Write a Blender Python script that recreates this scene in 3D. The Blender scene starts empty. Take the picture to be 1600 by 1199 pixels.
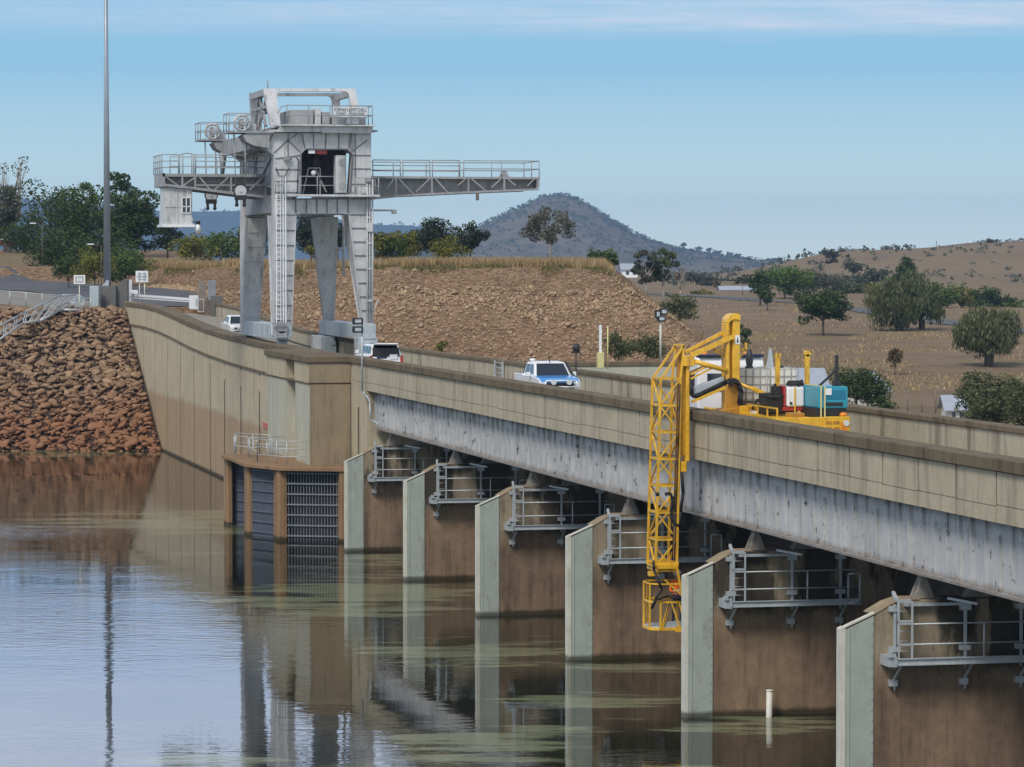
import bpy, bmesh, math, random
import numpy as np
from mathutils import Vector, Matrix, noise as mnoise
random.seed(7)
SC = bpy.context.scene
COL = SC.collection

# ------------------------------------------------------------------ camera and measuring helpers
H = 14.9                       # camera height above the water
F = 5200.0                     # focal length in photo pixels (1600 wide)
PHI = math.atan(188.5 / F)     # pitch down
THETA = math.atan(1180 * math.cos(PHI) / F)   # the bridge runs along +Y
cT, sT = math.cos(THETA), math.sin(THETA)
cP, sP = math.cos(PHI), math.sin(PHI)
FW = Vector((sT * cP, cT * cP, -sP)); RT = Vector((cT, -sT, 0)); UPV = RT.cross(FW)
CAM = Vector((0, 0, H))

def ray(px, py):
    return FW + RT * ((px - 800) / F) + UPV * ((599.5 - py) / F)
def UX(px, py, X): r = ray(px, py); return CAM + r * (X / r.x)
def UY(px, py, Y): r = ray(px, py); return CAM + r * (Y / r.y)
def UZ(px, py, Z): r = ray(px, py); return CAM + r * ((Z - H) / r.z)
def UD(px, py, d):
    r = ray(px, py); return CAM + r * (d / (r.x * sT + r.y * cT))
def W(r, d, z=0.0): return Vector((r * cT + d * sT, -r * sT + d * cT, z))
def RD(X, Y): return X * cT - Y * sT, X * sT + Y * cT
def interp(x, pts):
    if x <= pts[0][0]: return pts[0][1]
    for (a, b), (c, d) in zip(pts, pts[1:]):
        if x <= c: return b + (d - b) * (x - a) / (c - a)
    return pts[-1][1]
def smooth(a, b, x):
    t = min(1, max(0, (x - a) / (b - a))); return t * t * (3 - 2 * t)

cam = bpy.data.cameras.new('camera'); camo = bpy.data.objects.new('camera', cam); COL.objects.link(camo)
cam.sensor_width = 36; cam.lens = F / 1600 * 36; cam.clip_end = 60000; cam.clip_start = 1
camo.matrix_world = Matrix.Translation(CAM) @ Matrix((RT, UPV, -FW)).transposed().to_4x4()
SC.camera = camo

# ------------------------------------------------------------------ mesh builder
def perp(d):
    a = Vector((0, 0, 1)) if abs(d.z) < .9 else Vector((1, 0, 0))
    u = d.cross(a).normalized(); return u, d.cross(u).normalized()

class MB:
    def __init__(s): s.v = []; s.f = []; s.sm = []
    def add(s, vs, fs, smooth=False):
        o = len(s.v); s.v += [tuple(v) for v in vs]
        for f in fs: s.f.append([i + o for i in f]); s.sm.append(smooth)
        return s
    def box(s, x0, x1, y0, y1, z0, z1):
        v = [(x0,y0,z0),(x1,y0,z0),(x1,y1,z0),(x0,y1,z0),(x0,y0,z1),(x1,y0,z1),(x1,y1,z1),(x0,y1,z1)]
        return s.add(v, [(3,2,1,0),(4,5,6,7),(0,1,5,4),(1,2,6,5),(2,3,7,6),(3,0,4,7)])
    def hexa(s, b, t):        # bottom 4 pts ccw, top 4 pts
        return s.add(list(b) + list(t), [(3,2,1,0),(4,5,6,7),(0,1,5,4),(1,2,6,5),(2,3,7,6),(3,0,4,7)])
    def tube(s, p0, p1, r0, r1=None, n=8, caps=True, sm=True):
        p0, p1 = Vector(p0), Vector(p1); r1 = r0 if r1 is None else r1
        d = (p1 - p0)
        if d.length < 1e-6: return s
        d.normalize(); u, w = perp(d); vs = []
        for p, r in ((p0, r0), (p1, r1)):
            for i in range(n):
                a = 2 * math.pi * i / n + math.pi / n
                vs.append(p + u * (r * math.cos(a)) + w * (r * math.sin(a)))
        fs = [(i, (i + 1) % n, n + (i + 1) % n, n + i) for i in range(n)]
        s.add(vs, fs, sm)
        if caps: s.add(vs, [tuple(range(n - 1, -1, -1)), tuple(range(n, 2 * n))])
        return s
    def bar(s, p0, p1, w, h=None):   # square bar
        return s.tube(p0, p1, w * .7071, (h or w) * .7071, n=4, sm=False)
    def path(s, pts, r, n=6):
        for a, b in zip(pts, pts[1:]): s.tube(a, b, r, n=n)
        return s
    def prism(s, poly, axis, a0, a1):   # poly of 2-D points; axis 'x' -> (y,z), 'y' -> (x,z), 'z' -> (x,y)
        def P(p, a):
            return {'x': (a, p[0], p[1]), 'y': (p[0], a, p[1]), 'z': (p[0], p[1], a)}[axis]
        n = len(poly); vs = [P(p, a0) for p in poly] + [P(p, a1) for p in poly]
        fs = [tuple(range(n)), tuple(range(2 * n - 1, n - 1, -1))] + [(i, n + i, n + (i + 1) % n, (i + 1) % n) for i in range(n)]
        return s.add(vs, fs)
    def disc(s, c, axis, r, t, n=20):   # short cylinder
        c = Vector(c); a = Vector(axis).normalized()
        return s.tube(c - a * t / 2, c + a * t / 2, r, n=n)
    def ring(s, c, axis, R, r, n=24, m=6):
        c = Vector(c); a = Vector(axis).normalized(); u, w = perp(a); vs = []; fs = []
        for i in range(n):
            t = 2 * math.pi * i / n; e = u * math.cos(t) + w * math.sin(t)
            for j in range(m):
                q = 2 * math.pi * j / m
                vs.append(c + e * (R + r * math.cos(q)) + a * (r * math.sin(q)))
        for i in range(n):
            for j in range(m):
                fs.append((i*m+j, ((i+1)%n)*m+j, ((i+1)%n)*m+(j+1)%m, i*m+(j+1)%m))
        return s.add(vs, fs, True)
    def ball(s, c, r, n=10, m=7, sc=(1,1,1)):
        vs = []; fs = []
        for j in range(m + 1):
            p = math.pi * j / m
            for i in range(n):
                t = 2 * math.pi * i / n
                vs.append((c[0] + r*sc[0]*math.sin(p)*math.cos(t), c[1] + r*sc[1]*math.sin(p)*math.sin(t), c[2] + r*sc[2]*math.cos(p)))
        for j in range(m):
            for i in range(n): fs.append((j*n+i, (j+1)*n+i, (j+1)*n+(i+1)%n, j*n+(i+1)%n))
        return s.add(vs, fs, True)
    def build(s, name, mat, parent=None, bevel=0, seg=1):
        org = Vector(parent['_o']) if parent else Vector((0, 0, 0))
        me = bpy.data.meshes.new(name)
        me.from_pydata([(x - org.x, y - org.y, z - org.z) for x, y, z in s.v], [], s.f)
        me.polygons.foreach_set('use_smooth', s.sm)
        bm = bmesh.new(); bm.from_mesh(me)
        if not any(s.sm): bmesh.ops.recalc_face_normals(bm, faces=bm.faces)
        else: bmesh.ops.remove_doubles(bm, verts=bm.verts, dist=1e-5); bmesh.ops.recalc_face_normals(bm, faces=bm.faces)
        bm.to_mesh(me); bm.free()
        for m in (mat if isinstance(mat, list) else [mat]): me.materials.append(m)
        o = bpy.data.objects.new(name, me); COL.objects.link(o)
        if bevel:
            b = o.modifiers.new('bevel', 'BEVEL'); b.width = bevel; b.segments = seg; b.limit_method = 'ANGLE'
        o['_o'] = tuple(org)
        if parent: o.parent = parent
        return o

def tag(o, label=None, cat=None, group=None, kind=None):
    if label: o['label'] = label
    if cat: o['category'] = cat
    if group: o['group'] = group
    if kind: o['kind'] = kind
    return o
def thing(name, label, cat, loc, group=None):
    o = bpy.data.objects.new(name, None); COL.objects.link(o); o.location = loc; o['_o'] = tuple(loc)
    o.empty_display_size = .3
    return tag(o, label, cat, group)
def raw(name, verts, faces, mat, parent=None, sm=False):
    org = np.array(parent['_o'] if parent else (0, 0, 0), dtype=float)
    me = bpy.data.meshes.new(name); v = np.asarray(verts, dtype=float) - org; f = np.asarray(faces, dtype=np.int32)
    k = f.shape[1]
    me.vertices.add(len(v)); me.vertices.foreach_set('co', v.ravel())
    me.loops.add(f.size); me.loops.foreach_set('vertex_index', f.ravel())
    me.polygons.add(len(f)); me.polygons.foreach_set('loop_start', np.arange(0, f.size, k, dtype=np.int32))
    me.polygons.foreach_set('loop_total', np.full(len(f), k, dtype=np.int32))
    if sm: me.polygons.foreach_set('use_smooth', np.ones(len(f), dtype=bool))
    me.update(calc_edges=True); me.validate()
    me.materials.append(mat)
    o = bpy.data.objects.new(name, me); COL.objects.link(o); o['_o'] = tuple(org)
    if parent: o.parent = parent
    return o
def lettering(txt, size, loc, rot, mat, parent, name='lettering', sx=1.0):
    cu = bpy.data.curves.new(name, 'FONT'); cu.body = txt; cu.size = size; cu.align_x = 'CENTER'; cu.align_y = 'CENTER'; cu.extrude = .004
    t = bpy.data.objects.new(name + '_tmp', cu); COL.objects.link(t)
    dg = bpy.context.evaluated_depsgraph_get(); me = bpy.data.meshes.new_from_object(t.evaluated_get(dg))
    bpy.data.objects.remove(t); bpy.data.curves.remove(cu)
    me.transform(Matrix.Diagonal((sx, 1, 1, 1)))
    me.name = name; me.materials.clear(); me.materials.append(mat)
    o = bpy.data.objects.new(name, me); COL.objects.link(o); o.parent = parent
    o.location = Vector(loc) - Vector(parent['_o']); o.rotation_euler = rot
    return o

# ------------------------------------------------------------------ materials
def nodes(name):
    m = bpy.data.materials.new(name); m.use_nodes = True; nt = m.node_tree; nt.nodes.clear()
    out = nt.nodes.new('ShaderNodeOutputMaterial'); b = nt.nodes.new('ShaderNodeBsdfPrincipled')
    nt.links.new(b.outputs[0], out.inputs[0]); return m, nt, b, out
def nd(nt, t, **k):
    n = nt.nodes.new('ShaderNode' + t)
    for a, v in k.items():
        if a.startswith('i_'):
            n.inputs[a[2:].replace('_', ' ')].default_value = v
        else: setattr(n, a, v)
    return n
def lk(nt, a, b): nt.links.new(a, b)
def c4(c): return (c[0], c[1], c[2], 1)
def posnode(nt, scale=(1, 1, 1)):
    g = nd(nt, 'NewGeometry'); m = nd(nt, 'Mapping'); m.inputs['Scale'].default_value = scale
    lk(nt, g.outputs['Position'], m.inputs['Vector']); return m.outputs[0]
def noise_t(nt, scale, vec, detail=6, rough=.6):
    n = nd(nt, 'TexNoise', i_Scale=scale, i_Detail=detail, i_Roughness=rough); lk(nt, vec, n.inputs['Vector']); return n.outputs[0]
def ramp(nt, fac, a, b, ca=0., cb=1.):
    r = nd(nt, 'MapRange', i_From_Min=a, i_From_Max=b, i_To_Min=ca, i_To_Max=cb); r.clamp = True
    lk(nt, fac, r.inputs[0]); return r.outputs[0]
def mix(nt, fac, a, b, mode='MIX'):
    m = nd(nt, 'Mix'); m.data_type = 'RGBA'; m.blend_type = mode
    if isinstance(fac, (int, float)): m.inputs[0].default_value = fac
    else: lk(nt, fac, m.inputs[0])
    for i, c in ((6, a), (7, b)):
        if isinstance(c, tuple): m.inputs[i].default_value = c4(c)
        else: lk(nt, c, m.inputs[i])
    return m.outputs[2]
def math_n(nt, op, a, b=None):
    m = nd(nt, 'Math', operation=op)
    for i, x in ((0, a), (1, b)):
        if x is None: continue
        if isinstance(x, (int, float)): m.inputs[i].default_value = x
        else: lk(nt, x, m.inputs[i])
    return m.outputs[0]
def bump(nt, b, h, strength=.3, dist=.05):
    n = nd(nt, 'Bump', i_Strength=strength, i_Distance=dist); lk(nt, h, n.inputs['Height']); lk(nt, n.outputs[0], b.inputs['Normal'])
def sepz(nt):
    g = nd(nt, 'NewGeometry'); s = nd(nt, 'SeparateXYZ'); lk(nt, g.outputs['Position'], s.inputs[0]); return s.outputs

def plain(name, col, rough=.5, var=.25, scale=3., metal=0., dirt=None, dirt_amt=.5, bmp=0., coat=0., rust=0., wet=False):
    """painted or plain surface with soft mottling, and optional vertical dirt streaks"""
    m, nt, b, _ = nodes(name)
    p = posnode(nt); n = noise_t(nt, scale, p, 5)
    lo = tuple(max(0, c * (1 - var)) for c in col); hi = tuple(min(1, c * (1 + var * .6)) for c in col)
    c = mix(nt, ramp(nt, n, .3, .7), lo, hi)
    if dirt:
        ps = posnode(nt, (1, 1, .18)); s = noise_t(nt, scale * 1.7, ps, 6, .7)
        c = mix(nt, math_n(nt, 'MULTIPLY', ramp(nt, s, .52, .7), dirt_amt), c, dirt)
    if rust:
        pr_ = posnode(nt, (1, 1, .3)); r1 = noise_t(nt, 3.1, pr_, 8, .75); r2 = noise_t(nt, .5, p, 4)
        c = mix(nt, math_n(nt, 'MULTIPLY', ramp(nt, math_n(nt, 'ADD', math_n(nt, 'MULTIPLY', r1, .75), math_n(nt, 'MULTIPLY', r2, .25)), .54, .64), rust), c, (.13, .065, .03))
    if wet:
        zz = math_n(nt, 'ADD', sepz(nt)[2], math_n(nt, 'MULTIPLY', n, -.16)); c = mix(nt, ramp(nt, zz, .02, .14, .8, 0), c, (.028, .026, .012))
    lk(nt, c, b.inputs['Base Color'])
    b.inputs['Roughness'].default_value = rough; b.inputs['Metallic'].default_value = metal
    if coat: b.inputs['Coat Weight'].default_value = coat; b.inputs['Coat Roughness'].default_value = .08
    if bmp: bump(nt, b, n, bmp, .02)
    return m

def concrete(name, c1, c2, stain=(.09, .07, .05), stain_amt=.6, band=None, streak=.5, blotch=None):
    m, nt, b, _ = nodes(name)
    p = posnode(nt); big = noise_t(nt, .35, p, 6, .65); mid = noise_t(nt, 2.2, p, 8, .7); fine = noise_t(nt, 14, p, 6, .7)
    c = mix(nt, ramp(nt, big, .3, .7), c1, c2)
    c = mix(nt, ramp(nt, mid, .45, .8, 0, .5), c, tuple(x * .6 for x in c1))
    c = mix(nt, ramp(nt, fine, .35, .7, 0, .35), c, tuple(x * .72 for x in c2))
    z = sepz(nt)
    if band:
        z0, soft, bc1, bc2, amt = band
        zz = math_n(nt, 'ADD', z[2], math_n(nt, 'MULTIPLY', math_n(nt, 'SUBTRACT', big, .5), 1.2))
        bc = mix(nt, ramp(nt, math_n(nt, 'ADD', math_n(nt, 'MULTIPLY', mid, .45), math_n(nt, 'MULTIPLY', noise_t(nt, .55, posnode(nt, (1, 1, .4)), 5, .6), .55)), .38, .62), bc1, bc2)
        bc = mix(nt, ramp(nt, fine, .45, .75, 0, .6), bc, tuple(x * .6 for x in bc1))
        c = mix(nt, ramp(nt, zz, z0 - soft, z0 + soft, amt, 0), c, bc)
    ps = posnode(nt, (1, 1, .10)); s1 = noise_t(nt, 1.6, ps, 6, .65); s2 = noise_t(nt, 5.0, ps, 5, .6)
    st = math_n(nt, 'MULTIPLY', ramp(nt, s1, .5, .72), streak)
    c = mix(nt, st, c, stain)
    c = mix(nt, math_n(nt, 'MULTIPLY', ramp(nt, s2, .56, .72), streak * .7), c, stain)
    if blotch:
        pb = posnode(nt, (1, 1, .32)); b1 = noise_t(nt, .75, pb, 5, .6)
        c = mix(nt, math_n(nt, 'MULTIPLY', ramp(nt, b1, .46, .54, 0, .9), ramp(nt, math_n(nt, 'ADD', z[2], math_n(nt, 'MULTIPLY', mid, .6)), blotch, blotch + .35)), c, (.028, .023, .018))
        b2 = noise_t(nt, 5.5, p, 3, .5); c = mix(nt, ramp(nt, b2, .70, .76, 0, .45), c, (.42, .34, .24))
    zw = math_n(nt, 'ADD', z[2], math_n(nt, 'MULTIPLY', mid, -.2)); c = mix(nt, ramp(nt, zw, .02, .16, .85, 0), c, (.022, .02, .010))      # wet, weedy waterline
    h = math_n(nt, 'ADD', mid, math_n(nt, 'MULTIPLY', fine, .5))
    lk(nt, c, b.inputs['Base Color']); b.inputs['Roughness'].default_value = .9; b.inputs['Specular IOR Level'].default_value = .25
    bump(nt, b, h, .35, .03)
    return m

M = {}
M['parapet'] = concrete('parapet_concrete', (.52, .45, .325), (.41, .355, .255), streak=.5)
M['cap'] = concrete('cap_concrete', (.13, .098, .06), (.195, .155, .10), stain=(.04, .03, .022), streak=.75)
M['wall'] = concrete('wall_concrete', (.56, .475, .33), (.44, .375, .26), band=(4.5, .22, (.42, .285, .165), (.33, .225, .135), .85), streak=.4)
M['block'] = concrete('block_concrete', (.36, .29, .19), (.27, .215, .14), streak=.55, stain=(.08, .06, .04))
M['pale'] = concrete('pale_concrete', (.50, .49, .40), (.44, .42, .33), streak=.3, band=(3.9, .2, (.34, .24, .15), (.26, .18, .11), .8))
M['pier'] = concrete('pier_concrete', (.36, .30, .21), (.22, .175, .12), stain=(.045, .034, .024), streak=.65, blotch=3.6, band=(3.5, .5, (.30, .20, .128), (.145, .098, .064), .9))
M['piertop'] = concrete('pier_top_concrete', (.36, .28, .18), (.26, .2, .13), stain=(.05, .04, .03), streak=.4)
M['rackcol'] = concrete('rack_column_concrete', (.33, .20, .105), (.24, .15, .085), streak=.6)
M['joint'] = plain('shaded_joint_filler', (.05, .038, .028), .9, .4, 2)  # dark sealant whose tone also paints in the shade of the joints
M['deck'] = concrete('deck_concrete', (.33, .30, .25), (.28, .25, .21), streak=.1)
M['farwall'] = concrete('chute_concrete', (.47, .43, .32), (.40, .36, .265), stain=(.07, .055, .04), streak=.8)
M['cranegrey'] = plain('crane_paint', (.52, .52, .525), .5, .2, 1.0, dirt=(.19, .175, .16), dirt_amt=.75, rust=.5)
M['seam'] = plain('shaded_seam_steel', (.13, .13, .14), .7, .2, 3)  # dark tone paints in the shading along the crane's ribs and seams
M['board'] = plain('board_paint', (.66, .68, .70), .5, .06, 3)
M['cranedark'] = plain('crane_weathered_steel', (.31, .31, .315), .55, .2, 1.2, dirt=(.13, .12, .11), dirt_amt=.6, rust=.5)
M['galv'] = plain('galvanised_steel', (.46, .50, .52), .45, .18, 4, metal=.25)
M['girder'] = None
M['plate'] = plain('nose_plate_paint', (.36, .40, .36), .55, .10, 1.5, dirt=(.24, .25, .20), dirt_amt=.6, rust=.35, wet=True)
M['plate_edge'] = plain('nose_edge_paint', (.60, .59, .50), .6, .14, 2, dirt=(.3, .27, .2), dirt_amt=.5, wet=True)
M['rail'] = plain('railing_paint', (.30, .31, .32), .55, .2, 3, rust=.4)
M['rack'] = plain('trash_rack_steel', (.095, .11, .14), .55, .2, 3)
M['rackbar'] = plain('rack_bar_steel', (.17, .19, .21), .5, .2, 3)
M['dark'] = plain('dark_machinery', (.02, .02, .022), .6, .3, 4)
M['rubber'] = plain('black_rubber', (.015, .015, .016), .75, .3, 6)
M['gate'] = plain('rusty_gate_steel', (.055, .045, .038), .7, .4, 1.5, dirt=(.02, .015, .012), dirt_amt=.8)
M['bearing'] = plain('bearing_steel', (.24, .22, .19), .7, .3, 3, dirt=(.10, .06, .04), dirt_amt=.6)
M['yellow'] = plain('yellow_paint', (.78, .44, .026), .45, .22, 3.5, dirt=(.24, .12, .03), dirt_amt=.7, coat=.15, rust=.45)
M['yellowdk'] = plain('worn_yellow_paint', (.48, .22, .02), .5, .3, 3, dirt=(.12, .06, .02), dirt_amt=.6)
M['white'] = plain('white_paint', (.78, .79, .80), .35, .05, 2, coat=.4)
M['wsign'] = plain('white_sign_face', (.75, .76, .76), .5, .05, 2)
M['black'] = plain('black_plastic', (.02, .02, .022), .5, .2, 5)
M['blue'] = plain('blue_paint', (.06, .28, .68), .3, .1, 2, coat=.5)
M['teal'] = plain('teal_paint', (.02, .27, .38), .4, .12, 3, coat=.2)
M['tealdk'] = plain('teal_panel', (.012, .16, .26), .45, .15, 3)
M['red'] = plain('red_paint', (.38, .035, .028), .4, .12, 3, coat=.2)
M['orange'] = plain('hi_vis_orange', (.75, .13, .015), .8, .15, 8)
M['navy'] = plain('navy_cloth', (.02, .03, .07), .85, .2, 8)
M['skin'] = plain('skin', (.42, .25, .17), .6, .08, 9)
M['tank'] = plain('plastic_tank', (.72, .70, .64), .45, .08, 2, dirt=(.5, .46, .38), dirt_amt=.3)
M['cabinet'] = plain('cabinet_paint', (.40, .46, .48), .5, .1, 2)
M['signpost'] = plain('pale_post', (.62, .60, .52), .6, .1, 3)
M['yellowbox'] = plain('cream_box', (.62, .56, .25), .6, .1, 3)
M['roof'] = plain('roof_sheet', (.36, .40, .46), .45, .1, 1)
M['house'] = plain('house_wall', (.62, .60, .56), .7, .1, 1)
M['wood'] = plain('weathered_wood', (.2, .165, .13), .9, .3, 4)
M['bark'] = plain('bark', (.13, .10, .08), .9, .35, 3, bmp=.4)
M['palebark'] = plain('pale_bark', (.36, .31, .26), .9, .3, 3)
M['greyblock'] = concrete('grey_block_concrete', (.17, .165, .16), (.13, .125, .12), streak=.3)
M['amber'] = plain('amber_lens', (.7, .22, .01), .3, .05, 3)
M['mesh'] = plain('zinc_wire', (.50, .55, .58), .5, .1, 4, metal=.2)
def glass(name, col=(.02, .03, .045), rough=.08):
    m, nt, b, _ = nodes(name); b.inputs['Base Color'].default_value = c4(col); b.inputs['Roughness'].default_value = rough
    b.inputs['Specular IOR Level'].default_value = .6; return m
M['glass'] = glass('dark_glass'); M['lamp'] = glass('lamp_lens', (.6, .62, .62), .15)

def girdermat():
    m, nt, b, _ = nodes('girder_paint'); p = posnode(nt); big = noise_t(nt, .8, p, 5, .6); sp_ = noise_t(nt, 4.2, posnode(nt, (1, 1, .55)), 7, .72); st_ = noise_t(nt, 2.2, posnode(nt, (1, 1, .14)), 6, .65)
    c = mix(nt, ramp(nt, big, .3, .7), (.37, .375, .38), (.50, .50, .495))
    c = mix(nt, ramp(nt, st_, .54, .72, 0, .45), c, (.16, .15, .14))
    c = mix(nt, ramp(nt, sp_, .585, .64, 0, .9), c, (.05, .046, .042))
    z = sepz(nt)[2]; lo = ramp(nt, math_n(nt, 'ADD', z, math_n(nt, 'MULTIPLY', sp_, -.5)), 5.98, 6.2, .7, 0); c = mix(nt, lo, c, (.15, .11, .075))
    hi = ramp(nt, math_n(nt, 'ADD', z, math_n(nt, 'MULTIPLY', sp_, .6)), 8.15, 8.5, 0, .8); c = mix(nt, hi, c, (.09, .08, .07))
    lk(nt, c, b.inputs['Base Color']); b.inputs['Roughness'].default_value = .6; bump(nt, b, sp_, .15, .02); return m
M['girder'] = girdermat()
def leafmat(name, c1, c2, sc=.6):
    m, nt, b, out = nodes(name); p = posnode(nt); n = noise_t(nt, sc, p, 4, .7); n2 = noise_t(nt, 6, p, 2)
    c = mix(nt, ramp(nt, n, .3, .7), c1, c2); c = mix(nt, ramp(nt, n2, .4, .7, 0, .5), c, tuple(x * .55 for x in c1))
    gi = nd(nt, 'NewGeometry'); c = mix(nt, ramp(nt, gi.outputs['Random Per Island'], .45, 1, 0, .75), c, tuple(min(1, x * 1.75) for x in c2)); c = mix(nt, ramp(nt, gi.outputs['Random Per Island'], .35, 0, 0, .7), c, tuple(x * .5 for x in c1))
    lk(nt, c, b.inputs['Base Color']); b.inputs['Roughness'].default_value = .65; b.inputs['Specular IOR Level'].default_value = .3
    tr = nd(nt, 'BsdfTranslucent'); lk(nt, c, tr.inputs[0]); ms = nd(nt, 'MixShader'); ms.inputs[0].default_value = .25
    lk(nt, b.outputs[0], ms.inputs[1]); lk(nt, tr.outputs[0], ms.inputs[2]); lk(nt, ms.outputs[0], out.inputs[0]); return m
L = {'dark': leafmat('dark_leaves', (.030, .052, .014), (.062, .095, .024)),
     'mid': leafmat('mid_leaves', (.055, .088, .02), (.095, .14, .033)),
     'olive': leafmat('olive_leaves', (.10, .105, .016), (.17, .165, .026)),
     'bright': leafmat('bright_leaves', (.06, .11, .018), (.11, .17, .03)),
     'grey': leafmat('grey_green_leaves', (.075, .085, .06), (.12, .125, .085)),
     'euc': leafmat('gum_leaves', (.07, .075, .05), (.14, .135, .095)),
     'black': leafmat('blackish_leaves', (.024, .036, .022), (.05, .062, .034)),
     'brown': leafmat('brown_leaves', (.10, .075, .04), (.15, .11, .055)),
     'pep': leafmat('pepper_leaves', (.066, .082, .034), (.115, .13, .055)),
     'far': leafmat('far_leaves', (.05, .06, .04), (.085, .09, .055))}
# ------------------------------------------------------------------ terrain
def gmat():
    m, nt, b, _ = nodes('dry_ground'); p = posnode(nt)
    big = noise_t(nt, .012, p, 7, .6); mid = noise_t(nt, .12, p, 8, .65); fine = noise_t(nt, 1.6, p, 8, .7)
    g = mix(nt, ramp(nt, big, .35, .65), (.225, .16, .098), (.165, .117, .078))
    g = mix(nt, ramp(nt, mid, .42, .68, 0, .8), g, (.30, .22, .132))
    g = mix(nt, ramp(nt, mid, .54, .70, 0, .85), g, (.12, .135, .05))
    g = mix(nt, ramp(nt, fine, .45, .7, 0, .65), g, (.09, .063, .04))
    ps = posnode(nt, (.6, .6, 2.5)); e1 = noise_t(nt, .55, ps, 9, .75); e2 = noise_t(nt, 3.2, ps, 8, .75)
    e = mix(nt, ramp(nt, e1, .3, .7), (.26, .165, .10), (.38, .265, .165))
    e3 = noise_t(nt, 1.1, posnode(nt, (.5, .5, 1.4)), 9, .8)
    e = mix(nt, ramp(nt, e2, .40, .56, .9, 0), e, (.11, .058, .034)); e = mix(nt, ramp(nt, e3, .54, .66, 0, .8), e, (.13, .072, .042))
    e = mix(nt, ramp(nt, e2, .57, .70, 0, .8), e, (.48, .335, .20))
    ge = nd(nt, 'NewGeometry'); s = nd(nt, 'SeparateXYZ'); lk(nt, ge.outputs['True Normal'], s.inputs[0])
    z = sepz(nt)
    f = ramp(nt, s.outputs[2], .90, .955, 1, 0)
    c = mix(nt, f, g, e); lk(nt, c, b.inputs['Base Color']); b.inputs['Roughness'].default_value = .95; b.inputs['Specular IOR Level'].default_value = .15
    bump(nt, b, math_n(nt, 'ADD', math_n(nt, 'MULTIPLY', e2, f), math_n(nt, 'MULTIPLY', fine, .4)), .7, .5)
    return m
M['ground'] = gmat()

ZR = [(150, -2), (250, .3), (300, 2), (350, 3.8), (420, 5.4), (500, 6.6), (560, 7.3), (700, 8.3), (1000, 8.8), (2000, 7.5), (4000, 4), (17000, 0)]
ZL = [(150, 5), (285, 10.6), (310, 11.2), (345, 12.3), (390, 13.7), (425, 16.3), (500, 16.6), (700, 14.5), (1000, 10.5), (2000, 7.5), (4000, 4), (17000, 0)]
DF = [(150, 368), (215, 363), (340, 345), (450, 324), (620, 315), (800, 312), (950, 307), (1100, 303)]
def nz(x, y, s, o=5): return mnoise.fractal(Vector((x * s, y * s, 3.7)), .9, 2.1, o)
def ground(r, d):
    px = 800 + F * r / d
    X, Y = r * cT + d * sT, -r * sT + d * cT
    if X < 38.3 and d < 297: return -4.0
    t = smooth(300, 460, px)
    zb = interp(d, ZL) * (1 - t) + interp(d, ZR) * t
    zb += nz(X, Y, .02, 4) * .35 * smooth(300, 420, d) + nz(X, Y, .004, 3) * 1.0 * smooth(500, 1200, d)
    # low brown hill on the right
    zb += 13.5 * math.exp(-((r - 190) / 62) ** 2 - ((d - 1280) / 230) ** 2) + 7.5 * math.exp(-((r - 118) / 34) ** 2 - ((d - 1180) / 200) ** 2) + 11 * math.exp(-((r - 300) / 80) ** 2 - ((d - 1400) / 260) ** 2)
    # mound with the cut face
    if d < 520:
        df = interp(px, DF) + nz(X, Y, .06, 4) * 2.4
        q = df - d
        top = 14.5 + .5 * nz(X, Y, .07, 3)
        if q > 0:
            bench = .9 * smooth(4.6, 5.2, q)
            front = top - (.22 * min(q, 1.2) + .72 * max(0, q - 1.2)) + bench
            front += nz(X, Y, .35, 5) * .55 * smooth(0, 2.5, q)
        else: front = top
        re = 8.2 + (d - 306) * .03 + nz(X, Y, .15, 3) * .6
        right = top - .76 * max(0, r - re) + nz(X, Y, .3, 4) * .25 * smooth(0, 2, r - re)
        back = 14.5 - .08 * max(0, d - 430)
        zb = max(zb, min(front, right, back))
    return zb

cols = [-1500, -1200, -900, -700, -560, -450] + list(range(-380, 0, 20)) + list(range(0, 1180, 5)) + list(range(1180, 1720, 10)) + [1750, 1800, 1870, 1950, 2050, 2200, 2400, 2700, 3000]
rows = list(np.arange(170, 284, 6.0)) + list(np.arange(284, 372, .8)) + list(np.arange(372, 560, 4.0)) + list(np.arange(560, 800, 10.0)) + list(np.arange(800, 1700, 22.0)) + list(np.geomspace(1700, 10900, 24))
gv = []; nc = len(cols)
for d in rows:
    for px in cols:
        r = (px - 800) / F * d; w = W(r, d, ground(r, d)); gv.append(w[:])
gf = [(j*nc+i, j*nc+i+1, (j+1)*nc+i+1, (j+1)*nc+i) for j in range(len(rows)-1) for i in range(nc-1)]
tag(raw('ground', gv, gf, M['ground'], sm=True), kind='structure')

# distant cone hill and blue ridges
def hillmat(name, c1, c2, c3, sc):
    m, nt, b, _ = nodes(name); p = posnode(nt, (1, 1, 1.5)); n = noise_t(nt, sc, p, 8, .65); n2 = noise_t(nt, sc * 6, p, 6, .7)
    c = mix(nt, ramp(nt, n, .35, .65), c1, c2); c = mix(nt, ramp(nt, n2, .45, .65, 0, .85), c, c3)
    lk(nt, c, b.inputs['Base Color']); b.inputs['Roughness'].default_value = 1; b.inputs['Specular IOR Level'].default_value = 0; return m
M['hill'] = hillmat('scrubby_hill', (.19, .145, .105), (.13, .11, .075), (.055, .06, .04), .006)
M['ridge'] = hillmat('wooded_ridge', (.05, .065, .045), (.04, .05, .036), (.03, .04, .03), .001)
DC = 5200.
CONE = [(560, 408), (640, 398), (700, 380), (755, 350), (800, 329), (845, 308), (880, 303), (908, 312), (940, 336), (975, 358), (1010, 375), (1060, 388), (1120, 399), (1180, 406), (1260, 411), (1400, 416)]
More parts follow.
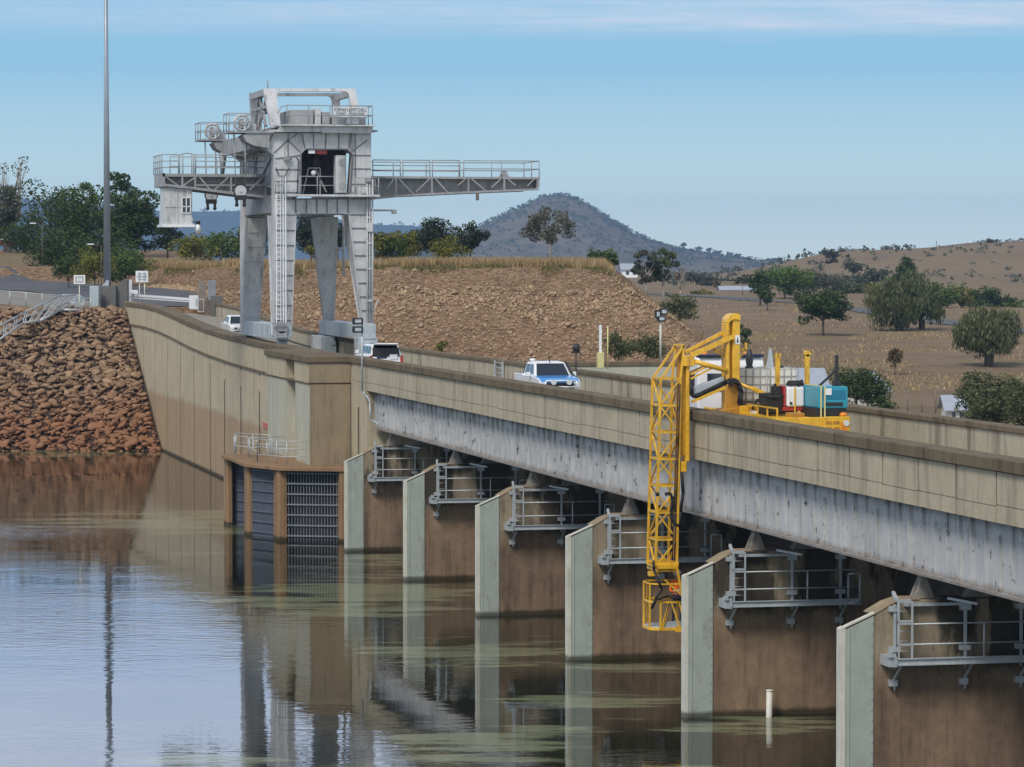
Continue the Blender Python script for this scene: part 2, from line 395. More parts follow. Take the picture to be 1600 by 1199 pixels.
def hillgrid(name, prof, D, depth, mat, step, jag, nrow=28, zbase=0, ns=.01):
    vs = []; pxs = list(range(int(prof[0][0]), int(prof[-1][0]) + 1, step)); n = len(pxs)
    for j in range(nrow + 1):
        t = j / nrow * 2 - 1; d = D + t * depth
        fall = (1 - abs(t)) ** 1.0 if t < 0 else (1 - t) ** .7
        for px in pxs:
            r = (px - 800) / F * D
            zt = H + (411 - interp(px, prof)) * D / F
            z = zbase + (zt - zbase) * fall
            z += jag * nz(r, d, ns, 5) * (.25 + fall)
            vs.append(W(r, d, z)[:])
    fs = [(j*n+i, j*n+i+1, (j+1)*n+i+1, (j+1)*n+i) for j in range(nrow) for i in range(n-1)]
    return tag(raw(name, vs, fs, mat, sm=True), kind='structure')
hillgrid('hill', CONE, DC, 900, M['hill'], 6, 3.5, zbase=2)
RDG = 9600.
R1 = [(-1500, 330), (-700, 318), (-200, 306), (20, 306), (60, 312), (130, 320), (230, 326), (300, 331), (385, 329), (440, 334), (520, 342), (580, 349), (650, 351), (700, 362), (800, 390), (900, 412)]
hillgrid('far_ridge', R1, RDG, 800, M['ridge'], 12, 6, 14, zbase=0, ns=.006)
R2 = [(560, 412), (600, 402), (640, 396), (700, 392), (780, 398), (1100, 407), (1300, 408), (1500, 406), (2200, 402), (3000, 405)]
hillgrid('low_ridge', R2, 8200, 600, M['ridge'], 16, 5, 10, zbase=0, ns=.006)

# roads laid on the ground
M['asphalt'] = plain('asphalt', (.088, .088, .096), .9, .25, .6)
def ribbon(name, path, width, mat, lift=.10, sub=24, zf=None):
    pts = []
    for a, b in zip(path, path[1:]):
        for k in range(sub): t = k / sub; pts.append((a[0] + (b[0]-a[0]) * t, a[1] + (b[1]-a[1]) * t))
    pts.append(path[-1]); vs = []; NW = 8
    for i, p in enumerate(pts):
        q = pts[min(i + 1, len(pts) - 1)]; o = pts[max(i - 1, 0)]
        t = Vector((q[0]-o[0], q[1]-o[1])).normalized(); n = Vector((-t.y, t.x))
        for k in range(NW + 1):
            e = (k / NW - .5) * width; r, d = p[0] + n.x * e, p[1] + n.y * e
            vs.append(W(r, d, (zf or ground)(r, d) + lift)[:])
    m = NW + 1
    fs = [(i*m+k, i*m+k+1, (i+1)*m+k+1, (i+1)*m+k) for i in range(len(pts)-1) for k in range(NW)]
    return tag(raw(name, vs, fs, mat, sm=True), kind='structure')
def pr(px, d): return ((px - 800) / F * d, d)
ribbon('road', [pr(1020, 700), pr(1230, 610), pr(1330, 545), pr(1490, 480), pr(1620, 440), pr(1800, 400)], 6, M['asphalt'], .10)
ribbon('access_road', [pr(318, 300), pr(262, 316), pr(150, 340), pr(0, 356), pr(-250, 372), pr(-700, 388)], 15, M['asphalt'], .07)

# rockfill embankment left of the wall
ED0, ED1, EZ = 263.5, 288.5, 10.75
def emb_z(X, d):
    q = (d - ED0) / (ED1 - ED0)
    r = RD(X, 0)[0]
    return -2.2 * (q < 0) * min(1, -q * 6) + EZ * min(1, max(0, q))
M['earth'] = plain('shaded_earth', (.05, .03, .02), .95, .4, 1.5)  # darkened to paint in the shade showing between the rocks
ev = []; xs = [31.2 - k * 1.5 for k in range(0, 70)] + [-100, -160, -260]
ds = list(np.arange(258, 303, 1.5))
for d in ds:
    for X in xs: ev.append((X, (d - X * sT) / cT, emb_z(X, d) - .12))
n = len(xs)
tag(raw('embankment', ev, [(j*n+i, j*n+i+1, (j+1)*n+i+1, (j+1)*n+i) for j in range(len(ds)-1) for i in range(n-1)], M['earth'], sm=True), kind='structure')

def rockmat(name, a, b_, c_, red):
    m, nt, b, _ = nodes(name); p = posnode(nt); oi = nd(nt, 'NewGeometry'); n = noise_t(nt, 2.6, p, 6, .7); f = noise_t(nt, 9, p, 6, .7); big = noise_t(nt, .22, p, 4)
    c = mix(nt, oi.outputs['Random Per Island'], a, b_); c = mix(nt, ramp(nt, n, .42, .7, 0, .8), c, c_); c = mix(nt, ramp(nt, f, .5, .75, 0, .45), c, tuple(x * .5 for x in a))
    z = sepz(nt); zz = math_n(nt, 'ADD', z[2], math_n(nt, 'MULTIPLY', math_n(nt, 'SUBTRACT', big, .5), 3.5))
    if red: c = mix(nt, ramp(nt, zz, 2.0, 5.2, .85, 0), c, mix(nt, n, (.19, .085, .045), (.30, .145, .075)))
    lk(nt, c, b.inputs['Base Color']); b.inputs['Roughness'].default_value = .92; b.inputs['Specular IOR Level'].default_value = .2; bump(nt, b, f, .5, .04); return m
M['rock'] = rockmat('rockfill_stone', (.10, .06, .04), (.36, .23, .14), (.42, .295, .185), True)
M['rubble'] = rockmat('cut_rubble', (.27, .175, .105), (.40, .28, .175), (.48, .355, .235), False)
def rock_shape(seed):
    rnd = random.Random(seed); bm = bmesh.new()
    for k in range(15):
        v = Vector((rnd.gauss(0, 1), rnd.gauss(0, 1), rnd.gauss(0, 1))).normalized(); q = max(abs(v.x), abs(v.y), abs(v.z))
        bm.verts.new(v * (.72 + .28 / max(q, .58)) * rnd.uniform(.78, 1.06))
    r = bmesh.ops.convex_hull(bm, input=bm.verts[:])
    for v in [v for v in bm.verts if not v.link_faces]: bm.verts.remove(v)
    bmesh.ops.triangulate(bm, faces=bm.faces[:]); bm.verts.index_update()
    for v in bm.verts: v.co *= 1 + .10 * mnoise.noise(v.co * 2.5 + Vector((seed, 0, 0)))
    vs = np.array([v.co[:] for v in bm.verts]); fs = np.array([[v.index for v in f.verts] for f in bm.faces]); bm.free(); return vs, fs
RS = [rock_shape(11 + k) for k in range(14)]
def rotm(a, b, c):
    from mathutils import Euler
    return np.array(Euler((a, b, c)).to_matrix())
def rocks_mesh(name, spots, mat, label, cat):
    V = []; Fc = []; o = 0
    for (p, s, fl) in spots:
        vs, fs = random.choice(RS)
        q = (vs * np.array([1.15, random.uniform(.6, 1), fl])) @ rotm(random.uniform(-.6, .6), random.uniform(-.6, .6), random.uniform(0, 6.3)).T * s + np.array(p)
        V.append(q); Fc.append(fs + o); o += len(vs)
    ob = raw(name, np.vstack(V), np.vstack(Fc), mat); return tag(ob, label, cat, kind='stuff')
spots = []; random.seed(3)
cand = []
for k in range(8000):
    X = 31.0 - random.random() ** 1.15 * 42; d = random.uniform(ED0 - .8, ED1 + 2.5)
    Y = (d - X * sT) / cT; cand.append((X, Y, emb_z(X, d)))
for (X, Y, z) in cand:
    s = random.uniform(.13, .38) * (1.5 if random.random() < .05 else 1); 
    if X + s * .8 > 31.25: X = 31.2 - s * .8
    spots.append(((X, Y, z + random.uniform(-.12, .16)), s, random.uniform(.32, .62)))
for k in range(700):
    X = -11 - random.random() * 50; d = random.uniform(ED0 - .8, ED1 + 2)
    spots.append(((X, (d - X * sT) / cT, emb_z(X, d)), random.uniform(.5, .9), .7))
rocks_mesh('rockfill', spots, M['rock'], 'loose brown rockfill covering the bank beside the long concrete wall', 'rockfill')
rmeshes = []
for k, (vs, fs) in enumerate(RS):
    ob = raw('rock', vs, fs, M['rock']); rmeshes.append(ob.data); bpy.data.objects.remove(ob)
k = 0; placed = []
while k < 300:
    px = random.uniform(-8, 242); d = random.uniform(ED0, ED1 + 1); r = (px - 800) / F * d; w = W(r, d)
    s = random.uniform(.36, .66)
    if w.x > 31.1 - s * .8: continue
    if any((w.x - a) ** 2 + (d - b) ** 2 < .3 for a, b in placed): continue
    placed.append((w.x, d))
    o = bpy.data.objects.new('rock', random.choice(rmeshes)); COL.objects.link(o)
    o.location = (w.x, w.y, emb_z(w.x, d) + .13); o.scale = (s * 1.2, s * random.uniform(.6, 1), s * random.uniform(.36, .62)); o.rotation_euler = (random.uniform(-.4, .7), random.uniform(-.45, .45), random.uniform(0, 6.3))
    tag(o, 'large angular brown rock lying on the rockfill bank beside the concrete wall', 'rock', 'large rocks on the rockfill bank'); k += 1

# rubble over the cut face
spots = []
for k in range(8500):
    px = random.uniform(225, 1085); df = interp(px, DF); q = random.uniform(.6, 15) if random.random() < .65 else random.uniform(5, 9)
    d = df - q; r = (px - 800) / F * d; z = ground(r, d)
    if z < 1 or z > 14.2: continue
    s = random.uniform(.05, .14) * (1 + .5 * (q > 5)) * (1 + (random.random() < .03) * 1.2)
    spots.append((W(r, d, z + s * .1)[:], s, random.uniform(.5, .9)))
rocks_mesh('rubble', spots, M['rubble'], 'tan rubble strewn over the cut earth face behind the crane', 'rubble')

# ------------------------------------------------------------------ water
def watermat():
    m, nt, b, out = nodes('lake_water'); g = nd(nt, 'NewGeometry')
    mp = nd(nt, 'Mapping'); mp.inputs['Rotation'].default_value = (0, 0, THETA); lk(nt, g.outputs['Position'], mp.inputs[0])   # x across the view, y away
    sp = nd(nt, 'SeparateXYZ'); lk(nt, mp.outputs[0], sp.inputs[0])
    def st(sx, sy):
        q = nd(nt, 'Mapping'); q.inputs['Scale'].default_value = (sx, sy, 1); lk(nt, mp.outputs[0], q.inputs[0]); return q.outputs[0]
    film = noise_t(nt, 1, st(.075, .16), 6, .62); film2 = noise_t(nt, 1, st(.3, .9), 7, .72)
    fm = math_n(nt, 'ADD', film, math_n(nt, 'MULTIPLY', math_n(nt, 'SUBTRACT', film2, .5), .22))
    near = ramp(nt, math_n(nt, 'SUBTRACT', math_n(nt, 'SUBTRACT', sepz(nt)[0], 14.0), math_n(nt, 'MULTIPLY', film, 3)), -3, 6)   # scum gathers against the dam
    pat = None
    for (x0, x1, ya, yb, am) in ((60, 600, 796, 834, 1), (380, 720, 900, 966, 1), (560, 900, 1000, 1042, .9), (770, 1090, 1078, 1106, 1), (620, 940, 1135, 1188, 1), (520, 760, 862, 900, .8), (200, 440, 1168, 1200, .8), (0, 250, 702, 716, .8), (1060, 1330, 1116, 1150, .8), (900, 1080, 1036, 1052, .7)):
        a = UZ((x0 + x1) / 2, ya, 0); c = UZ((x0 + x1) / 2, yb, 0); ra, da = RD(a.x, a.y); rc, dc = RD(c.x, c.y); l_ = RD(*UZ(x0, (ya + yb) / 2, 0)[:2])[0]; r_ = RD(*UZ(x1, (ya + yb) / 2, 0)[:2])[0]
        u = math_n(nt, 'DIVIDE', math_n(nt, 'SUBTRACT', sp.outputs[0], (l_ + r_) / 2), (r_ - l_) / 2); v = math_n(nt, 'DIVIDE', math_n(nt, 'SUBTRACT', sp.outputs[1], (da + dc) / 2), abs(da - dc) / 2)
        q = math_n(nt, 'SUBTRACT', am, math_n(nt, 'ADD', math_n(nt, 'MULTIPLY', u, u), math_n(nt, 'MULTIPLY', v, v)))
        pat = q if pat is None else math_n(nt, 'MAXIMUM', pat, q)
    brk = noise_t(nt, 1, st(.11, .5), 7, .68)
    mask = math_n(nt, 'MAXIMUM', math_n(nt, 'MULTIPLY', ramp(nt, fm, .64, .68), near), ramp(nt, math_n(nt, 'ADD', math_n(nt, 'MULTIPLY', pat, .75), math_n(nt, 'ADD', math_n(nt, 'MULTIPLY', math_n(nt, 'SUBTRACT', brk, .5), 6.5), math_n(nt, 'MULTIPLY', math_n(nt, 'SUBTRACT', film2, .5), 3.0))), -.02, .5))
    murk = math_n(nt, 'MULTIPLY', near, ramp(nt, noise_t(nt, 1, st(.04, .05), 4), .35, .6))
    base = mix(nt, mask, mix(nt, murk, (.010, .012, .009), (.024, .024, .009)), mix(nt, ramp(nt, film2, .35, .65), (.12, .14, .065), (.19, .215, .13)))
    lk(nt, base, b.inputs['Base Color'])
    lk(nt, ramp(nt, mask, 0, 1, .012, .09), b.inputs['Roughness']); b.inputs['IOR'].default_value = 1.33
    lk(nt, ramp(nt, mask, 0, 1, .5, .42), b.inputs['Specular IOR Level'])
    w1 = noise_t(nt, 1, st(.9, 2.4), 3, .5); w2 = noise_t(nt, 1, st(.10, .22), 3, .5)
    calm = ramp(nt, noise_t(nt, 1, st(.018, .05), 3), .38, .62, .15, 1)
    h = math_n(nt, 'ADD', math_n(nt, 'MULTIPLY', math_n(nt, 'MULTIPLY', w1, calm), math_n(nt, 'SUBTRACT', .029, math_n(nt, 'MULTIPLY', near, .012))), math_n(nt, 'MULTIPLY', w2, .02))
    bn = nd(nt, 'Bump', i_Strength=1., i_Distance=.55); lk(nt, h, bn.inputs['Height']); lk(nt, bn.outputs[0], b.inputs['Normal'])
    return m
M['water'] = watermat()
wv = [W(-420, -30)[:], (36.6, -60, 0), (36.6, 262, 0), W(-25, 268)[:], W(-420, 268)[:]]
me = MB(); me.add([(v[0], v[1], 0) for v in wv], [(0, 1, 2, 3, 4)])
tag(me.build('water', M['water']), kind='structure')
# ------------------------------------------------------------------ dam: long wall, block, bridge, piers
ZT = [(0, 9.86), (200, 9.82), (212, 9.86), (224, 9.98), (236, 10.22), (246, 10.52), (257, 10.98), (266, 11.3), (276, 11.47), (295, 11.5)]
def zt(Y): return interp(Y, ZT)
WX = 31.3
def Yx(px, X=WX): return UX(px, 600, X).y
def strip(mb, x0, x1, ya, yb, zlo, zhi, step=1.5):       # box strip following the curved crest; zlo / zhi are functions of Y
    n = max(1, int((yb - ya) / step)); vs = []
    for k in range(n + 1):
        y = ya + (yb - ya) * k / n
        vs += [(x0, y, zlo(y)), (x1, y, zlo(y)), (x1, y, zhi(y)), (x0, y, zhi(y))]
    fs = [(0, 1, 2, 3), (4*n+3, 4*n+2, 4*n+1, 4*n)]
    for k in range(n):
        a, b = 4 * k, 4 * k + 4
        for i in range(4): fs.append((a + i, b + i, b + (i + 1) % 4, a + (i + 1) % 4))
    mb.add(vs, fs)
YB = 177.5           # end of the bridge span
w = thing('dam_wall', 'long pale concrete wall with curved brown capping and vertical joints rising from the lake', 'wall', (WX, 230, 0))
b = MB(); strip(b, WX + .22, WX + .9, YB, 289.5, lambda y: -3, lambda y: zt(y) - .34)
jp = [200, 224, 242, 262, 282, 303, 328, 350.5, 376, 405, 424]
ys = sorted([Yx(p) for p in jp])
for a, c in zip(ys, ys[1:]):                      # wall panels stand slightly proud, leaving open joints
    g = .20 if a > 232 else .30
    strip(b, WX, WX + .23, a + g, c - g, lambda y: -3, lambda y: zt(y) - 1.95)
for k in range(18):
    a = 193.5 + k * 5.35
    strip(b, WX - .04, WX + .23, a + .025, min(289.4, a + 5.325), lambda y: zt(y) - 1.82, lambda y: zt(y) - .34)
b.build('wall_face', M['wall'], w)
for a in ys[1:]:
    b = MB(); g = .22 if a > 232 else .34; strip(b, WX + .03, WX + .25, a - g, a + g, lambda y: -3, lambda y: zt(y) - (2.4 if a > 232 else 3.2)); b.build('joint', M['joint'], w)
b = MB(); strip(b, WX - .12, WX + 1.0, 192.5, 289.5, lambda y: zt(y) - .34, lambda y: zt(y)); b.build('capping', M['cap'], w, .03)
b = MB(); strip(b, WX - .10, WX + .05, 192.5, 289, lambda y: zt(y) - 1.95, lambda y: zt(y) - 1.83); b.build('ledge', M['cap'], w)  # strip coloured dark to paint in the shadow line below the parapet
b = MB(); b.box(WX + .1, WX + .7, 287, 292.5, 8, 11.55).build('end_block', M['block'], w)
w2 = thing('parapet_wall', 'weathered concrete parapet along the far side of the dam road with curved capping', 'wall', (37.7, 230, 8))
b = MB(); strip(b, 37.7, 38.1, 178.2, 279, lambda y: 6, lambda y: zt(y) - .2); b.build('wall_face', M['farwall'], w2)
b = MB(); strip(b, 37.62, 38.2, 178.2, 279.2, lambda y: zt(y) - .2, lambda y: zt(y)); b.build('capping', M['cap'], w2, .03)
b = MB(); b.box(37.5, 38.3, 279.2, 280.8, 8, 12.1).build('end_post', M['greyblock'], w2)
# dam road
b = MB(); strip(b, WX + 1.0, 37.69, 40, 330, lambda y: zt(y) - 3, lambda y: zt(y) - 1.1)
tag(b.build('dam_road', M['deck']), kind='structure')

# intake block
blk = thing('intake_block', 'tall square concrete block stepping out from the wall beside the crane', 'intake tower', (29, 183, 0))
b = MB()
ztp = lambda y: 9.5
b.box(29.05, WX + .3, 185.4, 192.6, 3.3, 8.34); b.box(29.05, WX + .3, YB + .04, 182.4, 3.3, 8.34); b.box(29.75, WX + .3, 182.4, 185.4, 3.3, 8.34)
b.build('lower_shaft', M['pale'], blk)
b = MB(); b.box(28.98, WX + .4, 185.45, 192.7, 8.42, 9.5); b.box(28.98, WX + .4, YB - .02, 182.35, 8.42, 9.5); b.box(29.6, WX + .4, 182.35, 185.45, 8.42, 9.5)
b.build('upper_parapet', M['wall'], blk)
b = MB(); b.box(29.0, WX + .3, YB + .0, 192.6, 8.34, 8.42); b.build('painted_shadow_line', M['cap'], blk)  # solid dark strip painted in as the cornice's shadow line
b = MB(); b.box(29.07, WX - .02, YB - .03, YB + .04, 3.3, 8.33); b.build('stained_face', M['block'], blk)
b = MB(); b.box(29.0, WX - .02, YB - .06, YB - .02, 8.43, 9.49); b.build('stained_face', M['block'], blk)
b = MB(); b.box(28.86, WX + .5, YB - .16, 192.9, 9.5, 9.86); b.build('capping', M['cap'], blk, .04)
# abutment return next to the girder end
ab = thing('bridge_abutment', 'narrow concrete abutment face at the far end of the girder', 'abutment', (31.3, 175, 0))
b = MB(); b.box(WX, 38, 172.6, YB - .2, -3, 8.2); b.build('face', M['wall'], ab)
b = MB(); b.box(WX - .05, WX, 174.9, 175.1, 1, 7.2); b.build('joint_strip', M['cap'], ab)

# trash rack bay
tb = thing('trash_rack_bay', 'brown concrete intake bay with dark barred trash racks standing in the water', 'trash rack', (27.5, 181, 0))
Z0 = lambda px, py: Vector(UZ(px, py, 0)[:2] + (0,))
C1, C2, C3, C4_ = Z0(358, 820.5), Z0(391, 836.5), Z0(440.5, 844.5), Z0(534.5, 847)
R1a, R1b, R2a, R2b, R3a, R3b = Z0(361.5, 819), Z0(398, 822), Z0(396, 837), Z0(434, 841.5), Z0(447, 844.5), Z0(531, 846)
P = [C1, C2, C3, C4_]
outl = [(WX, C1.y + .8), (C1.x - .35, C1.y + .8), (C1.x - .35, C1.y - .45), (C2.x - .35, R1b.y - .7), (C2.x - .4, C2.y - .35), (C3.x - .2, C3.y - .55), (C4_.x + .25, C4_.y - .5), (C4_.x + .4, YB), (WX, YB)]
b = MB(); b.prism(outl, 'z', 3.76, 3.98); b.build('top_slab', M['rackcol'], tb, .03)
inn = [(WX, R1a.y + .5), (R1a.x, R1a.y + .5), (R1b.x + .6, R1b.y + .5), (R2a.x + .3, R2a.y + .6), (R2b.x + .3, R2b.y + .6), (R3a.x, R3a.y + .6), (R3b.x, R3b.y + .6), (WX, YB - .1)]
b = MB(); b.prism(inn, 'z', -3, 3.74); b.build('dark_backing', M['dark'], tb)  # solid black block standing in for the shade behind the racks
b = MB(); b.box(C1.x - .2, WX, C1.y + .45, C1.y + .75, -3, 3.61); b.build('side_wall', M['block'], tb)
for p, wx, dp in ((C1, .34, .45), (C2, .40, .9), (C3, .52, 1.3), (C4_, .30, .6)):
    b = MB(); b.prism([(p.x - wx * .5, p.y + dp), (p.x - wx * .5, p.y - .12), (p.x - wx * .3, p.y - .25), (p.x + wx * .5, p.y - .25), (p.x + wx * .5, p.y + dp)], 'z', -3, 3.755); b.build('column', M['rackcol'], tb, .03)
for i, (a, c) in enumerate(((R1a, R1b), (R2a, R2b), (R3a, R3b))):
    t = (c - a).normalized(); ln = (c - a).length; nrm = Vector((t.y, -t.x, 0))
    b = MB()
    for k in range(8):
        z = -.30 + k * .56
        b.bar(a + nrm * .10 + Vector((0, 0, z)), c + nrm * .10 + Vector((0, 0, z)), .075)
    n = max(6, int(ln / (.165 if i == 2 else .09)))
    for k in range(n + 1):
        q = a + t * (ln * k / n) + nrm * .04; b.bar(q + Vector((0, 0, -1)), q + Vector((0, 0, 3.7)), .04 if i == 2 else .07)
    b.build('rack', M['rackbar'] if i == 2 else M['rack'], tb)
def railing(parent, pts, h, mat, nr=2, r=.03, post=None, name='railing', closed=False):
    b = MB(); pts = [Vector(p) for p in pts]
    for a, c in zip(pts, pts[1:]):
        for k in range(1, nr + 1): b.tube(a + Vector((0, 0, h * k / nr)), c + Vector((0, 0, h * k / nr)), r, n=6)
        ln = (c - a).length; n = max(1, round(ln / (post or 1.8)))
        for k in range(n + 1):
            q = a + (c - a) * (k / n); b.tube(q, q + Vector((0, 0, h)), r * 1.1, n=6)
    return b.build(name, mat, parent)
Q = lambda px, py: tuple(UZ(px, py, 3.98))
rl = thing('ledge_railing', 'thin grey handrail standing on the ledge above the trash racks', 'railing', (27, 183, 3.98))
railing(rl, [Q(422, 710), Q(369, 706.5), Q(366, 711.5), Q(388, 714)], 1.1, M['galv'], 2, .022, 2.0)
railing(rl, [Q(402, 722), Q(448, 726), Q(486, 725.5), Q(486, 720)], 1.25, M['galv'], 3, .022, 1.0)
railing(rl, [Q(402, 722), Q(390, 715), Q(460, 712)], 1.1, M['galv'], 2, .022, 2.0)
rs = thing('wall_notice', 'small faded red notice fixed low on the pale wall above the ledge', 'notice', (WX, Yx(415), 5))
a, c = UX(410.5, 660, WX - .05), UX(420.5, 672, WX - .05)
b = MB(); b.box(WX - .06, WX - .005, c.y, a.y, c.z, a.z); b.build('board', plain('faded_red', (.48, .14, .09), .7, .25, 6), rs)

# bridge
br = thing('spillway_bridge', 'long road bridge with concrete parapets on a grey riveted plate girder', 'bridge', (34, 110, 6))
y0, y1 = 36.0, YB - .2
b = MB(); b.box(WX + .06, WX + .5, y0, y1, 8.16, 9.5)
k = 0; y = y1
jy = [Yx(p) for p in (1327, 1276, 1220, 1175, 1132, 1091)]
step = 2.98; off = jy[0]
ys = [off + step * k for k in range(-24, 30)]
rj = random.Random(5)
for a in ys:
    c = a + step
    if c < y0 or a > y1: continue
    a_, c_ = max(a, y0) + .05, min(c, y1) - .05
    zc = 8.60 + rj.uniform(-.03, .03); dx = rj.uniform(0, .012)
    b.box(WX - dx, WX + .07, a_, c_, 8.17, zc - .012); b.box(WX - .006 + dx, WX + .07, a_, c_, zc + .012, 9.5)
b.build('upstream_parapet', M['parapet'], br)
b = MB()
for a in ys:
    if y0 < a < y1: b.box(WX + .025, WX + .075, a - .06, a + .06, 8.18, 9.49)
b.build('shaded_joint_filler', M['joint'], br)['kind'] = 'stuff'
b = MB(); b.box(WX - .11, WX + .62, y0, y1 + .1, 9.5, 9.86); b.build('parapet_capping', M['cap'], br, .035)
b = MB(); b.box(37.7, 38.1, y0, 178.1, 8.0, 9.66); b.build('downstream_parapet', M['farwall'], br)
b = MB(); b.box(37.62, 38.2, y0, 178.1, 9.66, 9.86); b.build('parapet_capping', M['cap'], br, .03)
b = MB(); b.box(WX + .5, 37.69, y0, y1, 8.2, 8.74); b.build('deck_slab', M['deck'], br)
b = MB(); b.box(31.8, 31.83, y0, 172.4, 6.25, 8.2)
b.box(31.64, 32.1, y0, 172.4, 6.17, 6.25); b.box(31.70, 32.0, y0, 172.4, 8.12, 8.2)
y = 172.3; k = 0
while y > y0:
    if k % 5 == 0: b.box(31.66, 31.8, y - .028, y + .028, 6.25, 8.12)
    else: b.box(31.71, 31.8, y - .016, y + .016, 6.25, 8.1 - (.35 if k % 5 == 2 else 0))
    if k % 5 == 3: b.box(31.785, 31.80, y - .5, y + .4, 6.3, 8.1)
    y -= .98; k += 1
b.build('girder', M['girder'], br)
b = MB()
for z in (6.29, 8.06):
    y = 172.3
    while y > 70: b.box(31.782, 31.8, y - .022, y + .022, z, z + .04); y -= .33
b.build('rivets', M['girder'], br)['kind'] = 'stuff'
b = MB(); b.box(37.0, 37.03, y0, 172.4, 6.25, 8.2); b.box(36.8, 37.3, y0, 172.4, 6.17, 6.25); b.build('girder', M['girder'], br)
b = MB()
for y in np.arange(44, 172, 4.9): b.box(31.84, 37, y - .12, y + .12, 6.9, 8.2)
b.build('cross_beams', M['gate'], br)['kind'] = 'stuff'

# piers
NZ = [UZ(538, 860.5, 0), UZ(630, 907, 0), UZ(743, 962, 0), UZ(885, 1030, 0), UZ(1066, 1118, 0)]
PX0 = sum(p.x for p in NZ) / 5; SP = (NZ[0].y - NZ[4].y) / 4
PY0 = sum(p.y + i * SP for i, p in enumerate(NZ)) / 5
print('PIER', PX0, PY0, SP, [(round(p.x, 2), round(p.y, 2)) for p in NZ])
TP = .36
Y4 = PY0 - 4 * SP; YF = Y4 - TP           # near face of the fifth pier, where the walkway was measured
def q4(px, py, dy=.7): p = UY(px, py, YF - dy); return p.x, p.z
def pier_parts():
    x0 = PX0; f = YF; K = {}
    prof = [(x0 + .05, -3), (x0 + .05, 4.62), (x0 + .95, 5.02), (x0 + 1.45, 5.30), (x0 + 1.85, 5.42), (x0 + 14, 5.42), (x0 + 14, -3)]
    b = MB(); b.prism(prof, 'y', f, f + TP); b.prism([(x0 + 1.3, -3), (x0 + 1.3, 5.2), (x0 + 1.85, 5.415), (x0 + 13.9, 5.415), (x0 + 13.9, -3)], 'y', f + TP, f + 1.1); K['body'] = (b, 'pier', .03)
    b = MB(); b.prism([(x0 + .95, 5.02 + .004), (x0 + 1.45, 5.304), (x0 + 1.85, 5.424), (x0 + 2.3, 5.424), (x0 + 2.3, 5.45), (x0 + 1.85, 5.45), (x0 + 1.45, 5.33), (x0 + .95, 5.05)], 'y', f - .02, f + .9); K['sloping_top'] = (b, 'piertop', 0)
    b = MB(); b.prism([(x0 + .10, -3), (x0 + .10, 4.63), (x0 + .93, 5.0), (x0 + .93, -3)], 'y', f - .035, f)
    for k in range(17):
        z = -.1 + k * .305; b.box(x0 + .86, x0 + .90, f - .055, f - .03, z, z + .05)
    b.box(x0 + .20, x0 + .225, f - .055, f - .03, -3, 4.66); K['nose_plate'] = (b, 'plate', 0)
    b = MB(); b.prism([(x0 - .02, -3), (x0 - .02, 4.64), (x0 + .10, 4.695), (x0 + .10, -3)], 'y', f - .05, f + TP + .03)
    b.prism([(x0 + .0, 4.645), (x0 + .95, 5.055), (x0 + .95, 5.10), (x0 + .0, 4.69)], 'y', f - .06, f + .16); K['nose_edge'] = (b, 'plate_edge', 0)
    # bearing under the girder
    b = MB(); xb = 32.05
    b.prism([(xb - .30, 5.44), (xb - .08, 5.98), (xb + .08, 5.98), (xb + .30, 5.44)], 'y', f + .12, f + .18)
    b.prism([(xb - .30, 5.44), (xb - .08, 5.98), (xb + .08, 5.98), (xb + .30, 5.44)], 'y', f + .5, f + .56)
    b.hexa([(xb - .16, f + .18, 5.44), (xb + .16, f + .18, 5.44), (xb + .16, f + .5, 5.44), (xb - .16, f + .5, 5.44)], [(xb - .08, f + .18, 6.0), (xb + .08, f + .18, 6.0), (xb + .08, f + .5, 6.0), (xb - .08, f + .5, 6.0)])
    b.tube((xb, f + .1, 6.05), (xb, f + .6, 6.05), .07, n=10); b.box(xb - .2, xb + .2, f + .05, f + .65, 6.1, 6.168)
    K['bearing'] = (b, 'bearing', 0)
    b = MB(); b.prism([(33.3, 5.44), (33.6, 5.95), (36.2, 5.95), (36.5, 5.44)], 'y', f + .2, f + .55); K['bearing_block'] = (b, 'bearing', 0)
    # walkway on brackets along the near face
    xl, zb = q4(1135, 951); xr, zt_ = q4(1345, 936)
    ya = f - .75
    b = MB(); b.box(xl + .15, xr, ya, ya + .06, zb + .03, zt_ + .02); b.box(xl + .15, xr, ya + .06, f - .08, zt_ - .1, zt_ - .05); b.box(xl + .15, xr, ya - .05, ya, zb + .03, zb + .06); b.box(xl + .15, xr, ya - .05, ya, zt_ - .01, zt_ + .02)
    b.box(xl - .06, xl + .18, ya - .05, f, zb, zt_ + .07); b.box(xl - .1, xl + .02, ya - .12, ya + .1, zt_ + .07, zt_ + .2)
    K['walkway'] = (b, 'galv', 0)
    b = MB()
    z1, z2 = q4(1200, 893)[1], q4(1200, 920)[1]; xlad = q4(1145, 900)[0]; xlr = q4(1163.5, 900)[0]
    for z in (z1, z2): b.tube((xlad, ya, z), (xr - .1, ya, z), .022, n=6)
    xp = q4(1261, 900)[0]; b.tube((xp, ya, zt_), (xp, ya, z1), .03, n=6)
    K['handrail'] = (b, 'galv', 0)
    b = MB()
    for x in (xr - .45, xr - .05): b.tube((x, ya, zb + .1), (x, ya, zb + 1.05), .03, n=6)
    b.tube((xr - .45, ya, zb + 1.05), (xr - .05, ya, zb + 1.05), .03, n=6); b.tube((xr - .45, ya, zb + .1), (xr - .05, ya, zb + .1), .03, n=6)
    K['end_gate'] = (b, 'galv', 0)
    b = MB(); ztop = q4(1150, 863)[1]
    b.bar((xlr, ya, zb + .2), (xlr, ya, ztop), .05)
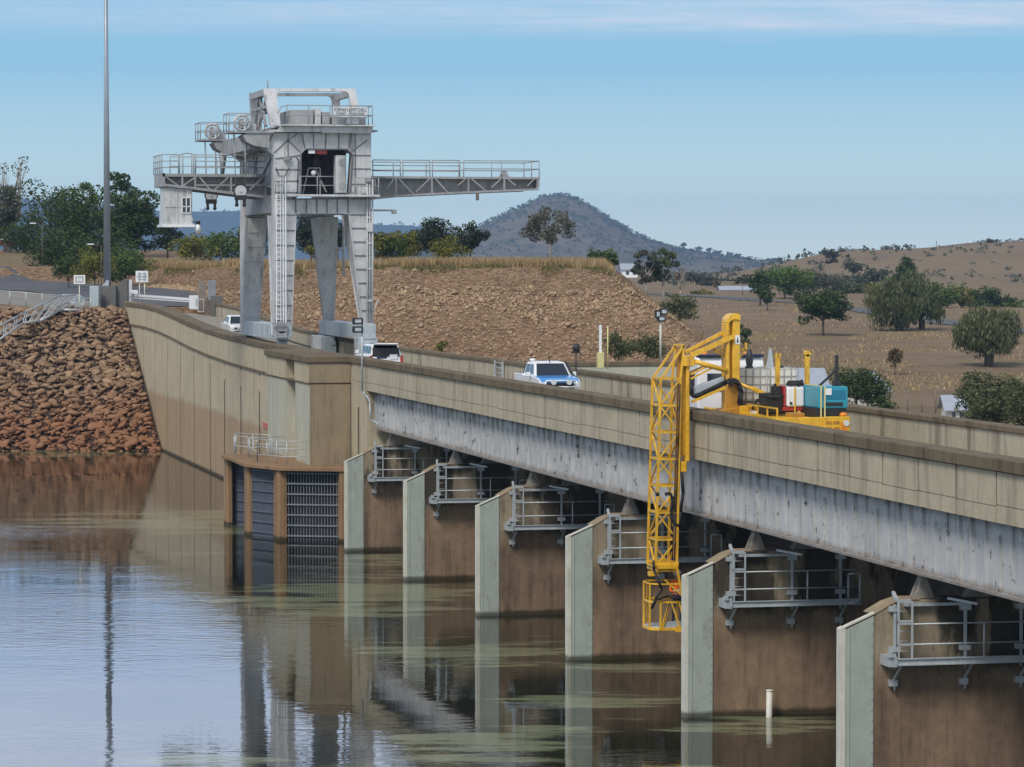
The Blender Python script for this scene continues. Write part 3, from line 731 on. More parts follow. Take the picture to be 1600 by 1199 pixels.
    for (za, zc) in ((ztop - .02, ztop - .56), (z1 + .02, z2)):
        b.bar((xlad, ya, za), (xlad, ya, zc), .055); b.bar((xlad, ya, za), (xlr, ya, za), .055); b.bar((xlad, ya, zc), (xlr, ya, zc), .055)
    z = zb + .4
    while z < ztop: b.tube((xlad + .12, ya + .3, z), (xlr, ya + .3, z), .014, n=5); z += .28
    b.bar((xlad + .12, ya + .3, zb + .2), (xlad + .12, ya + .3, ztop), .04)
    K['ladder'] = (b, 'galv', 0)
    b = MB(); b.bar((xlad, f - .6, ztop + .02), (x0 + 1.55, f + .1, ztop + .16), .09); b.bar((xlad, f - .6, ztop), (xlr, f - .6, ztop), .07); b.bar((xlr, f - .4, ztop - .1), (xlr, f - .4, ztop + .04), .05)
    b.box(xlr, q4(1253, 865)[0], f - .22, f - .02, 5.26, 5.34); b.bar((q4(1222, 860)[0], f - .1, 5.46), (q4(1256, 866)[0], f - .5, 5.32), .07)
    K['top_rail'] = (b, 'galv', 0)
    for px in (1150, 1246, 1322):
        b = MB(); x = q4(px, 900)[0]
        b.bar((x, f - .12, zb - .15), (x, f - .12, ztop - .15), .075)
        for z in (ztop - .28, z2 - .2): b.box(x - .15, x + .15, f - .2, f, z - .07, z + .07)
        b.bar((x + .05, ya + .2, zb), (x - .02, f - .06, zb - .5), .06); b.box(x - .16, x + .08, f - .18, f - .01, zb - .62, zb - .44); b.tube((x, f - .14, zb - .75), (x, f - .14, zb - .4), .035, n=6)
        K.setdefault('hanger', []).append((b, 'galv', 0))
    return K
plabels = ['spillway pier with a grey green steel nose, farthest along beside the trash racks',
           'spillway pier with a grey green steel nose, second along from the trash racks',
           'spillway pier with a grey green steel nose, third along from the trash racks',
           'spillway pier with a grey green steel nose, just left of the hanging yellow lattice tower',
           'steel nosed spillway pier whose foot has a white pipe standing in the water',
           'nearest spillway pier with a tall grey green steel nose at the right edge']
K = pier_parts()
root = thing('spillway_pier', plabels[0], 'pier', (PX0, Y4, 0), 'concrete piers under the spillway bridge')
for nm, it in K.items():
    for (b, mt, bv) in (it if isinstance(it, list) else [it]): b.build(nm, M[mt], root, bv)
def dup(o, loc, label=None):
    c = o.copy(); COL.objects.link(c); c.location = loc
    if label: c['label'] = label
    for ch in list(o.children):
        d = ch.copy(); COL.objects.link(d); d.parent = c
        for g in list(ch.children):
            e = g.copy(); COL.objects.link(e); e.parent = d
    return c
for i in range(6):
    loc = (PX0, PY0 - i * SP, 0)
    if i == 0: root.location = loc
    else: dup(root, loc, plabels[i])
# steel gates closing the bays behind
gl = ['rusty steel spillway gate in the dark bay %s' % s for s in ('between the first and second piers', 'between the second and third piers', 'between the third and fourth piers', 'behind the hanging yellow tower', 'between the two nearest piers', 'at the right edge beyond the nearest pier')]
gate = None
for i in range(6):
    yc = PY0 - i * SP
    if gate is None:
        gate = thing('spillway_gate', gl[0], 'gate', (35, yc, 0), 'steel gates between the piers')
        b = MB(); n = 10; pr_ = []
        for k in range(n + 1):
            a = -.35 + .75 * k / n; pr_.append((44.8 - 8.2 * math.cos(a), 2.5 + 8.2 * math.sin(a)))
        poly = pr_ + [(x + .12, z) for x, z in reversed(pr_)]
        b.prism(poly, 'y', yc - SP + .02, yc - TP - .02); b.build('skin_plate', M['gate'], gate)
        for fy in (.18, .82):
            b = MB(); y = yc - TP - (SP - TP) * fy
            for z in (1.2, 3.6): b.bar((36.9, y, z), (44.3, y, 2.4), .3)
            b.build('arm', M['gate'], gate)
    else: dup(gate, (35, yc, 0), gl[i])
# beyond the bays: apron under the bridge
b = MB(); b.box(36.7, 60, 36, 172.5, -4, -1.2); tag(b.build('spillway_apron', M['block']), kind='structure')
pp = thing('standing_pipe', 'short white plastic pipe standing upright in the water at a pier foot', 'pipe', UZ(1201, 1121, 0))
q = UZ(1201, 1121, 0); zt1 = UY(1201, 1078, q.y).z
b = MB(); b.tube((q.x, q.y, -1), (q.x + .03, q.y, zt1), .105, n=14); b.build('pipe', M['signpost'], pp)
b = MB(); b.ring((q.x + .03, q.y, zt1 - .03), (0, 0, 1), .105, .02); b.build('rim', M['signpost'], pp)

# chute side wall downstream
cw = thing('chute_wall', 'concrete spillway side wall with dark capping running away behind the blue ute', 'wall', (44, 181, 0))
yc = 180.5
b = MB(); b.box(38.2, 52, yc, yc + .5, -2, 9.1); b.prism([(52, -2), (52, 9.1), (66, 1.5), (66, -2)], 'y', yc, yc + .5); b.build('wall_face', M['pale'], cw)
b = MB(); b.box(38.2, 52.1, yc - .06, yc + .7, 9.1, 9.36); b.build('capping', M['cap'], cw, .03)
ld = thing('rung_ladder', 'small steel rung ladder on the far parapet left of the blue ute', 'ladder', (37.6, UX(782, 580, 37.6).y, 8.7))
b = MB(); yq = UX(780, 580, 37.6).y
for dy in (-.9, .9): b.bar((37.58, yq + dy, 8.75), (37.58, yq + dy, 9.8), .1)
for k in range(4): b.tube((37.58, yq - .9, 8.95 + k * .25), (37.58, yq + .9, 8.95 + k * .25), .025)
b.build('rails', M['galv'], ld)
# ------------------------------------------------------------------ gantry crane
CYN, CYR = 207.4, 221.2           # near faces of the two portal frames
cr = thing('gantry_crane', 'tall grey steel gantry crane straddling the dam road with two long side arms', 'crane', (34.8, 215, 8.75))
def g(px, py, Y=CYN): p = UY(px, py, Y); return (p.x, p.z)
def poly(pts, Y=CYN): return [g(*p, Y=Y) for p in pts]
G, GD = M['cranegrey'], M['cranedark']
TH = 1.1
def frame(y):
    def pg(pts): return poly(pts)
    b = MB()
    def pz(pts, a=0, c=TH): b.prism(pg(pts), 'y', y + a, y + c)
    pz([(391, 208), (580, 208), (580, 233), (470, 233), (459, 240), (428, 243), (412, 231), (392, 224)])           # head panel
    pz([(428, 243), (459, 240), (470, 233), (469, 302), (463, 310), (428, 310)])                                     # left column
    pz([(551, 233), (580, 233), (580, 310), (549, 310), (546, 302)])                                                 # right column
    pz([(470, 233), (478, 233), (470.5, 241)]); pz([(543, 233), (551, 233), (550.5, 241)])
    pz([(428, 310), (580, 310), (580, 335), (545, 335), (536, 334), (470, 334), (461, 337), (428, 337)], .02, TH - .02)
    b0 = b; b = MB()
    def rib(a, c, w=.055):
        A, C = g(*a), g(*c); b.bar((A[0], y - .02, A[1]), (C[0], y - .02, C[1]), w)
    for a, c in (((450, 209), (450, 219)), ((450, 219), (428, 239)), ((450, 219), (468, 237)), ((450, 219), (466, 209)), ((450, 219), (450, 248)), ((430, 248), (468, 243)),
                 ((427, 209), (416, 233)), ((472, 209), (476, 232)), ((490, 209), (490, 232)), ((510, 209), (508, 232)), ((530, 209), (529, 232)), ((549, 209), (545, 232)),
                 ((574, 219), (551, 236)), ((555, 209), (555, 300)), ((552, 243), (579, 243)), ((552, 264), (579, 264)), ((550, 288), (579, 288)),
                 ((430, 265), (469, 265)), ((429, 283), (469, 283)), ((429, 301), (468, 301)), ((406, 209), (406, 226))):
        rib(a, c)
    for px in (462, 479, 495, 511, 527, 544): rib((px, 312), (px, 333))
    rib((430, 336), (578, 336), .05); rib((430, 311), (579, 311), .06)
    for a, c in (((470, 241), (470, 302)), ((551, 241), (547, 302)), ((478, 233.5), (543, 233.5))): rib(a, c, .09)
    o = b0.build('portal_frame', G, cr); b.build('stiffeners', M['seam'], o); return o
frame(CYN); frame(CYR)
# legs, tapering in both directions down to the sill beams
def leg(y, tl, tr, bl, brr, ytop, ybot, side):
    zt_, zb = g(500, ytop)[1], g(500, ybot)[1]
    xtl, xtr, xbl, xbr = g(tl, ytop)[0], g(tr, ytop)[0], g(bl, ybot)[0], g(brr, ybot)[0]
    ya, yb = (y, y + 2.6) if side > 0 else (y + TH - 2.6, y + TH)
    ca, cb = (y + .02, y + .95) if side > 0 else (y + .15, y + TH - .02)
    b = MB(); b.hexa([(xbl, ca, zb), (xbr, ca, zb), (xbr, cb, zb), (xbl, cb, zb)], [(xtl, ya, zt_), (xtr, ya, zt_), (xtr, yb, zt_), (xtl, yb, zt_)])
    n = 8
    for k in range(1, n):
        t = k / n; z = zt_ + (zb - zt_) * t; xl = xtl + (xbl - xtl) * t; xr = xtr + (xbr - xtr) * t; yy = ya + (ca - ya) * t
        b.bar((xl + .02, yy - .01, z), (xr - .02, yy - .01, z), .05)
    e = .045; b0 = b; b = MB()
    for k in range(1, n):
        t = k / n; z = zt_ + (zb - zt_) * t; xl = xtl + (xbl - xtl) * t; xr = xtr + (xbr - xtr) * t; yy = ya + (ca - ya) * t
        b.bar((xl + .02, yy - .03, z), (xr - .02, yy - .03, z), .06)
    ribs = b if side > 0 else None; b = b0
    for (xa, xb_) in ((xtl, xbl), (xtr, xbr)):
        for (p, q) in ((ya, ca), (yb, cb)): b.bar((xa, p, zt_), (xb_, q, zb), .09)
    o = b.build('leg', G, cr); (ribs and ribs.build('stiffeners', M['seam'], o)); return o
for y, sd in ((CYN, 1), (CYR, -1)):
    leg(y, 428.5, 462, 428.5, 455, 337, 524, sd); leg(y, 545.5, 579, 566.5, 580, 335, 507, sd)
# sill beams and bogies along the road
zb1, zb0 = g(440, 507)[1], g(440, 531)[1]
xL, xR = (g(428.5, 524)[0] + g(455, 524)[0]) / 2, (g(566.5, 507)[0] + g(580, 507)[0]) / 2
for x, zo in ((xL, 0), (xR, .0)):
    b = MB(); b.box(x - .5, x + .5, CYN - .5, CYR + 1.6, zb0 + zo, zb1 + zo)
    for yy in np.arange(CYN, CYR + 1, 2.2): b.box(x - .53, x + .53, yy - .03, yy + .03, zb0 + .03, zb1 - .03)
    b.build('sill_beam', M['galv'], cr, .03)
    for yy in (CYN + .3, CYR + .7):
        b = MB(); b.prism([(yy - .95, 8.95), (yy + .95, 8.95), (yy + .95, 9.5), (yy + .3, zb0), (yy - .3, zb0), (yy - .95, 9.5)], 'x', x - .3, x + .3); bo = b.build('bogie', M['galv'], cr, .03)
        for dy in (-.6, .6):
            q = MB(); q.disc((x, yy + dy, 9.05), (1, 0, 0), .3, .5); q.build('wheel', M['dark'], bo)
# near left bogie drive cage, near right foot
b = MB()
zc0, zc1 = g(440, 530)[1], g(440, 505)[1]; xa, xb_ = g(424, 520)[0], g(452, 520)[0]; yc = CYN - .9
for x in (xa, xb_):
    b.bar((x, yc, zc0), (x, yc, zc1), .07); b.bar((x, yc, zc1), (x, yc + .9, zc1), .07)
b.bar((xa, yc, zc1), (xb_, yc, zc1), .07); b.bar((xa, yc, zc0 + .15), (xb_, yc, zc0 + .15), .07)
b.build('guard_cage', M['cranedark'], cr)
b = MB(); b.disc(((xa + xb_) / 2, yc + .45, zc0 + .75), (0, 1, 0), .38, .5, 14); b.box((xa + xb_) / 2 - .3, (xa + xb_) / 2 + .3, yc + .2, yc + .8, zc0 + .1, zc0 + .5); b.build('drive_motor', M['cranedark'], cr)
b = MB(); xa = g(520, 533)[0]
b.box(xR - .6, xR + .6, CYN - .45, CYN + 1.3, 8.9, zb0 + .1); b.box(xR - .75, xR + .2, CYN - .9, CYN - .45, 9.0, zb0 - .2); b.build('foot_housing', M['galv'], cr, .03)
b = MB(); p0, p1 = g(490, 550, CYR - 2), g(505, 524, CYR - 2); b.box(p0[0], p1[0], CYR - 2, CYR - 1, 9.0, p1[1]); b.build('white_cabinet', M['white'], cr, .03)
p0, p1 = g(506, 550, CYR - 3), g(526, 526, CYR - 3)
b = MB(); b.prism([(p0[0], 8.9), (p1[0], 8.9), (p1[0], p1[1] - .5), (p1[0] - .15, p1[1]), (p0[0], p1[1])], 'y', CYR - 3, CYR - 1); b.disc((p1[0] - .25, CYR - 3.02, 9.6), (0, 1, 0), .22, .1, 12); b.build('drive_housing', M['cabinet'], cr, .04)
# side girders between the two portals
for (pa, pb_, nm) in ((392, 416, 'side_girder'), (556, 580, 'side_girder')):
    x0, z1 = g(pa, 208); x1, z0 = g(pb_, 233)
    b = MB(); b.box(x0 + .05, x1, CYN + TH, CYR, z0, z1 - .02)
    for yy in np.arange(CYN + 2.2, CYR, 2.2): b.box(x0 + .0, x1 + .04, yy - .03, yy + .03, z0 + .03, z1 - .05)
    b.build(nm, GD, cr)
for (pa, pb_) in ((429, 460), (556, 579)):
    x0, z1 = g(pa, 304); x1, z0 = g(pb_, 332); b = MB(); b.box(x0 + .1, x1, CYN + TH, CYR, z0, z1); b.build('side_girder', GD, cr)
# upstream side plating with the sloping lower edge
x0 = g(428, 260)[0]
yz = lambda px, py: (UX(px, py, x0).y, UX(px, py, x0).z)
b = MB(); b.prism([(CYN + TH, g(480, 236)[1]), (CYR, g(480, 236)[1]), (CYR, g(480, 268)[1]), (CYN + TH, g(480, 292)[1])], 'x', x0 + .15, x0 + .3)
b.bar((x0 + .1, CYR, g(480, 268)[1]), (x0 + .1, CYN + TH, g(480, 292)[1]), .16); b.bar((x0 + .1, CYR - 4, g(480, 300)[1]), (x0 + .1, CYN + TH, g(480, 240)[1]), .14); b.bar((x0 + .1, CYR - 6, g(480, 236)[1]), (x0 + .1, CYR - 3, g(480, 300)[1]), .12)
b.build('side_plating', GD, cr)
# machinery deck
xa, zd1 = g(420, 195); xb_, zd0 = g(580, 207.5)
b = MB(); b.box(xa, xb_ + .05, CYN - .35, CYR + 1.3, zd0, zd0 + .12)
b.prism(poly([(430, 207), (437, 197), (578, 196), (580, 207)]), 'y', CYN - .6, CYN - .32)
b.box(g(500, 200)[0], xb_ - .02, CYN - .66, CYN - .6, zd0 - .05, zd1 - .08); b.box(g(437, 200)[0], xb_ + .1, CYN - 1.0, CYR + 1.3, zd1 - .09, zd1)
b.build('machinery_deck', G, cr)
b = MB(); b.box(xb_ + .02, xb_ + .3, CYN - .7, CYN + 1.5, zd0 + .05, zd1 - .3); b.build('deck_bracket', GD, cr)
zdk = zd1
# upper gantry frame (two rounded portals leaning together)
def head(ybase, ytop):
    b = MB()
    out = [(425, 196), (417.5, 136.5), (562, 136.5), (569, 196)]
    inn = [(440.5, 196), (438, 147), (440, 142.5), (445, 141), (545, 141), (549.5, 143), (552, 148), (556, 196)]
    o = [g(*p) for p in out]; i = [g(*p) for p in inn]
    def Yat(z): t = (z - zdk) / (o[1][1] - zdk); return ybase + (ytop - ybase) * t
    ring = [o[0], o[1], o[2], o[3], i[7], i[6], i[5], i[4], i[3], i[2], i[1], i[0]]
    quads = [(0, 1, 10, 11), (1, 9, 10), (1, 8, 9), (1, 2, 7, 8), (2, 6, 7), (2, 5, 6), (2, 3, 4, 5)]
    vs = [(x, Yat(z), z) for x, z in ring] + [(x, Yat(z) + .55, z) for x, z in ring]; n = len(ring)
    fs = [q for q in quads] + [tuple(k + n for k in q[::-1]) for q in quads] + [(k, (k + 1) % n, n + (k + 1) % n, n + k) for k in range(n)]
    b.add(vs, fs); return b.build('head_frame', G, cr)
head(CYN + .5, CYN + 1.6); head(CYN + 8.6, CYN + 7.4)
x1, zt_ = g(417.5, 136.5); x2, _ = g(562, 136.5)
b = MB(); 
for x in (x1 + .03, x2 - .35): b.box(x, x + .32, CYN + 2.15, CYN + 7.45, zt_ - .42, zt_ - .02)
b.build('tie_beam', GD, cr)
b = MB(); xm = g(424, 170)[0]
for (ya, za, yb_, zb_) in ((CYN + 7.2, zdk, CYN + 5.2, zt_ - .4), (CYN + 2.2, zdk, CYN + 4.6, zt_ - .5), (CYN + 6.2, zdk, CYN + 3, zt_ - 1.4), (CYN + 1.5, zdk + 1.2, CYN + 8, zdk + 1.25)):
    b.bar((xm, ya, za), (xm, yb_, zb_), .17)
b.build('side_bracing', GD, cr)
b = MB(); b.disc((xm + .4, CYN + 4.2, zt_ - 1.0), (1, 0, 0), .5, .35, 18); b.build('sheave', M['dark'], cr)
b = MB(); p, q = g(426.5, 137), g(426.5, 123); b.tube((p[0], CYN + 2.2, p[1]), (q[0], CYN + 2.2, q[1]), .04); b.build('aerial', GD, cr)
# machine housings and name board on the deck
def dbox(name, a, c, y0, y1, mat=G, bev=.03):
    p, q = g(*a), g(*c); b = MB(); b.box(p[0], q[0], y0, y1, min(p[1], q[1]), max(p[1], q[1])); return b.build(name, mat, cr, bev)
dbox('machine_housing', (456, 195), (492, 171.5), CYN + .5, CYN + 5, GD); dbox('machine_housing', (494, 195), (503, 169), CYN + .3, CYN + 3); dbox('machine_housing', (505, 195), (516, 175), CYN + .3, CYN + 4, GD)
dbox('machine_housing', (520, 195), (572, 183), CYN + .1, CYN + 6, GD); dbox('control_box', (541, 194), (560, 184.5), CYN - .1, CYN + .1)
bd = dbox('name_board', (519, 182.5), (572, 168), CYN - .42, CYN - .37, M['board'], 0)
M['ink'] = plain('sign_ink', (.03, .04, .05), .7, .1, 5)
p = g(545.5, 172.8); lettering('FORMAN & MITCHELL', .34, (p[0], CYN - .43, p[1]), (math.pi / 2, 0, 0), M['ink'], bd, sx=.62)
p = g(545.5, 178.4); lettering('SYDNEY   MELBOURNE', .22, (p[0], CYN - .43, p[1]), (math.pi / 2, 0, 0), M['ink'], bd, sx=.80)
# deck handrails
xa = g(428, 195)[0]; xb_ = g(578, 195)[0]
railing(cr, [(g(445, 195)[0], CYN - .9, zdk), (xb_, CYN - .9, zdk), (xb_, CYR + 1.2, zdk)], g(480, 166)[1] - zdk, M['rail'], 2, .03, 1.5)
b = MB(); b.path([(g(430, 178)[0], CYN - .9, g(430, 178)[1]), (g(437, 167.5)[0], CYN - .9, g(437, 167.5)[1]), (g(445, 166)[0], CYN - .9, g(445, 166)[1])], .03); b.build('railing', M['rail'], cr)
# two upstream balconies, each with a big spoked sheave
for y, nm in ((CYN - .4, 0), (CYR - .4, 1)):
    xl, zf = g(355.5, 205.5); xr, zf0 = g(412, 208.5)
    w_ = 2.6
    b = MB(); b.box(xl, xr + .6, y, y + w_, zf0, zf)
    b.prism(poly([(385, 208.5), (378, 212), (384, 222), (396, 228), (420, 232), (420, 208.5)]), 'y', y + .1, y + w_ - .4)
    bal = b.build('balcony', GD, cr)
    xs, zs = g(379, 192)
    q = MB(); q.ring((xs, y + .55, zs), (0, 1, 0), .48, .075, 24); q.ring((xs, y + .55, zs), (0, 1, 0), .27, .03, 18); q.disc((xs, y + .55, zs), (0, 1, 0), .13, .26, 12)
    for k in range(10):
        a = math.pi * k / 5; q.bar((xs, y + .55, zs), (xs + .45 * math.cos(a), y + .55, zs + .45 * math.sin(a)), .05)
    q.ring((xs, y + .75, zs), (0, 1, 0), .48, .075, 24); q.build('sheave_wheel', G, bal)
    q = MB(); q.box(xs - .15, xs + .15, y + .9, y + 1.1, zf, zs + .3); q.box(xs + .35, xs + .9, y + .8, y + 1.6, zf, zf + .5); q.build('winch_block', G, bal)
    railing(bal, [(xr, y + .05, zf), (xl + .05, y + .05, zf), (xl + .05, y + w_ - .05, zf), (xr, y + w_ - .05, zf)], 1.12, M['rail'], 2, .028, 1.0)
    xr1, xr2 = g(366, 230)[0], g(383.5, 230)[0]; zk = g(480, 296)[1]
    xk, _ = g(376.5, 300)
    b = MB()
    for x in (xr1 - .03, xr1 + .05, xr2 - .03, xr2 + .05): b.tube((x, y + .6, zf0 + .2), (xk + (-.3 if x < xk else .3), y + .6, zk), .022, n=5)
    b.build('hoist_rope', GD, cr)
    b = MB(); zc = g(480, 299.5)[1]
    b.disc((xk, y + .6, zc), (0, 1, 0), .37, .24, 22); b.disc((xk, y + .47, zc), (0, 1, 0), .09, .08, 8); hk = b.build('hook_block', G, cr)
    q = MB(); q.box(xk - .36, xk + .36, y + .45, y + .75, zc - .55, zc - .25); q.disc((xk, y + .62, zc + .05), (0, 1, 0), .46, .1, 18)
    for s in (-1, 1): q.tube((xk + s * .24, y + .6, zc - .82), (xk + s * .24, y + .6, zc - .5), .09, n=8); q.ball((xk + s * .24, y + .6, zc - .85), .13)
    q.build('hook', M['dark'], hk)
# tapered spout under the balcony (drain)
p, q = g(348.5, 234, CYR), g(347.5, 272, CYR); b = MB(); b.tube((p[0], CYR, p[1]), (q[0], CYR, q[1]), .3, .13, 10); b.build('rope_guide', GD, cr)
# long arms
AY0, AY1 = 212.2, 216.8
def ga(px, py): return g(px, py, AY0)
b = MB()
top = [ga(254, 271.5), ga(431, 271.5)]
b.prism([ga(254, 277), ga(431, 277), ga(431, 309), ga(385, 306), ga(300, 296), ga(256, 292)], 'y', AY0 + .9, AY0 + 1.05)
b.prism([ga(254, 277), ga(431, 277), ga(431, 309), ga(385, 306), ga(300, 296), ga(256, 292)], 'y', AY1 - 1.0, AY1 - .85)
b.box(top[0][0], top[1][0], AY0, AY1, ga(300, 276.5)[1], top[0][1]); b.box(ga(254, 280)[0], ga(258, 280)[0], AY0, AY1, ga(500, 293)[1], ga(500, 272)[1])
A = [ga(256, 289), ga(300, 294), ga(385, 304.5), ga(431, 310)]
for yy in (AY0 + .06, AY1 - .06):
    for p, q in zip(A, A[1:]): b.bar((p[0], yy, p[1]), (q[0], yy, q[1]), .16)
    for px in (256, 285, 305, 361, 415):
        p = ga(px, 276); z = interp(p[0], [(a[0], a[1]) for a in A]); b.bar((p[0], yy, p[1]), (p[0], yy, z), .11)
    for (pa, ya_), (pb_, yb_) in (((260, 277), (278, 290)), ((305, 277), (287, 290)), ((312, 277), (328, 296)), ((357, 277), (335, 297)), ((411, 277), (390, 297))):
        p, q = ga(pa, ya_), ga(pb_, yb_); b.bar((p[0], yy, p[1]), (q[0], yy, q[1]), .09)
p, q = ga(306, 289.5), ga(412, 289.5); b.bar((p[0], AY0 + .06, p[1]), (q[0], AY0 + .06, q[1]), .08)
arm = b.build('cantilever_arm', GD, cr)
zr = top[0][1]; hr = ga(500, 243.5)[1] - zr
railing(arm, [(ga(252, 270)[0] + .05, AY1 - .1, zr), (ga(252, 270)[0] + .05, AY0 + .1, zr), (ga(279, 270)[0], AY0 + .1, zr)], hr, M['rail'], 3, .03, 1.2)
railing(arm, [(ga(306, 270)[0], AY0 + .1, zr), (ga(428, 270)[0], AY0 + .1, zr)], hr, M['rail'], 3, .03, 1.6)
railing(arm, [(ga(279, 270)[0], AY1 - .1, zr), (ga(428, 270)[0], AY1 - .1, zr)], hr, M['rail'], 2, .03, 1.6)
b = MB()
for px in (281, 286, 300, 305): p = ga(px, 272); b.tube((p[0], AY0 + .1, zr), (p[0], AY0 + .1, zr + hr * 1.02), .035)
b.path([(ga(px, 285)[0], AY0 + .1, ga(500, py)[1]) for px, py in ((281, 244.5), (286, 242), (293, 241), (300, 242), (305, 244.5))], .03)
b.build('ladder_gate', M['rail'], arm)
# operator cab under the arm
y0c, y1c = AY0 + .2, AY0 + 2.6
cab = MB(); cab.prism([ga(256, 352), ga(303, 352), ga(303, 345), ga(301, 338), ga(301, 296), ga(258, 292)], 'y', y0c, y1c)
cab = cab.build('operator_cab', G, cr, .04)
b = MB(); p, q = ga(253.5, 355), ga(305, 351); b.box(p[0], q[0], y0c - .2, y1c + .2, p[1], q[1]); b.build('cab_floor', M['white'], cab)
p, q = ga(285, 333), ga(298, 309)
b = MB(); b.box(p[0], q[0], y0c - .02, y0c + .1, p[1], q[1]); b.build('window', M['glass'], cab)
b = MB()
for x in (p[0], (p[0] + q[0]) / 2, q[0]): b.bar((x, y0c - .04, p[1]), (x, y0c - .04, q[1]), .06)
for z in (p[1], p[1] + (q[1] - p[1]) * .42, q[1]): b.bar((p[0], y0c - .04, z), (q[0], y0c - .04, z), .06)
b.build('window_frame', M['white'], cab)
b = MB(); p = ga(303, 320); b.box(p[0] - .12, p[0] - .06, y0c + .3, y1c - .3, p[1] - .2, p[1] + .8); b.build('window', M['glass'], cab)
b = MB(); p, q = ga(280, 330), ga(281, 300); b.bar((p[0] - .1, y0c - .02, p[1] - .9), (p[0] - .1, y0c - .02, q[1]), .05); b.bar((ga(258, 285)[0], y0c - .02, ga(500, 324)[1]), (ga(281, 285)[0], y0c - .02, ga(500, 324)[1]), .04); b.build('panel_seam', G, cab)
p = ga(310, 353); b = MB(); b.tube((p[0], y0c, p[1] - .35), (p[0], y0c, p[1] + .12), .26, .10, 12); b.ball((p[0], y0c, p[1] - .34), .2); lp = b.build('floodlight', M['white'], cr)
b = MB(); b.tube((p[0], y0c, p[1] + .1), (p[0], y0c, p[1] + .32), .14, n=10); b.bar((p[0] - .4, y0c, p[1] + .25), (p[0], y0c, p[1] + .25), .05); b.build('lamp_cap', M['dark'], lp)
# downstream arm
b = MB(); bot = [ga(578, 311), ga(640, 305), ga(745, 300), ga(842, 296)]
web = [ga(578, 278), ga(843, 279)] + bot[::-1]
b.prism(web, 'y', AY0 + .9, AY0 + 1.05); b.prism(web, 'y', AY1 - 1.0, AY1 - .85)
b.box(ga(578, 285)[0], ga(844, 285)[0], AY0, AY1, ga(500, 278.5)[1], ga(500, 275)[1]); b.box(ga(839, 285)[0], ga(843, 285)[0], AY0, AY1, ga(500, 292)[1], ga(500, 278)[1])
for yy in (AY0 + .06, AY1 - .06):
    for p, q in zip(bot, bot[1:]): b.bar((p[0], yy, p[1]), (q[0], yy, q[1]), .13)
    bb = [(a[0], a[1]) for a in bot]
    for px in (584, 619, 675, 732, 788): x = ga(px, 285)[0]; b.bar((x, yy, ga(500, 278)[1]), (x, yy, interp(x, bb)), .11)
    for (pa, pb_, py) in ((616, 604, 296), (623, 646, 303), (672, 650, 300), (680, 700, 301), (728, 716, 290), (736, 760, 299), (784, 768, 293), (792, 806, 290), (836, 824, 291)):
        p, q = ga(pa, 279), ga(pb_, py); b.bar((p[0], yy, p[1]), (q[0], yy, q[1]), .085)
for px in (640, 698, 726): p = ga(px, 279); b.bar((p[0], AY0 + .88, p[1]), (p[0], AY0 + .88, interp(p[0], bb)), .06)
arm2 = b.build('cantilever_arm', GD, cr)
zr2 = ga(500, 275)[1]; h2 = ga(500, 249.5)[1] - zr2
railing(arm2, [(ga(725, 285)[0], AY0 + .1, zr2), (ga(843, 285)[0], AY0 + .1, zr2), (ga(843, 285)[0], AY1 - .1, zr2), (ga(582, 285)[0], AY1 - .1, zr2)], h2, M['rail'], 2, .03, 2.2)
for pa, pb_ in ((583, 626), (630, 672), (676, 719)): railing(arm2, [(ga(pa, 285)[0], AY0 + .1, zr2), (ga(pb_, 285)[0], AY0 + .1, zr2)], h2, M['rail'], 3, .03, 1.5)
b = MB(); p = ga(791, 270); b.hexa([(p[0] - .3, AY0 + .4, zr2), (p[0] + .3, AY0 + .4, zr2), (p[0] + .3, AY0 + 1, zr2), (p[0] - .3, AY0 + 1, zr2)], [(p[0] - .08, AY0 + .5, zr2 + .45), (p[0] + .1, AY0 + .5, zr2 + .45), (p[0] + .1, AY0 + .9, zr2 + .45), (p[0] - .08, AY0 + .9, zr2 + .45)]); b.build('beacon', M['cranedark'], arm2)
b = MB(); p = ga(749, 300); b.box(p[0] - .09, p[0] + .09, AY0 + .5, AY0 + .7, ga(500, 312)[1], p[1]); b.build('limit_switch', GD, arm2)
b = MB(); p, q = g(578, 328), g(621, 331.5); b.bar((p[0], CYN + .5, p[1] - .03), (q[0], CYN + .5, p[1] - .03), .12); b.box(q[0] - .25, q[0], CYN + .3, CYN + .7, q[1] - .12, q[1] + .16); b.build('lamp_bracket', GD, cr)
# service platform across the near portal, its rail, and the machinery behind it
p, q = g(446, 304), g(590, 308)
b = MB(); b.box(p[0], q[0], CYN - .85, CYN, q[1], q[1] + .13); b.build('service_platform', G, cr)
zs = q[1] + .13
railing(cr, [(g(428, 300)[0], CYN - .8, zs), (g(440, 300)[0], CYN - .8, zs)], 1.15, M['rail'], 2, .03, 1.0)
railing(cr, [(g(466, 300)[0], CYN - .8, zs), (g(519, 300)[0], CYN - .8, zs)], 1.12, M['rail'], 2, .03, .9)
railing(cr, [(g(552, 300)[0], CYN - .8, zs), (g(588, 300)[0], CYN - .8, zs), (g(588, 300)[0], CYN + 4, zs)], 1.05, M['rail'], 2, .03, 1.2)
p, q = g(525, 302), g(541, 243); b = MB(); b.box(p[0], q[0], CYN + .1, CYN + .9, p[1], q[1]); hs = b.build('control_cabinet', G, cr, .03)
b = MB()
for a in (249, 286): u, v = g(530, a + 10), g(539, a); b = MB(); b.box(u[0], v[0], CYN + .07, CYN + .11, u[1], v[1]); b.build('access_panel', GD, hs)
p, q = g(471, 303), g(560, 230); b = MB(); b.box(p[0], q[0], CYN + 4.5, CYN + 4.7, p[1], q[1]); b.build('dark_interior_sheet', M['dark'], cr)  # black sheet standing in for the shade inside the portal opening
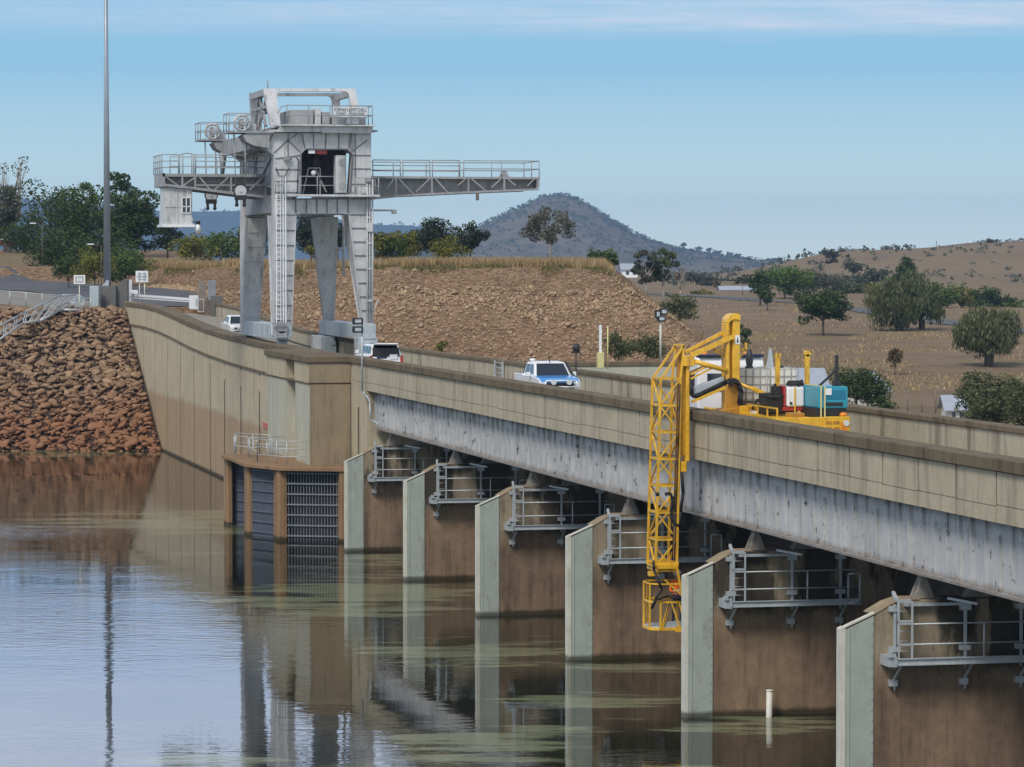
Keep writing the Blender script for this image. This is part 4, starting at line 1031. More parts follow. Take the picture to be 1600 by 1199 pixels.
b = MB(); p = g(498, 252); b.tube((p[0], CYN + 1.5, p[1] - .5), (p[0], CYN + 1.5, p[1] + .5), .3, n=10); b.tube((p[0] - .5, CYN + 1.5, p[1] + .1), (p[0] + .5, CYN + 1.5, p[1] + .1), .18, n=10); b.build('hoist_motor', M['dark'], cr)
b = MB(); p, q = g(494, 241), g(512, 234); b.box(p[0], q[0], CYN + .2, CYN + .8, p[1], q[1]); b.build('hoist_drum', M['red'], cr, .04)
b = MB(); p, q = g(482, 240), g(492, 235); b.box(p[0], q[0], CYN + .0, CYN + .1, p[1], q[1]); b.build('notice_plate', M['white'], cr)
b = MB(); p = g(493, 270); b.ball((p[0], CYN + .8, p[1]), .17); b.build('lamp', M['white'], cr)
b = MB()
for a, c in (((478, 303), (487, 262)), ((487, 262), (505, 262)), ((505, 262), (505, 303)), ((497, 262), (515, 300))):
    u, v = g(*a), g(*c); b.bar((u[0], CYN + 1.2, u[1]), (v[0], CYN + 1.2, v[1]), .08)
b.build('machinery_stand', GD, cr)
# ladder on the left leg, pipes on the right leg
b = MB(); xa, xb_ = g(430, 300)[0], g(441, 300)[0]; za, zb_ = g(480, 516)[1], g(480, 276)[1]
for x in (xa, xb_): b.bar((x, CYN - .35, za), (x, CYN - .35, zb_), .065)
z = za + .1
while z < zb_: b.tube((xa, CYN - .35, z), (xb_, CYN - .35, z), .022, n=5); z += .3
for k in range(7): z = za + 1 + k * 1.25; b.bar((xb_, CYN - .35, z), (xb_, CYN, z), .04)
b.build('ladder', M['white'], cr)
b = MB(); x = g(443.5, 0)[0]; b.bar((x, CYN - .5, za), (x, CYN - .5, zb_), .07); b.bar((xa + .25, CYN - .5, za), (xa + .25, CYN - .5, zb_), .04); b.build('ladder_stile', M['white'], cr)
b = MB()
for px, r in ((573, .06), (577, .04), (581.5, .06)): x = g(px, 300)[0]; b.tube((x, CYN - .15, g(480, 525)[1]), (x, CYN - .15, g(480, 280)[1]), r, n=7)
for py in (340, 357, 380, 420, 470, 507): b.box(g(571, 300)[0], g(582, 300)[0], CYN - .2, CYN - .05, g(480, py)[1] - .06, g(480, py)[1] + .06)
u, v = g(582, 488), g(591, 468); b.bar((u[0], CYN - .1, u[1]), (v[0], CYN - .1, v[1]), .08); b.box(g(574, 300)[0], g(581, 300)[0], CYN - .3, CYN - .05, g(480, 362)[1], g(480, 348)[1])
b.build('service_pipes', G, cr)
b = MB(); u = g(533, 338, CYR); b.tube((u[0], CYR - 1, u[1] - 4), (u[0], CYR - 1, u[1]), .1); b.tube((u[0] - 1.4, CYR - 1, u[1] - 1.5), (u[0], CYR - 1, u[1] - 2.4), .06); b.build('cable_pipe', G, cr)
# crossed bracing plates on the far left leg
b = MB(); x = g(428.5, 0)[0] - .02
for (ya, za_, yb_, zb2) in ((CYR - 1.2, g(480, 337)[1], CYR + .1, g(480, 520)[1]), (CYN + 2.5, g(480, 337)[1], CYN + 1.0, g(480, 470)[1])):
    b.bar((x, ya, za_), (x, yb_, zb2), .14)
b.build('leg_bracing', G, cr)
# loose cables and hand lamps that clutter the frame
b = MB()
for pts in (((430, 262), (436, 275), (444, 278), (452, 262)), ((399, 232), (396, 250), (402, 268), (398, 285)), ((462, 246), (466, 250), (464, 300), (458, 312)), ((553, 300), (560, 306), (572, 303)), ((445, 249), (450, 251), (456, 248))):
    q = [g(*p) for p in pts]; b.path([(x, CYN - .12, z) for x, z in q], .035, 5)
b.build('cable', M['dark'], cr)
for px, py in ((447, 249), (553, 303), (574, 282)):
    p = g(px, py); b = MB(); b.box(p[0] - .18, p[0] + .18, CYN - .3, CYN - .06, p[1] - .12, p[1] + .12); b.build('junction_box', GD, cr, .02)
# rails in the road
rt = thing('crane_rails', 'pair of steel crane rails set along the dam road', 'rails', (34.8, 225, 8.75))
for x in (xL, xR):
    b = MB(); strip(b, x - .05, x + .05, 190, 262, lambda y: zt(y) - 1.2, lambda y: zt(y) - 1.02); b.build('rail', M['dark'], rt)
# ------------------------------------------------------------------ vehicles
ROADZ = 8.75
def wheel(parent, x, y, z, r=.36, w=.25):
    b = MB(); b.disc((x, y, z), (1, 0, 0), r, w, 20); b.ring((x - w * .4, y, z), (1, 0, 0), r - .05, .06, 20); t = b.build('wheel', M['rubber'], parent, .02)
    b = MB(); b.disc((x, y, z), (1, 0, 0), r * .62, w + .03, 14); b.build('rim', M['galv'], t)
def ute(label, x, y, z, paint, front, s=-1, W_=1.84, dual=True, open_tail=False, style='ute'):
    """y is the front bumper; s is the direction the front points along Y"""
    t = thing('utility_vehicle' if style == 'ute' else 'station_wagon', label, 'ute' if style == 'ute' else 'car', (x, y, z))
    Ln = 5.2 if style == 'ute' else 4.8
    def Y(v): return y - s * v      # v = distance back from the front bumper
    h = W_ / 2
    def bod(prof, w0, name, mat, bev=.06):
        b = MB(); b.prism([(Y(v), z + zz) for v, zz in prof], 'x', x - w0, x + w0); return b.build(name, mat, t, bev, 2)
    if style == 'ute':
        bod([(.05, .45), (.0, .75), (.08, .98), (.35, 1.06), (1.25, 1.14), (3.45, 1.16), (3.45, 1.20), (5.15, 1.18), (5.2, .5), (4.7, .4), (.5, .38)], h, 'body', paint)
        roof = [(1.35, 1.12, .03), (2.05, 1.74, .20), (3.1, 1.77, .20), (3.45, 1.72, .18), (3.62, 1.15, .05)]
    else:
        bod([(.05, .45), (.0, .75), (.08, .95), (.35, 1.02), (1.2, 1.08), (4.7, 1.12), (4.8, .6), (4.7, .42), (.5, .38)], h, 'body', paint)
        roof = [(1.3, 1.06, .03), (2.0, 1.66, .18), (4.0, 1.70, .18), (4.45, 1.64, .18), (4.75, 1.1, .06)]
    vs = []; n = len(roof)
    for v, zz, ins in roof: vs += [(x - h + .04 + ins, Y(v), z + zz), (x + h - .04 - ins, Y(v), z + zz)]
    b = MB(); fs = [(2*i, 2*i+1, 2*i+3, 2*i+2) for i in range(n - 1)] + [tuple(2*i for i in range(n - 1, -1, -1)), tuple(2*i+1 for i in range(n)), (0, 2*n-2, 2*n-1, 1)]
    if open_tail: fs = [f for k, f in enumerate(fs) if k != n - 2]
    b.add(vs, fs); b.build('cabin', M['white'] if style == 'ute' and paint is M['blue'] else paint, t, .05, 2)
    # windscreen
    def pane(name, i, j, a0, a1, b0, b1, off=.02, mat=M['glass']):
        p = [Vector(vs[2*i]), Vector(vs[2*i+1]), Vector(vs[2*j+1]), Vector(vs[2*j])]
        f = lambda u, v: (p[0] * (1-u) + p[1] * u) * (1-v) + (p[3] * (1-u) + p[2] * u) * v
        q = [f(a0, b0), f(a1, b0), f(a1, b1), f(a0, b1)]; nn = (q[1]-q[0]).cross(q[3]-q[0]).normalized()
        c = Vector((x, Y(2.6), z + 1.3)); nn = nn if (q[0]-c).dot(nn) > 0 else -nn
        m = MB(); m.hexa([v_ + nn * off for v_ in q], [v_ + nn * (off - .03) for v_ in q]); return m.build(name, mat, t)
    pane('windscreen', 0, 1, .06, .94, .06, .90)
    if not open_tail: pane('rear_window', n - 2, n - 1, .12, .88, .12, .8)
    for sd in (-1, 1):
        k0 = 0 if sd < 0 else 1
        A = [Vector(vs[2*i + k0]) for i in range(n)]; lo = (A[0], A[-1]); hi = (A[1], A[-2])
        f = lambda u, v: (lo[0] + (lo[1]-lo[0]) * u) * (1-v) + (hi[0] + (hi[1]-hi[0]) * u) * v
        for (u0, u1) in ((.10, .46), (.52, .88)) if style == 'ute' else ((.06, .34), (.38, .64), (.68, .94)):
            q = [f(u0, .16), f(u1, .16), f(u1, .86), f(u0, .86)]; m = MB(); d = Vector((sd * .015, 0, .004))
            m.hexa([v_ + d for v_ in q], [v_ - d for v_ in q]); m.build('side_window', M['glass'], t)
        m = MB(); m.box(x + sd * (h + .02), x + sd * (h + .22), Y(1.72) - .06, Y(1.72) + .06, z + 1.12, z + 1.32); m.build('mirror', M['white'], t, .03)
        m = MB(); m.box(x + sd * (h - .30), x + sd * (h - .04), Y(.0) - .02, Y(.3), z + .76, z + .93); m.build('headlight', M['lamp'], t, .03)
        m = MB(); m.box(x + sd * (h - .14), x + sd * (h + .005), Y(Ln) - .06, Y(Ln) + .06, z + .72, z + (1.1 if style == 'ute' else 1.08)); m.build('tail_light', M['red'], t)
        wheel(t, x + sd * (h - .13), Y(.95), z + .37); wheel(t, x + sd * (h - .13), Y(4.1 if style == 'ute' else 3.75), z + .37)
    m = MB(); m.box(x - h + .32, x + h - .32, Y(.0) - .03, Y(.0) + .03, z + .62, z + .9); m.build('grille', M['black'], t)
    if front is not None:
        m = MB(); m.prism([(Y(.03), z + .96), (Y(.32), z + 1.095), (Y(1.3), z + 1.18), (Y(1.3), z + 1.13), (Y(.38), z + 1.04), (Y(.05), z + .88)], 'x', x - h + .05, x + h - .05); m.build('bonnet', front, t, .02)
        m = MB(); m.path([(x - h + .1, Y(-.15), z + .55), (x - h + .25, Y(-.18), z + 1.0), (x + h - .25, Y(-.18), z + 1.0), (x + h - .1, Y(-.15), z + .55)], .035); m.tube((x - h + .15, Y(-.16), z + .72), (x + h - .15, Y(-.16), z + .72), .035); m.build('bull_bar', M['white'], t)
        for dx in (-.35, .35):
            m = MB(); m.disc((x + dx, Y(-.2), z + .93), (0, 1, 0), .12, .1, 14); m.build('spotlight', M['lamp'], t)
    if style == 'ute' and open_tail is False:
        m = MB(); m.box(x - h + .08, x + h - .08, min(Y(3.7), Y(5.1)), max(Y(3.7), Y(5.1)), z + 1.16, z + 1.19); m.build('tray_cover', M['black'], t)
        m = MB(); m.path([(x - h + .15, Y(3.75), z + 1.16), (x - h + .25, Y(3.75), z + 1.6), (x + h - .25, Y(3.75), z + 1.6), (x + h - .15, Y(3.75), z + 1.16)], .035); m.build('sports_bar', M['black'], t)
    return t, Y
p = UX(866, 566, 34.6); uy = UX(866, 600, 34.6)
dy = p.y
u1, Yf = ute('white ute with a bright blue bonnet and roof aerial facing along the bridge road', 34.3, dy - 2.4, ROADZ, M['white'], M['blue'], -1)
m = MB(); m.tube((34.3, dy - .4, ROADZ + 1.72), (34.3, dy - .2, ROADZ + 2.0), .02); m.build('aerial', M['black'], u1)
m = MB(); m.disc((33.7, dy + .4, ROADZ + 1.82), (0, 0, 1), .12, .14, 12); m.build('beacon', M['white'], u1)
m = MB(); m.path([(35.22, dy - 2.3, ROADZ + .95), (35.22, dy - 1.0, ROADZ + 1.2), (35.05, dy - .3, ROADZ + 1.75)], .04); m.build('snorkel', M['black'], u1)
# wagon with its tailgate raised
wy = UX(600, 545, 33.4).y
wg, Yw = ute('white wagon parked with its tailgate open beside the crane leg', 33.5, wy + 4.7, ROADZ, M['white'], None, 1, 1.86, style='wagon', open_tail=True)
b = MB(); b.box(33.5 - .74, 33.5 + .74, Yw(4.7) - .02, Yw(3.9), ROADZ + .85, ROADZ + 1.5); b.build('cargo_space', M['black'], wg)
b = MB(); b.hexa([(32.82, Yw(4.3), ROADZ + 1.66), (34.18, Yw(4.3), ROADZ + 1.66), (34.08, Yw(5.25), ROADZ + 1.70), (32.92, Yw(5.25), ROADZ + 1.70)], [(32.82, Yw(4.3), ROADZ + 1.73), (34.18, Yw(4.3), ROADZ + 1.73), (34.08, Yw(5.25), ROADZ + 1.78), (32.92, Yw(5.25), ROADZ + 1.78)]); b.build('tailgate', M['white'], wg, .03)
for s in (-1, 1):
    b = MB(); b.hexa([(33.5 + s * .86, Yw(4.72), ROADZ + 1.1), (33.5 + s * .76, Yw(4.72), ROADZ + 1.1), (33.5 + s * .76, Yw(4.8), ROADZ + 1.1), (33.5 + s * .86, Yw(4.8), ROADZ + 1.1)], [(33.5 + s * .72, Yw(4.42), ROADZ + 1.68), (33.5 + s * .62, Yw(4.42), ROADZ + 1.68), (33.5 + s * .62, Yw(4.5), ROADZ + 1.68), (33.5 + s * .72, Yw(4.5), ROADZ + 1.68)]); b.build('rear_pillar', M['white'], wg, .02)
b = MB(); b.box(33.7, 34.15, Yw(4.8), Yw(4.5), ROADZ + .85, ROADZ + 1.15); tag(b.build('storage_tub', M['white'], None, .03), 'small white tub standing in the open boot of the white wagon', 'tub')
b = MB(); b.box(32.95, 33.6, Yw(4.74), Yw(4.4), ROADZ + .85, ROADZ + 1.08); tag(b.build('tool_bag', M['navy'], None, .05), 'dark bag lying in the open boot of the white wagon', 'bag')
p = UX(372, 510, 34.0)
ute('white ute half hidden behind the left crane leg at the curve of the wall', 34.55, UX(372, 530, 34.2).y, zt(UX(372, 530, 34.2).y) - 1.1, M['white'], M['white'], -1)

# inspection truck
TX0, TX1, TY0 = 32.72, 35.2, 104.8
def tq(px, py, Y): p = UY(px, py, Y); return p
tr = thing('inspection_truck', 'yellow and white under bridge inspection truck with a hinged lattice tower over the parapet', 'truck', (34, 110, ROADZ))
zdeck = tq(1300, 652, TY0).z
b = MB(); b.box(TX0, TX1, TY0, TY0 + .1, ROADZ + .45, zdeck); b.box(TX0 - .02, TX0 + .05, TY0 + .1, 113.5, ROADZ + .75, zdeck); b.box(TX1 - .05, TX1, TY0 + .1, 113.5, ROADZ + .75, zdeck)
b.box(TX0 + .05, TX1 - .05, TY0 + .1, 113.5, zdeck - .12, zdeck - .04); b.box(TX1 - .9, TX1 + .02, TY0 - .06, TY0, ROADZ + .5, zdeck + .02)
tray = b.build('tray', M['yellow'], tr, .02)
b = MB(); b.box(TX0 + .6, TX1 - .6, TY0 + .2, 118, ROADZ + .45, ROADZ + .8); b.build('chassis', M['dark'], tr)
# rear panel details: slots, marker triangle, beacon
b = MB(); a = TX1 - .82
for (x, z, w_) in ((a, zdeck - .22, .2), (a + .26, zdeck - .22, .2), (a, zdeck - .42, .2), (a + .26, zdeck - .42, .2)): b.box(x, x + w_, TY0 - .08, TY0 - .06, z, z + .09)
b.build('panel_slot', M['yellowdk'], tray)
b = MB(); b.prism([(TX1 - .30, zdeck - .48), (TX1 - .30, zdeck - .14), (TX1 - .04, zdeck - .44)], 'y', TY0 - .085, TY0 - .06); b.build('marker', M['amber'], tray)
b = MB(); b.disc((TX1 - .12, TY0 - .08, zdeck - .20), (0, 1, 0), .10, .05, 14); b.build('reflector', M['lamp'], tray)
b = MB(); b.ball((TX1 - .16, TY0 + .1, zdeck + .06), .11, sc=(1.3, 1, .9)); b.build('beacon', M['amber'], tr)
for y in (106.3, 107.6, 114.6):
    for x in (TX0 + .2, TX1 - .2): wheel(tr, x, y, ROADZ + .47, .47, .3)
# cab
cy = 114.3
cz1 = tq(1160, 558, cy).z
b = MB(); b.prism([(cy, ROADZ + .75), (cy, cz1 - .25), (cy + .15, cz1), (cy + 1.3, cz1), (cy + 1.75, cz1 - .9), (cy + 1.85, ROADZ + .6), (cy + .1, ROADZ + .6)], 'x', TX0, TX1); cb = b.build('cab', M['white'], tr, .08, 2)
b = MB(); b.box(TX0 + .02, TX1 - .02, cy - .03, cy + .5, cz1 + .0, cz1 + .09); b.build('roof_visor', M['navy'], cb, .03)
b = MB(); b.box(TX0 + .35, TX0 + .95, cy - .02, cy, ROADZ + 1.55, ROADZ + 2.2); b.box(TX0 + 1.2, TX0 + 1.6, cy - .02, cy, ROADZ + 1.55, ROADZ + 2.2); b.build('rear_window', M['glass'], cb)
b = MB(); b.box(TX0 - .015, TX0, cy + .4, cy + 1.3, ROADZ + 1.5, ROADZ + 2.25); b.build('side_window', M['glass'], cb)
for x in (TX0 + .45, TX1 - .5):
    b = MB(); b.tube((x, cy + .7, cz1), (x, cy + .7, cz1 + .16), .1, n=10); b.build('roof_beacon', M['amber'], cb)
b = MB(); q = tq(1171, 556, cy - 1.2); b.ball((q.x, cy - 1.2, q.z - .12), .16, sc=(.9, .9, 2.2)); b.box(q.x - .02, q.x + .02, cy - 1.25, cy - 1.15, zdeck + 1, q.z); b.build('exhaust_stack', M['black'], tr)
b = MB(); q = tq(1204, 556, cy - .5); b.prism([(q.x - .14, q.z - .45), (q.x + .12, q.z - .45), (q.x + .04, q.z + .25), (q.x - .02, q.z + .25)], 'y', cy - .5, cy - .4); b.tube((q.x - .4, cy - .45, q.z - .5), (q.x + .2, cy - .45, q.z - .5), .04); b.build('mirror', M['galv'], tr)
# pedestal mast with a hooked head
my = 109.4
def mq(px, py): p = UY(px, py, my); return (p.x, p.z)
b = MB()
for pa, pb_ in ((1134, 1144), (1144.8, 1156)):
    pass
A = [mq(*p) for p in ((1133.5, 655), (1133.5, 504), (1138, 494), (1144, 490), (1152, 490), (1156, 494), (1156, 655))]
B = [mq(*p) for p in ((1145, 655), (1145, 508), (1143, 505), (1140, 508), (1139, 520), (1139, 655))]
b.prism([A[0], A[1], A[2], A[3], A[4], B[1], B[2], B[3], B[4], B[5]][:10], 'y', my, my + .34) if False else None
b.prism([mq(1144, 658), mq(1144, 500), mq(1147, 496), mq(1156, 494), mq(1156, 658)], 'y', my - .05, my + .42)
b.prism([mq(1133.5, 658), mq(1133.5, 505), mq(1138.5, 505), mq(1139.5, 658)], 'y', my - .12, my + .5)
b.prism([mq(1139, 655), mq(1139, 510), mq(1144.5, 510), mq(1144.5, 655)], 'y', my + .1, my + .4)
b.prism([mq(1133.5, 505), mq(1134.5, 498), mq(1140, 491.5), mq(1146, 490), mq(1153, 490.5), mq(1156, 494), mq(1156, 502), mq(1149, 500), mq(1144, 500), mq(1140, 503), mq(1138.5, 506)], 'y', my - .12, my + .5)
mast = b.build('mast', M['yellow'], tr, .025)
b = MB(); p, q = mq(1148, 538), mq(1155.5, 524); b.box(p[0], q[0], my - .065, my - .05, p[1], q[1]); pl = b.build('warning_plate', M['wsign'], mast)
b = MB(); b.prism([(p[0] + .05, p[1] + .06), (q[0] - .05, p[1] + .06), ((p[0] + q[0]) / 2, q[1] - .05)], 'y', my - .075, my - .065); b.build('warning_symbol', M['black'], pl)
b = MB()
for pts in (((1118, 541), (1118, 548), (1133, 557)), ((1118, 547), (1134, 547)), ((1156, 547), (1168, 547)), ((1168, 536), (1168, 546), (1156, 562))):
    q = [mq(*p_) for p_ in pts]
    for a, c in zip(q, q[1:]): b.bar((a[0], my + .2, a[1]), (c[0], my + .2, c[1]), .07)
b.build('bracket', M['yellow'], mast)
b = MB(); b.prism([mq(1131, 650), mq(1130, 610), mq(1136, 595), mq(1150, 595), mq(1156, 612), mq(1156, 650)], 'y', my - .22, my - .13); b.prism([mq(1124, 655), mq(1180, 655), mq(1175, 640), mq(1150, 636), mq(1126, 640)], 'y', my - .3, my + .7); b.build('turret', M['yellowdk'], tr, .03)
b = MB(); q0, q1 = mq(1150, 645), mq(1183, 633); b.box(q0[0], q1[0], my - .5, my - .3, q0[1] - .1, q1[1]); ar = b.build('slewing_arm', M['yellow'], tr, .02)
b = MB(); q0, q1 = mq(1160, 641), mq(1182, 635); 
for k in range(5): xx = q0[0] + (q1[0] - q0[0]) * k / 5; b.box(xx, xx + .075, my - .515, my - .5, q0[1], q1[1])
b.build('lettering', M['yellowdk'], ar)
b = MB(); q0, q1 = mq(1184, 652), mq(1191, 632); b.box(q0[0], q1[0], my - .5, my - .2, q0[1], q1[1]); q0, q1 = mq(1164, 648), mq(1191, 641); b.hexa([(q0[0] + .1, my - .6, q0[1] - .12), (q1[0], my - .6, q0[1] - .12), (q1[0], my - .3, q0[1] - .12), (q0[0] + .1, my - .3, q0[1] - .12)], [(q0[0], my - .6, q1[1]), (q1[0], my - .6, q1[1]), (q1[0], my - .3, q1[1]), (q0[0], my - .3, q1[1])]); b.build('step_box', M['white'], tr)
b = MB(); hoses = [mq(*p_) for p_ in ((1133, 600), (1136, 595), (1143, 593), (1149, 597), (1152, 610), (1150, 630), (1158, 636), (1185, 634))]
b.path([(x, my - .35, z) for x, z in hoses], .07); b.path([(x + .05, my - .42, z - .07) for x, z in hoses], .05); b.build('hose', M['rubber'], tr)
# boom struts from mast to tower
b = MB()
def strut(a, c, w_=.12, dy=(-.1, .45), mat=None):
    u, v = mq(*a), mq(*c)
    for d in dy: b.bar((u[0], my + d, u[1]), (v[0], my + d, v[1]), w_)
strut((1133, 521), (1076, 551), .11, (.42,)); strut((1144, 526), (1078, 556), .15, (-.1,)); strut((1143, 528), (1080, 553), .07, (.1,))
u, v = mq(1084, 565), mq(1134, 579); b.tube((u[0], my - .12, u[1]), (v[0], my - .12, v[1]), .085, n=10); 
strut((1078, 585), (1110, 570), .06, (-.1, .4)); strut((1078, 592), (1118, 572), .06, (-.1,)); strut((1078, 618), (1130, 598), .07, (.42,)); strut((1079, 628), (1132, 605), .10, (-.12,))
u, v = mq(1152, 599), mq(1196, 618); b.tube((u[0], my - .2, u[1]), (v[0], my - .3, v[1]), .06); u2 = mq(1172, 606); b.bar((u2[0], my - .22, u2[1]), (v[0], my - .3, v[1]), .14)
b.build('boom', M['yellow'], tr)
b = MB(); u, v = mq(1080, 607), mq(1131, 589); w1, w2 = mq(1081, 619), mq(1132, 597)
b.prism([(u[0], u[1]), (v[0], v[1]), (w2[0], w2[1]), (w1[0], w1[1])], 'y', my - .02, my + .3); b.build('cable_tray', M['galv'], tr, .02)
b = MB(); b.path([(x, my - .12, z) for x, z in [mq(*p_) for p_ in ((1079, 600), (1079, 616), (1084, 620), (1110, 608), (1132, 597), (1140, 594))]], .075); b.build('hose', M['rubber'], tr)
# hanging lattice tower
def lattice(b, pts4top, pts4bot, nbay, w_=.07, d_=.045):
    T = [Vector(p) for p in pts4top]; Bt = [Vector(p) for p in pts4bot]
    for t, q in zip(T, Bt): b.bar(t, q, w_)
    for k in range(nbay + 1):
        R_ = [t + (q - t) * (k / nbay) for t, q in zip(T, Bt)]
        for i in range(4): b.bar(R_[i], R_[(i + 1) % 4], w_ * .85)
        if k < nbay:
            S = [t + (q - t) * ((k + 1) / nbay) for t, q in zip(T, Bt)]
            for i in range(4):
                if (k + i) % 2: b.bar(R_[i], S[(i + 1) % 4], d_)
                else: b.bar(R_[(i + 1) % 4], S[i], d_)
ty0, ty1 = my - .1, my + .95
tl, tb = mq(1031, 592), mq(1023, 885); tr_, tbr = mq(1062, 592), mq(1056, 885)
b = MB()
lattice(b, [(tl[0], ty0, tl[1]), (tr_[0], ty0, tr_[1]), (tr_[0], ty1, tr_[1]), (tl[0], ty1, tl[1])], [(tb[0], ty0, tb[1]), (tbr[0], ty0, tbr[1]), (tbr[0], ty1, tbr[1]), (tb[0], ty1, tb[1])], 7, .075, .05)
c1 = mq(1065, 540); c0 = mq(1032, 592)
for yy in (ty0, ty1): b.bar((c0[0], yy, c0[1]), (c1[0] + .05, yy, c1[1]), .07); b.bar((c1[0] + .05, yy, c1[1]), (tr_[0], yy, tr_[1]), .07)
for py in (570, 592): u, v = mq(1030, py), mq(1062, py)
b.bar((c1[0], ty0, c1[1]), (c1[0], ty1, c1[1]), .08)
b.build('lattice_tower', M['yellow'], tr)
b = MB(); u, v = mq(1064, 585), mq(1055, 880)
b.hexa([(mq(1053, 872)[0], my, mq(1040, 872)[1]), (mq(1060, 872)[0], my, mq(1040, 872)[1]), (mq(1060, 872)[0], my + .2, mq(1040, 872)[1]), (mq(1053, 872)[0], my + .2, mq(1040, 872)[1])], [(mq(1060, 545)[0], my, mq(1040, 545)[1]), (mq(1067, 545)[0], my, mq(1040, 545)[1]), (mq(1067, 545)[0], my + .2, mq(1040, 545)[1]), (mq(1060, 545)[0], my + .2, mq(1040, 545)[1])])
b.build('guide_rail', M['yellowdk'], tr)
b = MB(); zt1, zb1_ = mq(1040, 560)[1], mq(1040, 722)[1]
b.box(mq(1071, 800)[0], mq(1077, 800)[0], my - .05, my + .5, zb1_, zt1); b.box(mq(1065, 800)[0], mq(1072, 800)[0], my + .1, my + .4, zb1_ + .2, zt1); b.box(mq(1066, 800)[0], mq(1083, 800)[0], my - .15, my + .5, mq(1040, 573)[1], mq(1040, 556)[1]); b.box(mq(1063, 800)[0], mq(1072, 800)[0], my - .1, my + .4, mq(1040, 738)[1], zb1_)
b.build('carriage_column', M['yellow'], tr, .02)
b = MB(); b.path([(x, my - .1, z) for x, z in [mq(*p_) for p_ in ((1064, 738), (1066, 770), (1062, 800), (1060, 822), (1052, 818), (1047, 805), (1050, 780), (1046, 771), (1038, 772))]], .06, 7); b.ball((mq(1026, 772)[0], my - .1, mq(1026, 772)[1]), .08); b.build('hose', M['rubber'], tr)
# work basket
b = MB(); z1, z0 = mq(1040, 905)[1], mq(1040, 982)[1]; xl, xr = mq(1016, 800)[0], mq(1072, 800)[0]; by0, by1 = my - .25, my + 1.15
R_ = lambda z, o=0: [(xl + o, by0 + .3, z), (xl + .3, by0, z), (xr, by0, z), (xr, by1, z), (xl + .2, by1, z), (xl, by1 - .3, z)]
zm = mq(1040, 940)[1]
for z, w_ in ((z1 - .15, .05), (zm, .07), (z0, .09)):
    r_ = R_(z)
    for i in range(6): b.bar(r_[i], r_[(i + 1) % 6], w_)
t_, q_ = R_(zm), R_(z0)
for i in range(6): b.bar(t_[i], q_[i], .06)
for x in (.62, .95): b.bar((xl + x, by0, zm), (xl + x - .25 if x < .8 else xl + x + .25, by0, z0), .05)
b.bar((xl + .62, by0, zm), (xl + .32, by0, z0), .05); b.bar((xl + .68, by0, zm), (xl + 1.0, by0, z0), .05)
for i in range(6): b.bar(R_(z1 - .15)[i], t_[i], .05)
b.bar((xl + .45, by0, z1), (xr - .25, by0, zm + .25), .06); b.bar((xr - .4, by0, mq(1040, 885)[1]), (xr - .2, by0, zm + .2), .07)
b.box(xl + .2, xr - .3, by0 + .1, by1, mq(1040, 893)[1], mq(1040, 878)[1]); b.box(xl + .2, xr - .35, by0 + .02, by1, mq(1040, 888)[1], mq(1040, 882)[1])
b.box(xl - .02, xl + .3, by0 + .2, by0 + .5, mq(1040, 900)[1], mq(1040, 893)[1]); b.box(xr - .45, xr - .2, by0 - .06, by0 + .1, z0 - .1, z0 + .08)
bk = b.build('work_basket', M['yellow'], tr)
b = MB(); b.prism([(p_[0], p_[1]) for p_ in R_(0)], 'z', z0 + .02, z0 + .08); b.build('basket_floor', M['galv'], bk)
b = MB(); b.box(xl + .32, xr - .25, by0 + .02, by0 + .05, z0 + .08, z0 + .26); b.build('kick_plate', M['galv'], bk)
b = MB(); hz = [mq(*p_) for p_ in ((1017, 875), (1018, 890), (1024, 905), (1030, 920), (1020, 935), (1014, 950), (1022, 935), (1040, 930), (1062, 936))]
b.path([(x, by0 - .08, z) for x, z in hz], .045, 6); b.build('hose', M['rubber'], bk)
# clutter on the truck: handrail frames, valve block, side boxes
b = MB()
for x0_, x1_, yy in ((TX0 + .1, TX0 + .1, 0),):
    b.bar((TX0 + .12, 105.2, zdeck + .28), (TX0 + .12, 108.6, zdeck + .28), .05)
    for yy in (105.2, 106.3, 107.4, 108.6): b.bar((TX0 + .12, yy, zdeck - .05), (TX0 + .12, yy, zdeck + .28), .05)
b.build('side_rail', M['yellow'], tr)
b = MB(); b.box(33.2, 33.9, 108.0, 108.6, zdeck - .05, zdeck + .22); b.box(34.0, 34.5, 108.2, 108.8, zdeck - .05, zdeck + .16); b.build('valve_block', M['dark'], tr, .02)
b = MB(); b.path([(33.0, 107.8, zdeck + .05), (33.3, 107.6, zdeck + .3), (33.7, 107.7, zdeck + .12), (34.2, 107.9, zdeck + .3), (34.6, 107.8, zdeck + .04)], .04); b.path([(33.1, 108.9, zdeck + .1), (33.2, 108.6, zdeck + .45), (33.6, 108.5, zdeck + .2)], .035); b.build('hose', M['rubber'], tr)
b = MB(); b.box(TX0 + .5, TX0 + 1.0, TY0 + .15, TY0 + .7, zdeck - .05, zdeck + .14); b.build('locker', M['yellowdk'], tr, .02)
b = MB()
for dx in (0, .07): b.path([(mq(1058, 600)[0] + dx, ty0 - .04, mq(1040, 600)[1]), (mq(1055, 700)[0] + dx, ty0 - .05, mq(1040, 700)[1]), (mq(1051, 800)[0] + dx, ty0 - .05, mq(1040, 800)[1]), (mq(1049, 876)[0] + dx, ty0 - .04, mq(1040, 876)[1])], .02, 5)
b.build('cable', M['rubber'], tr)
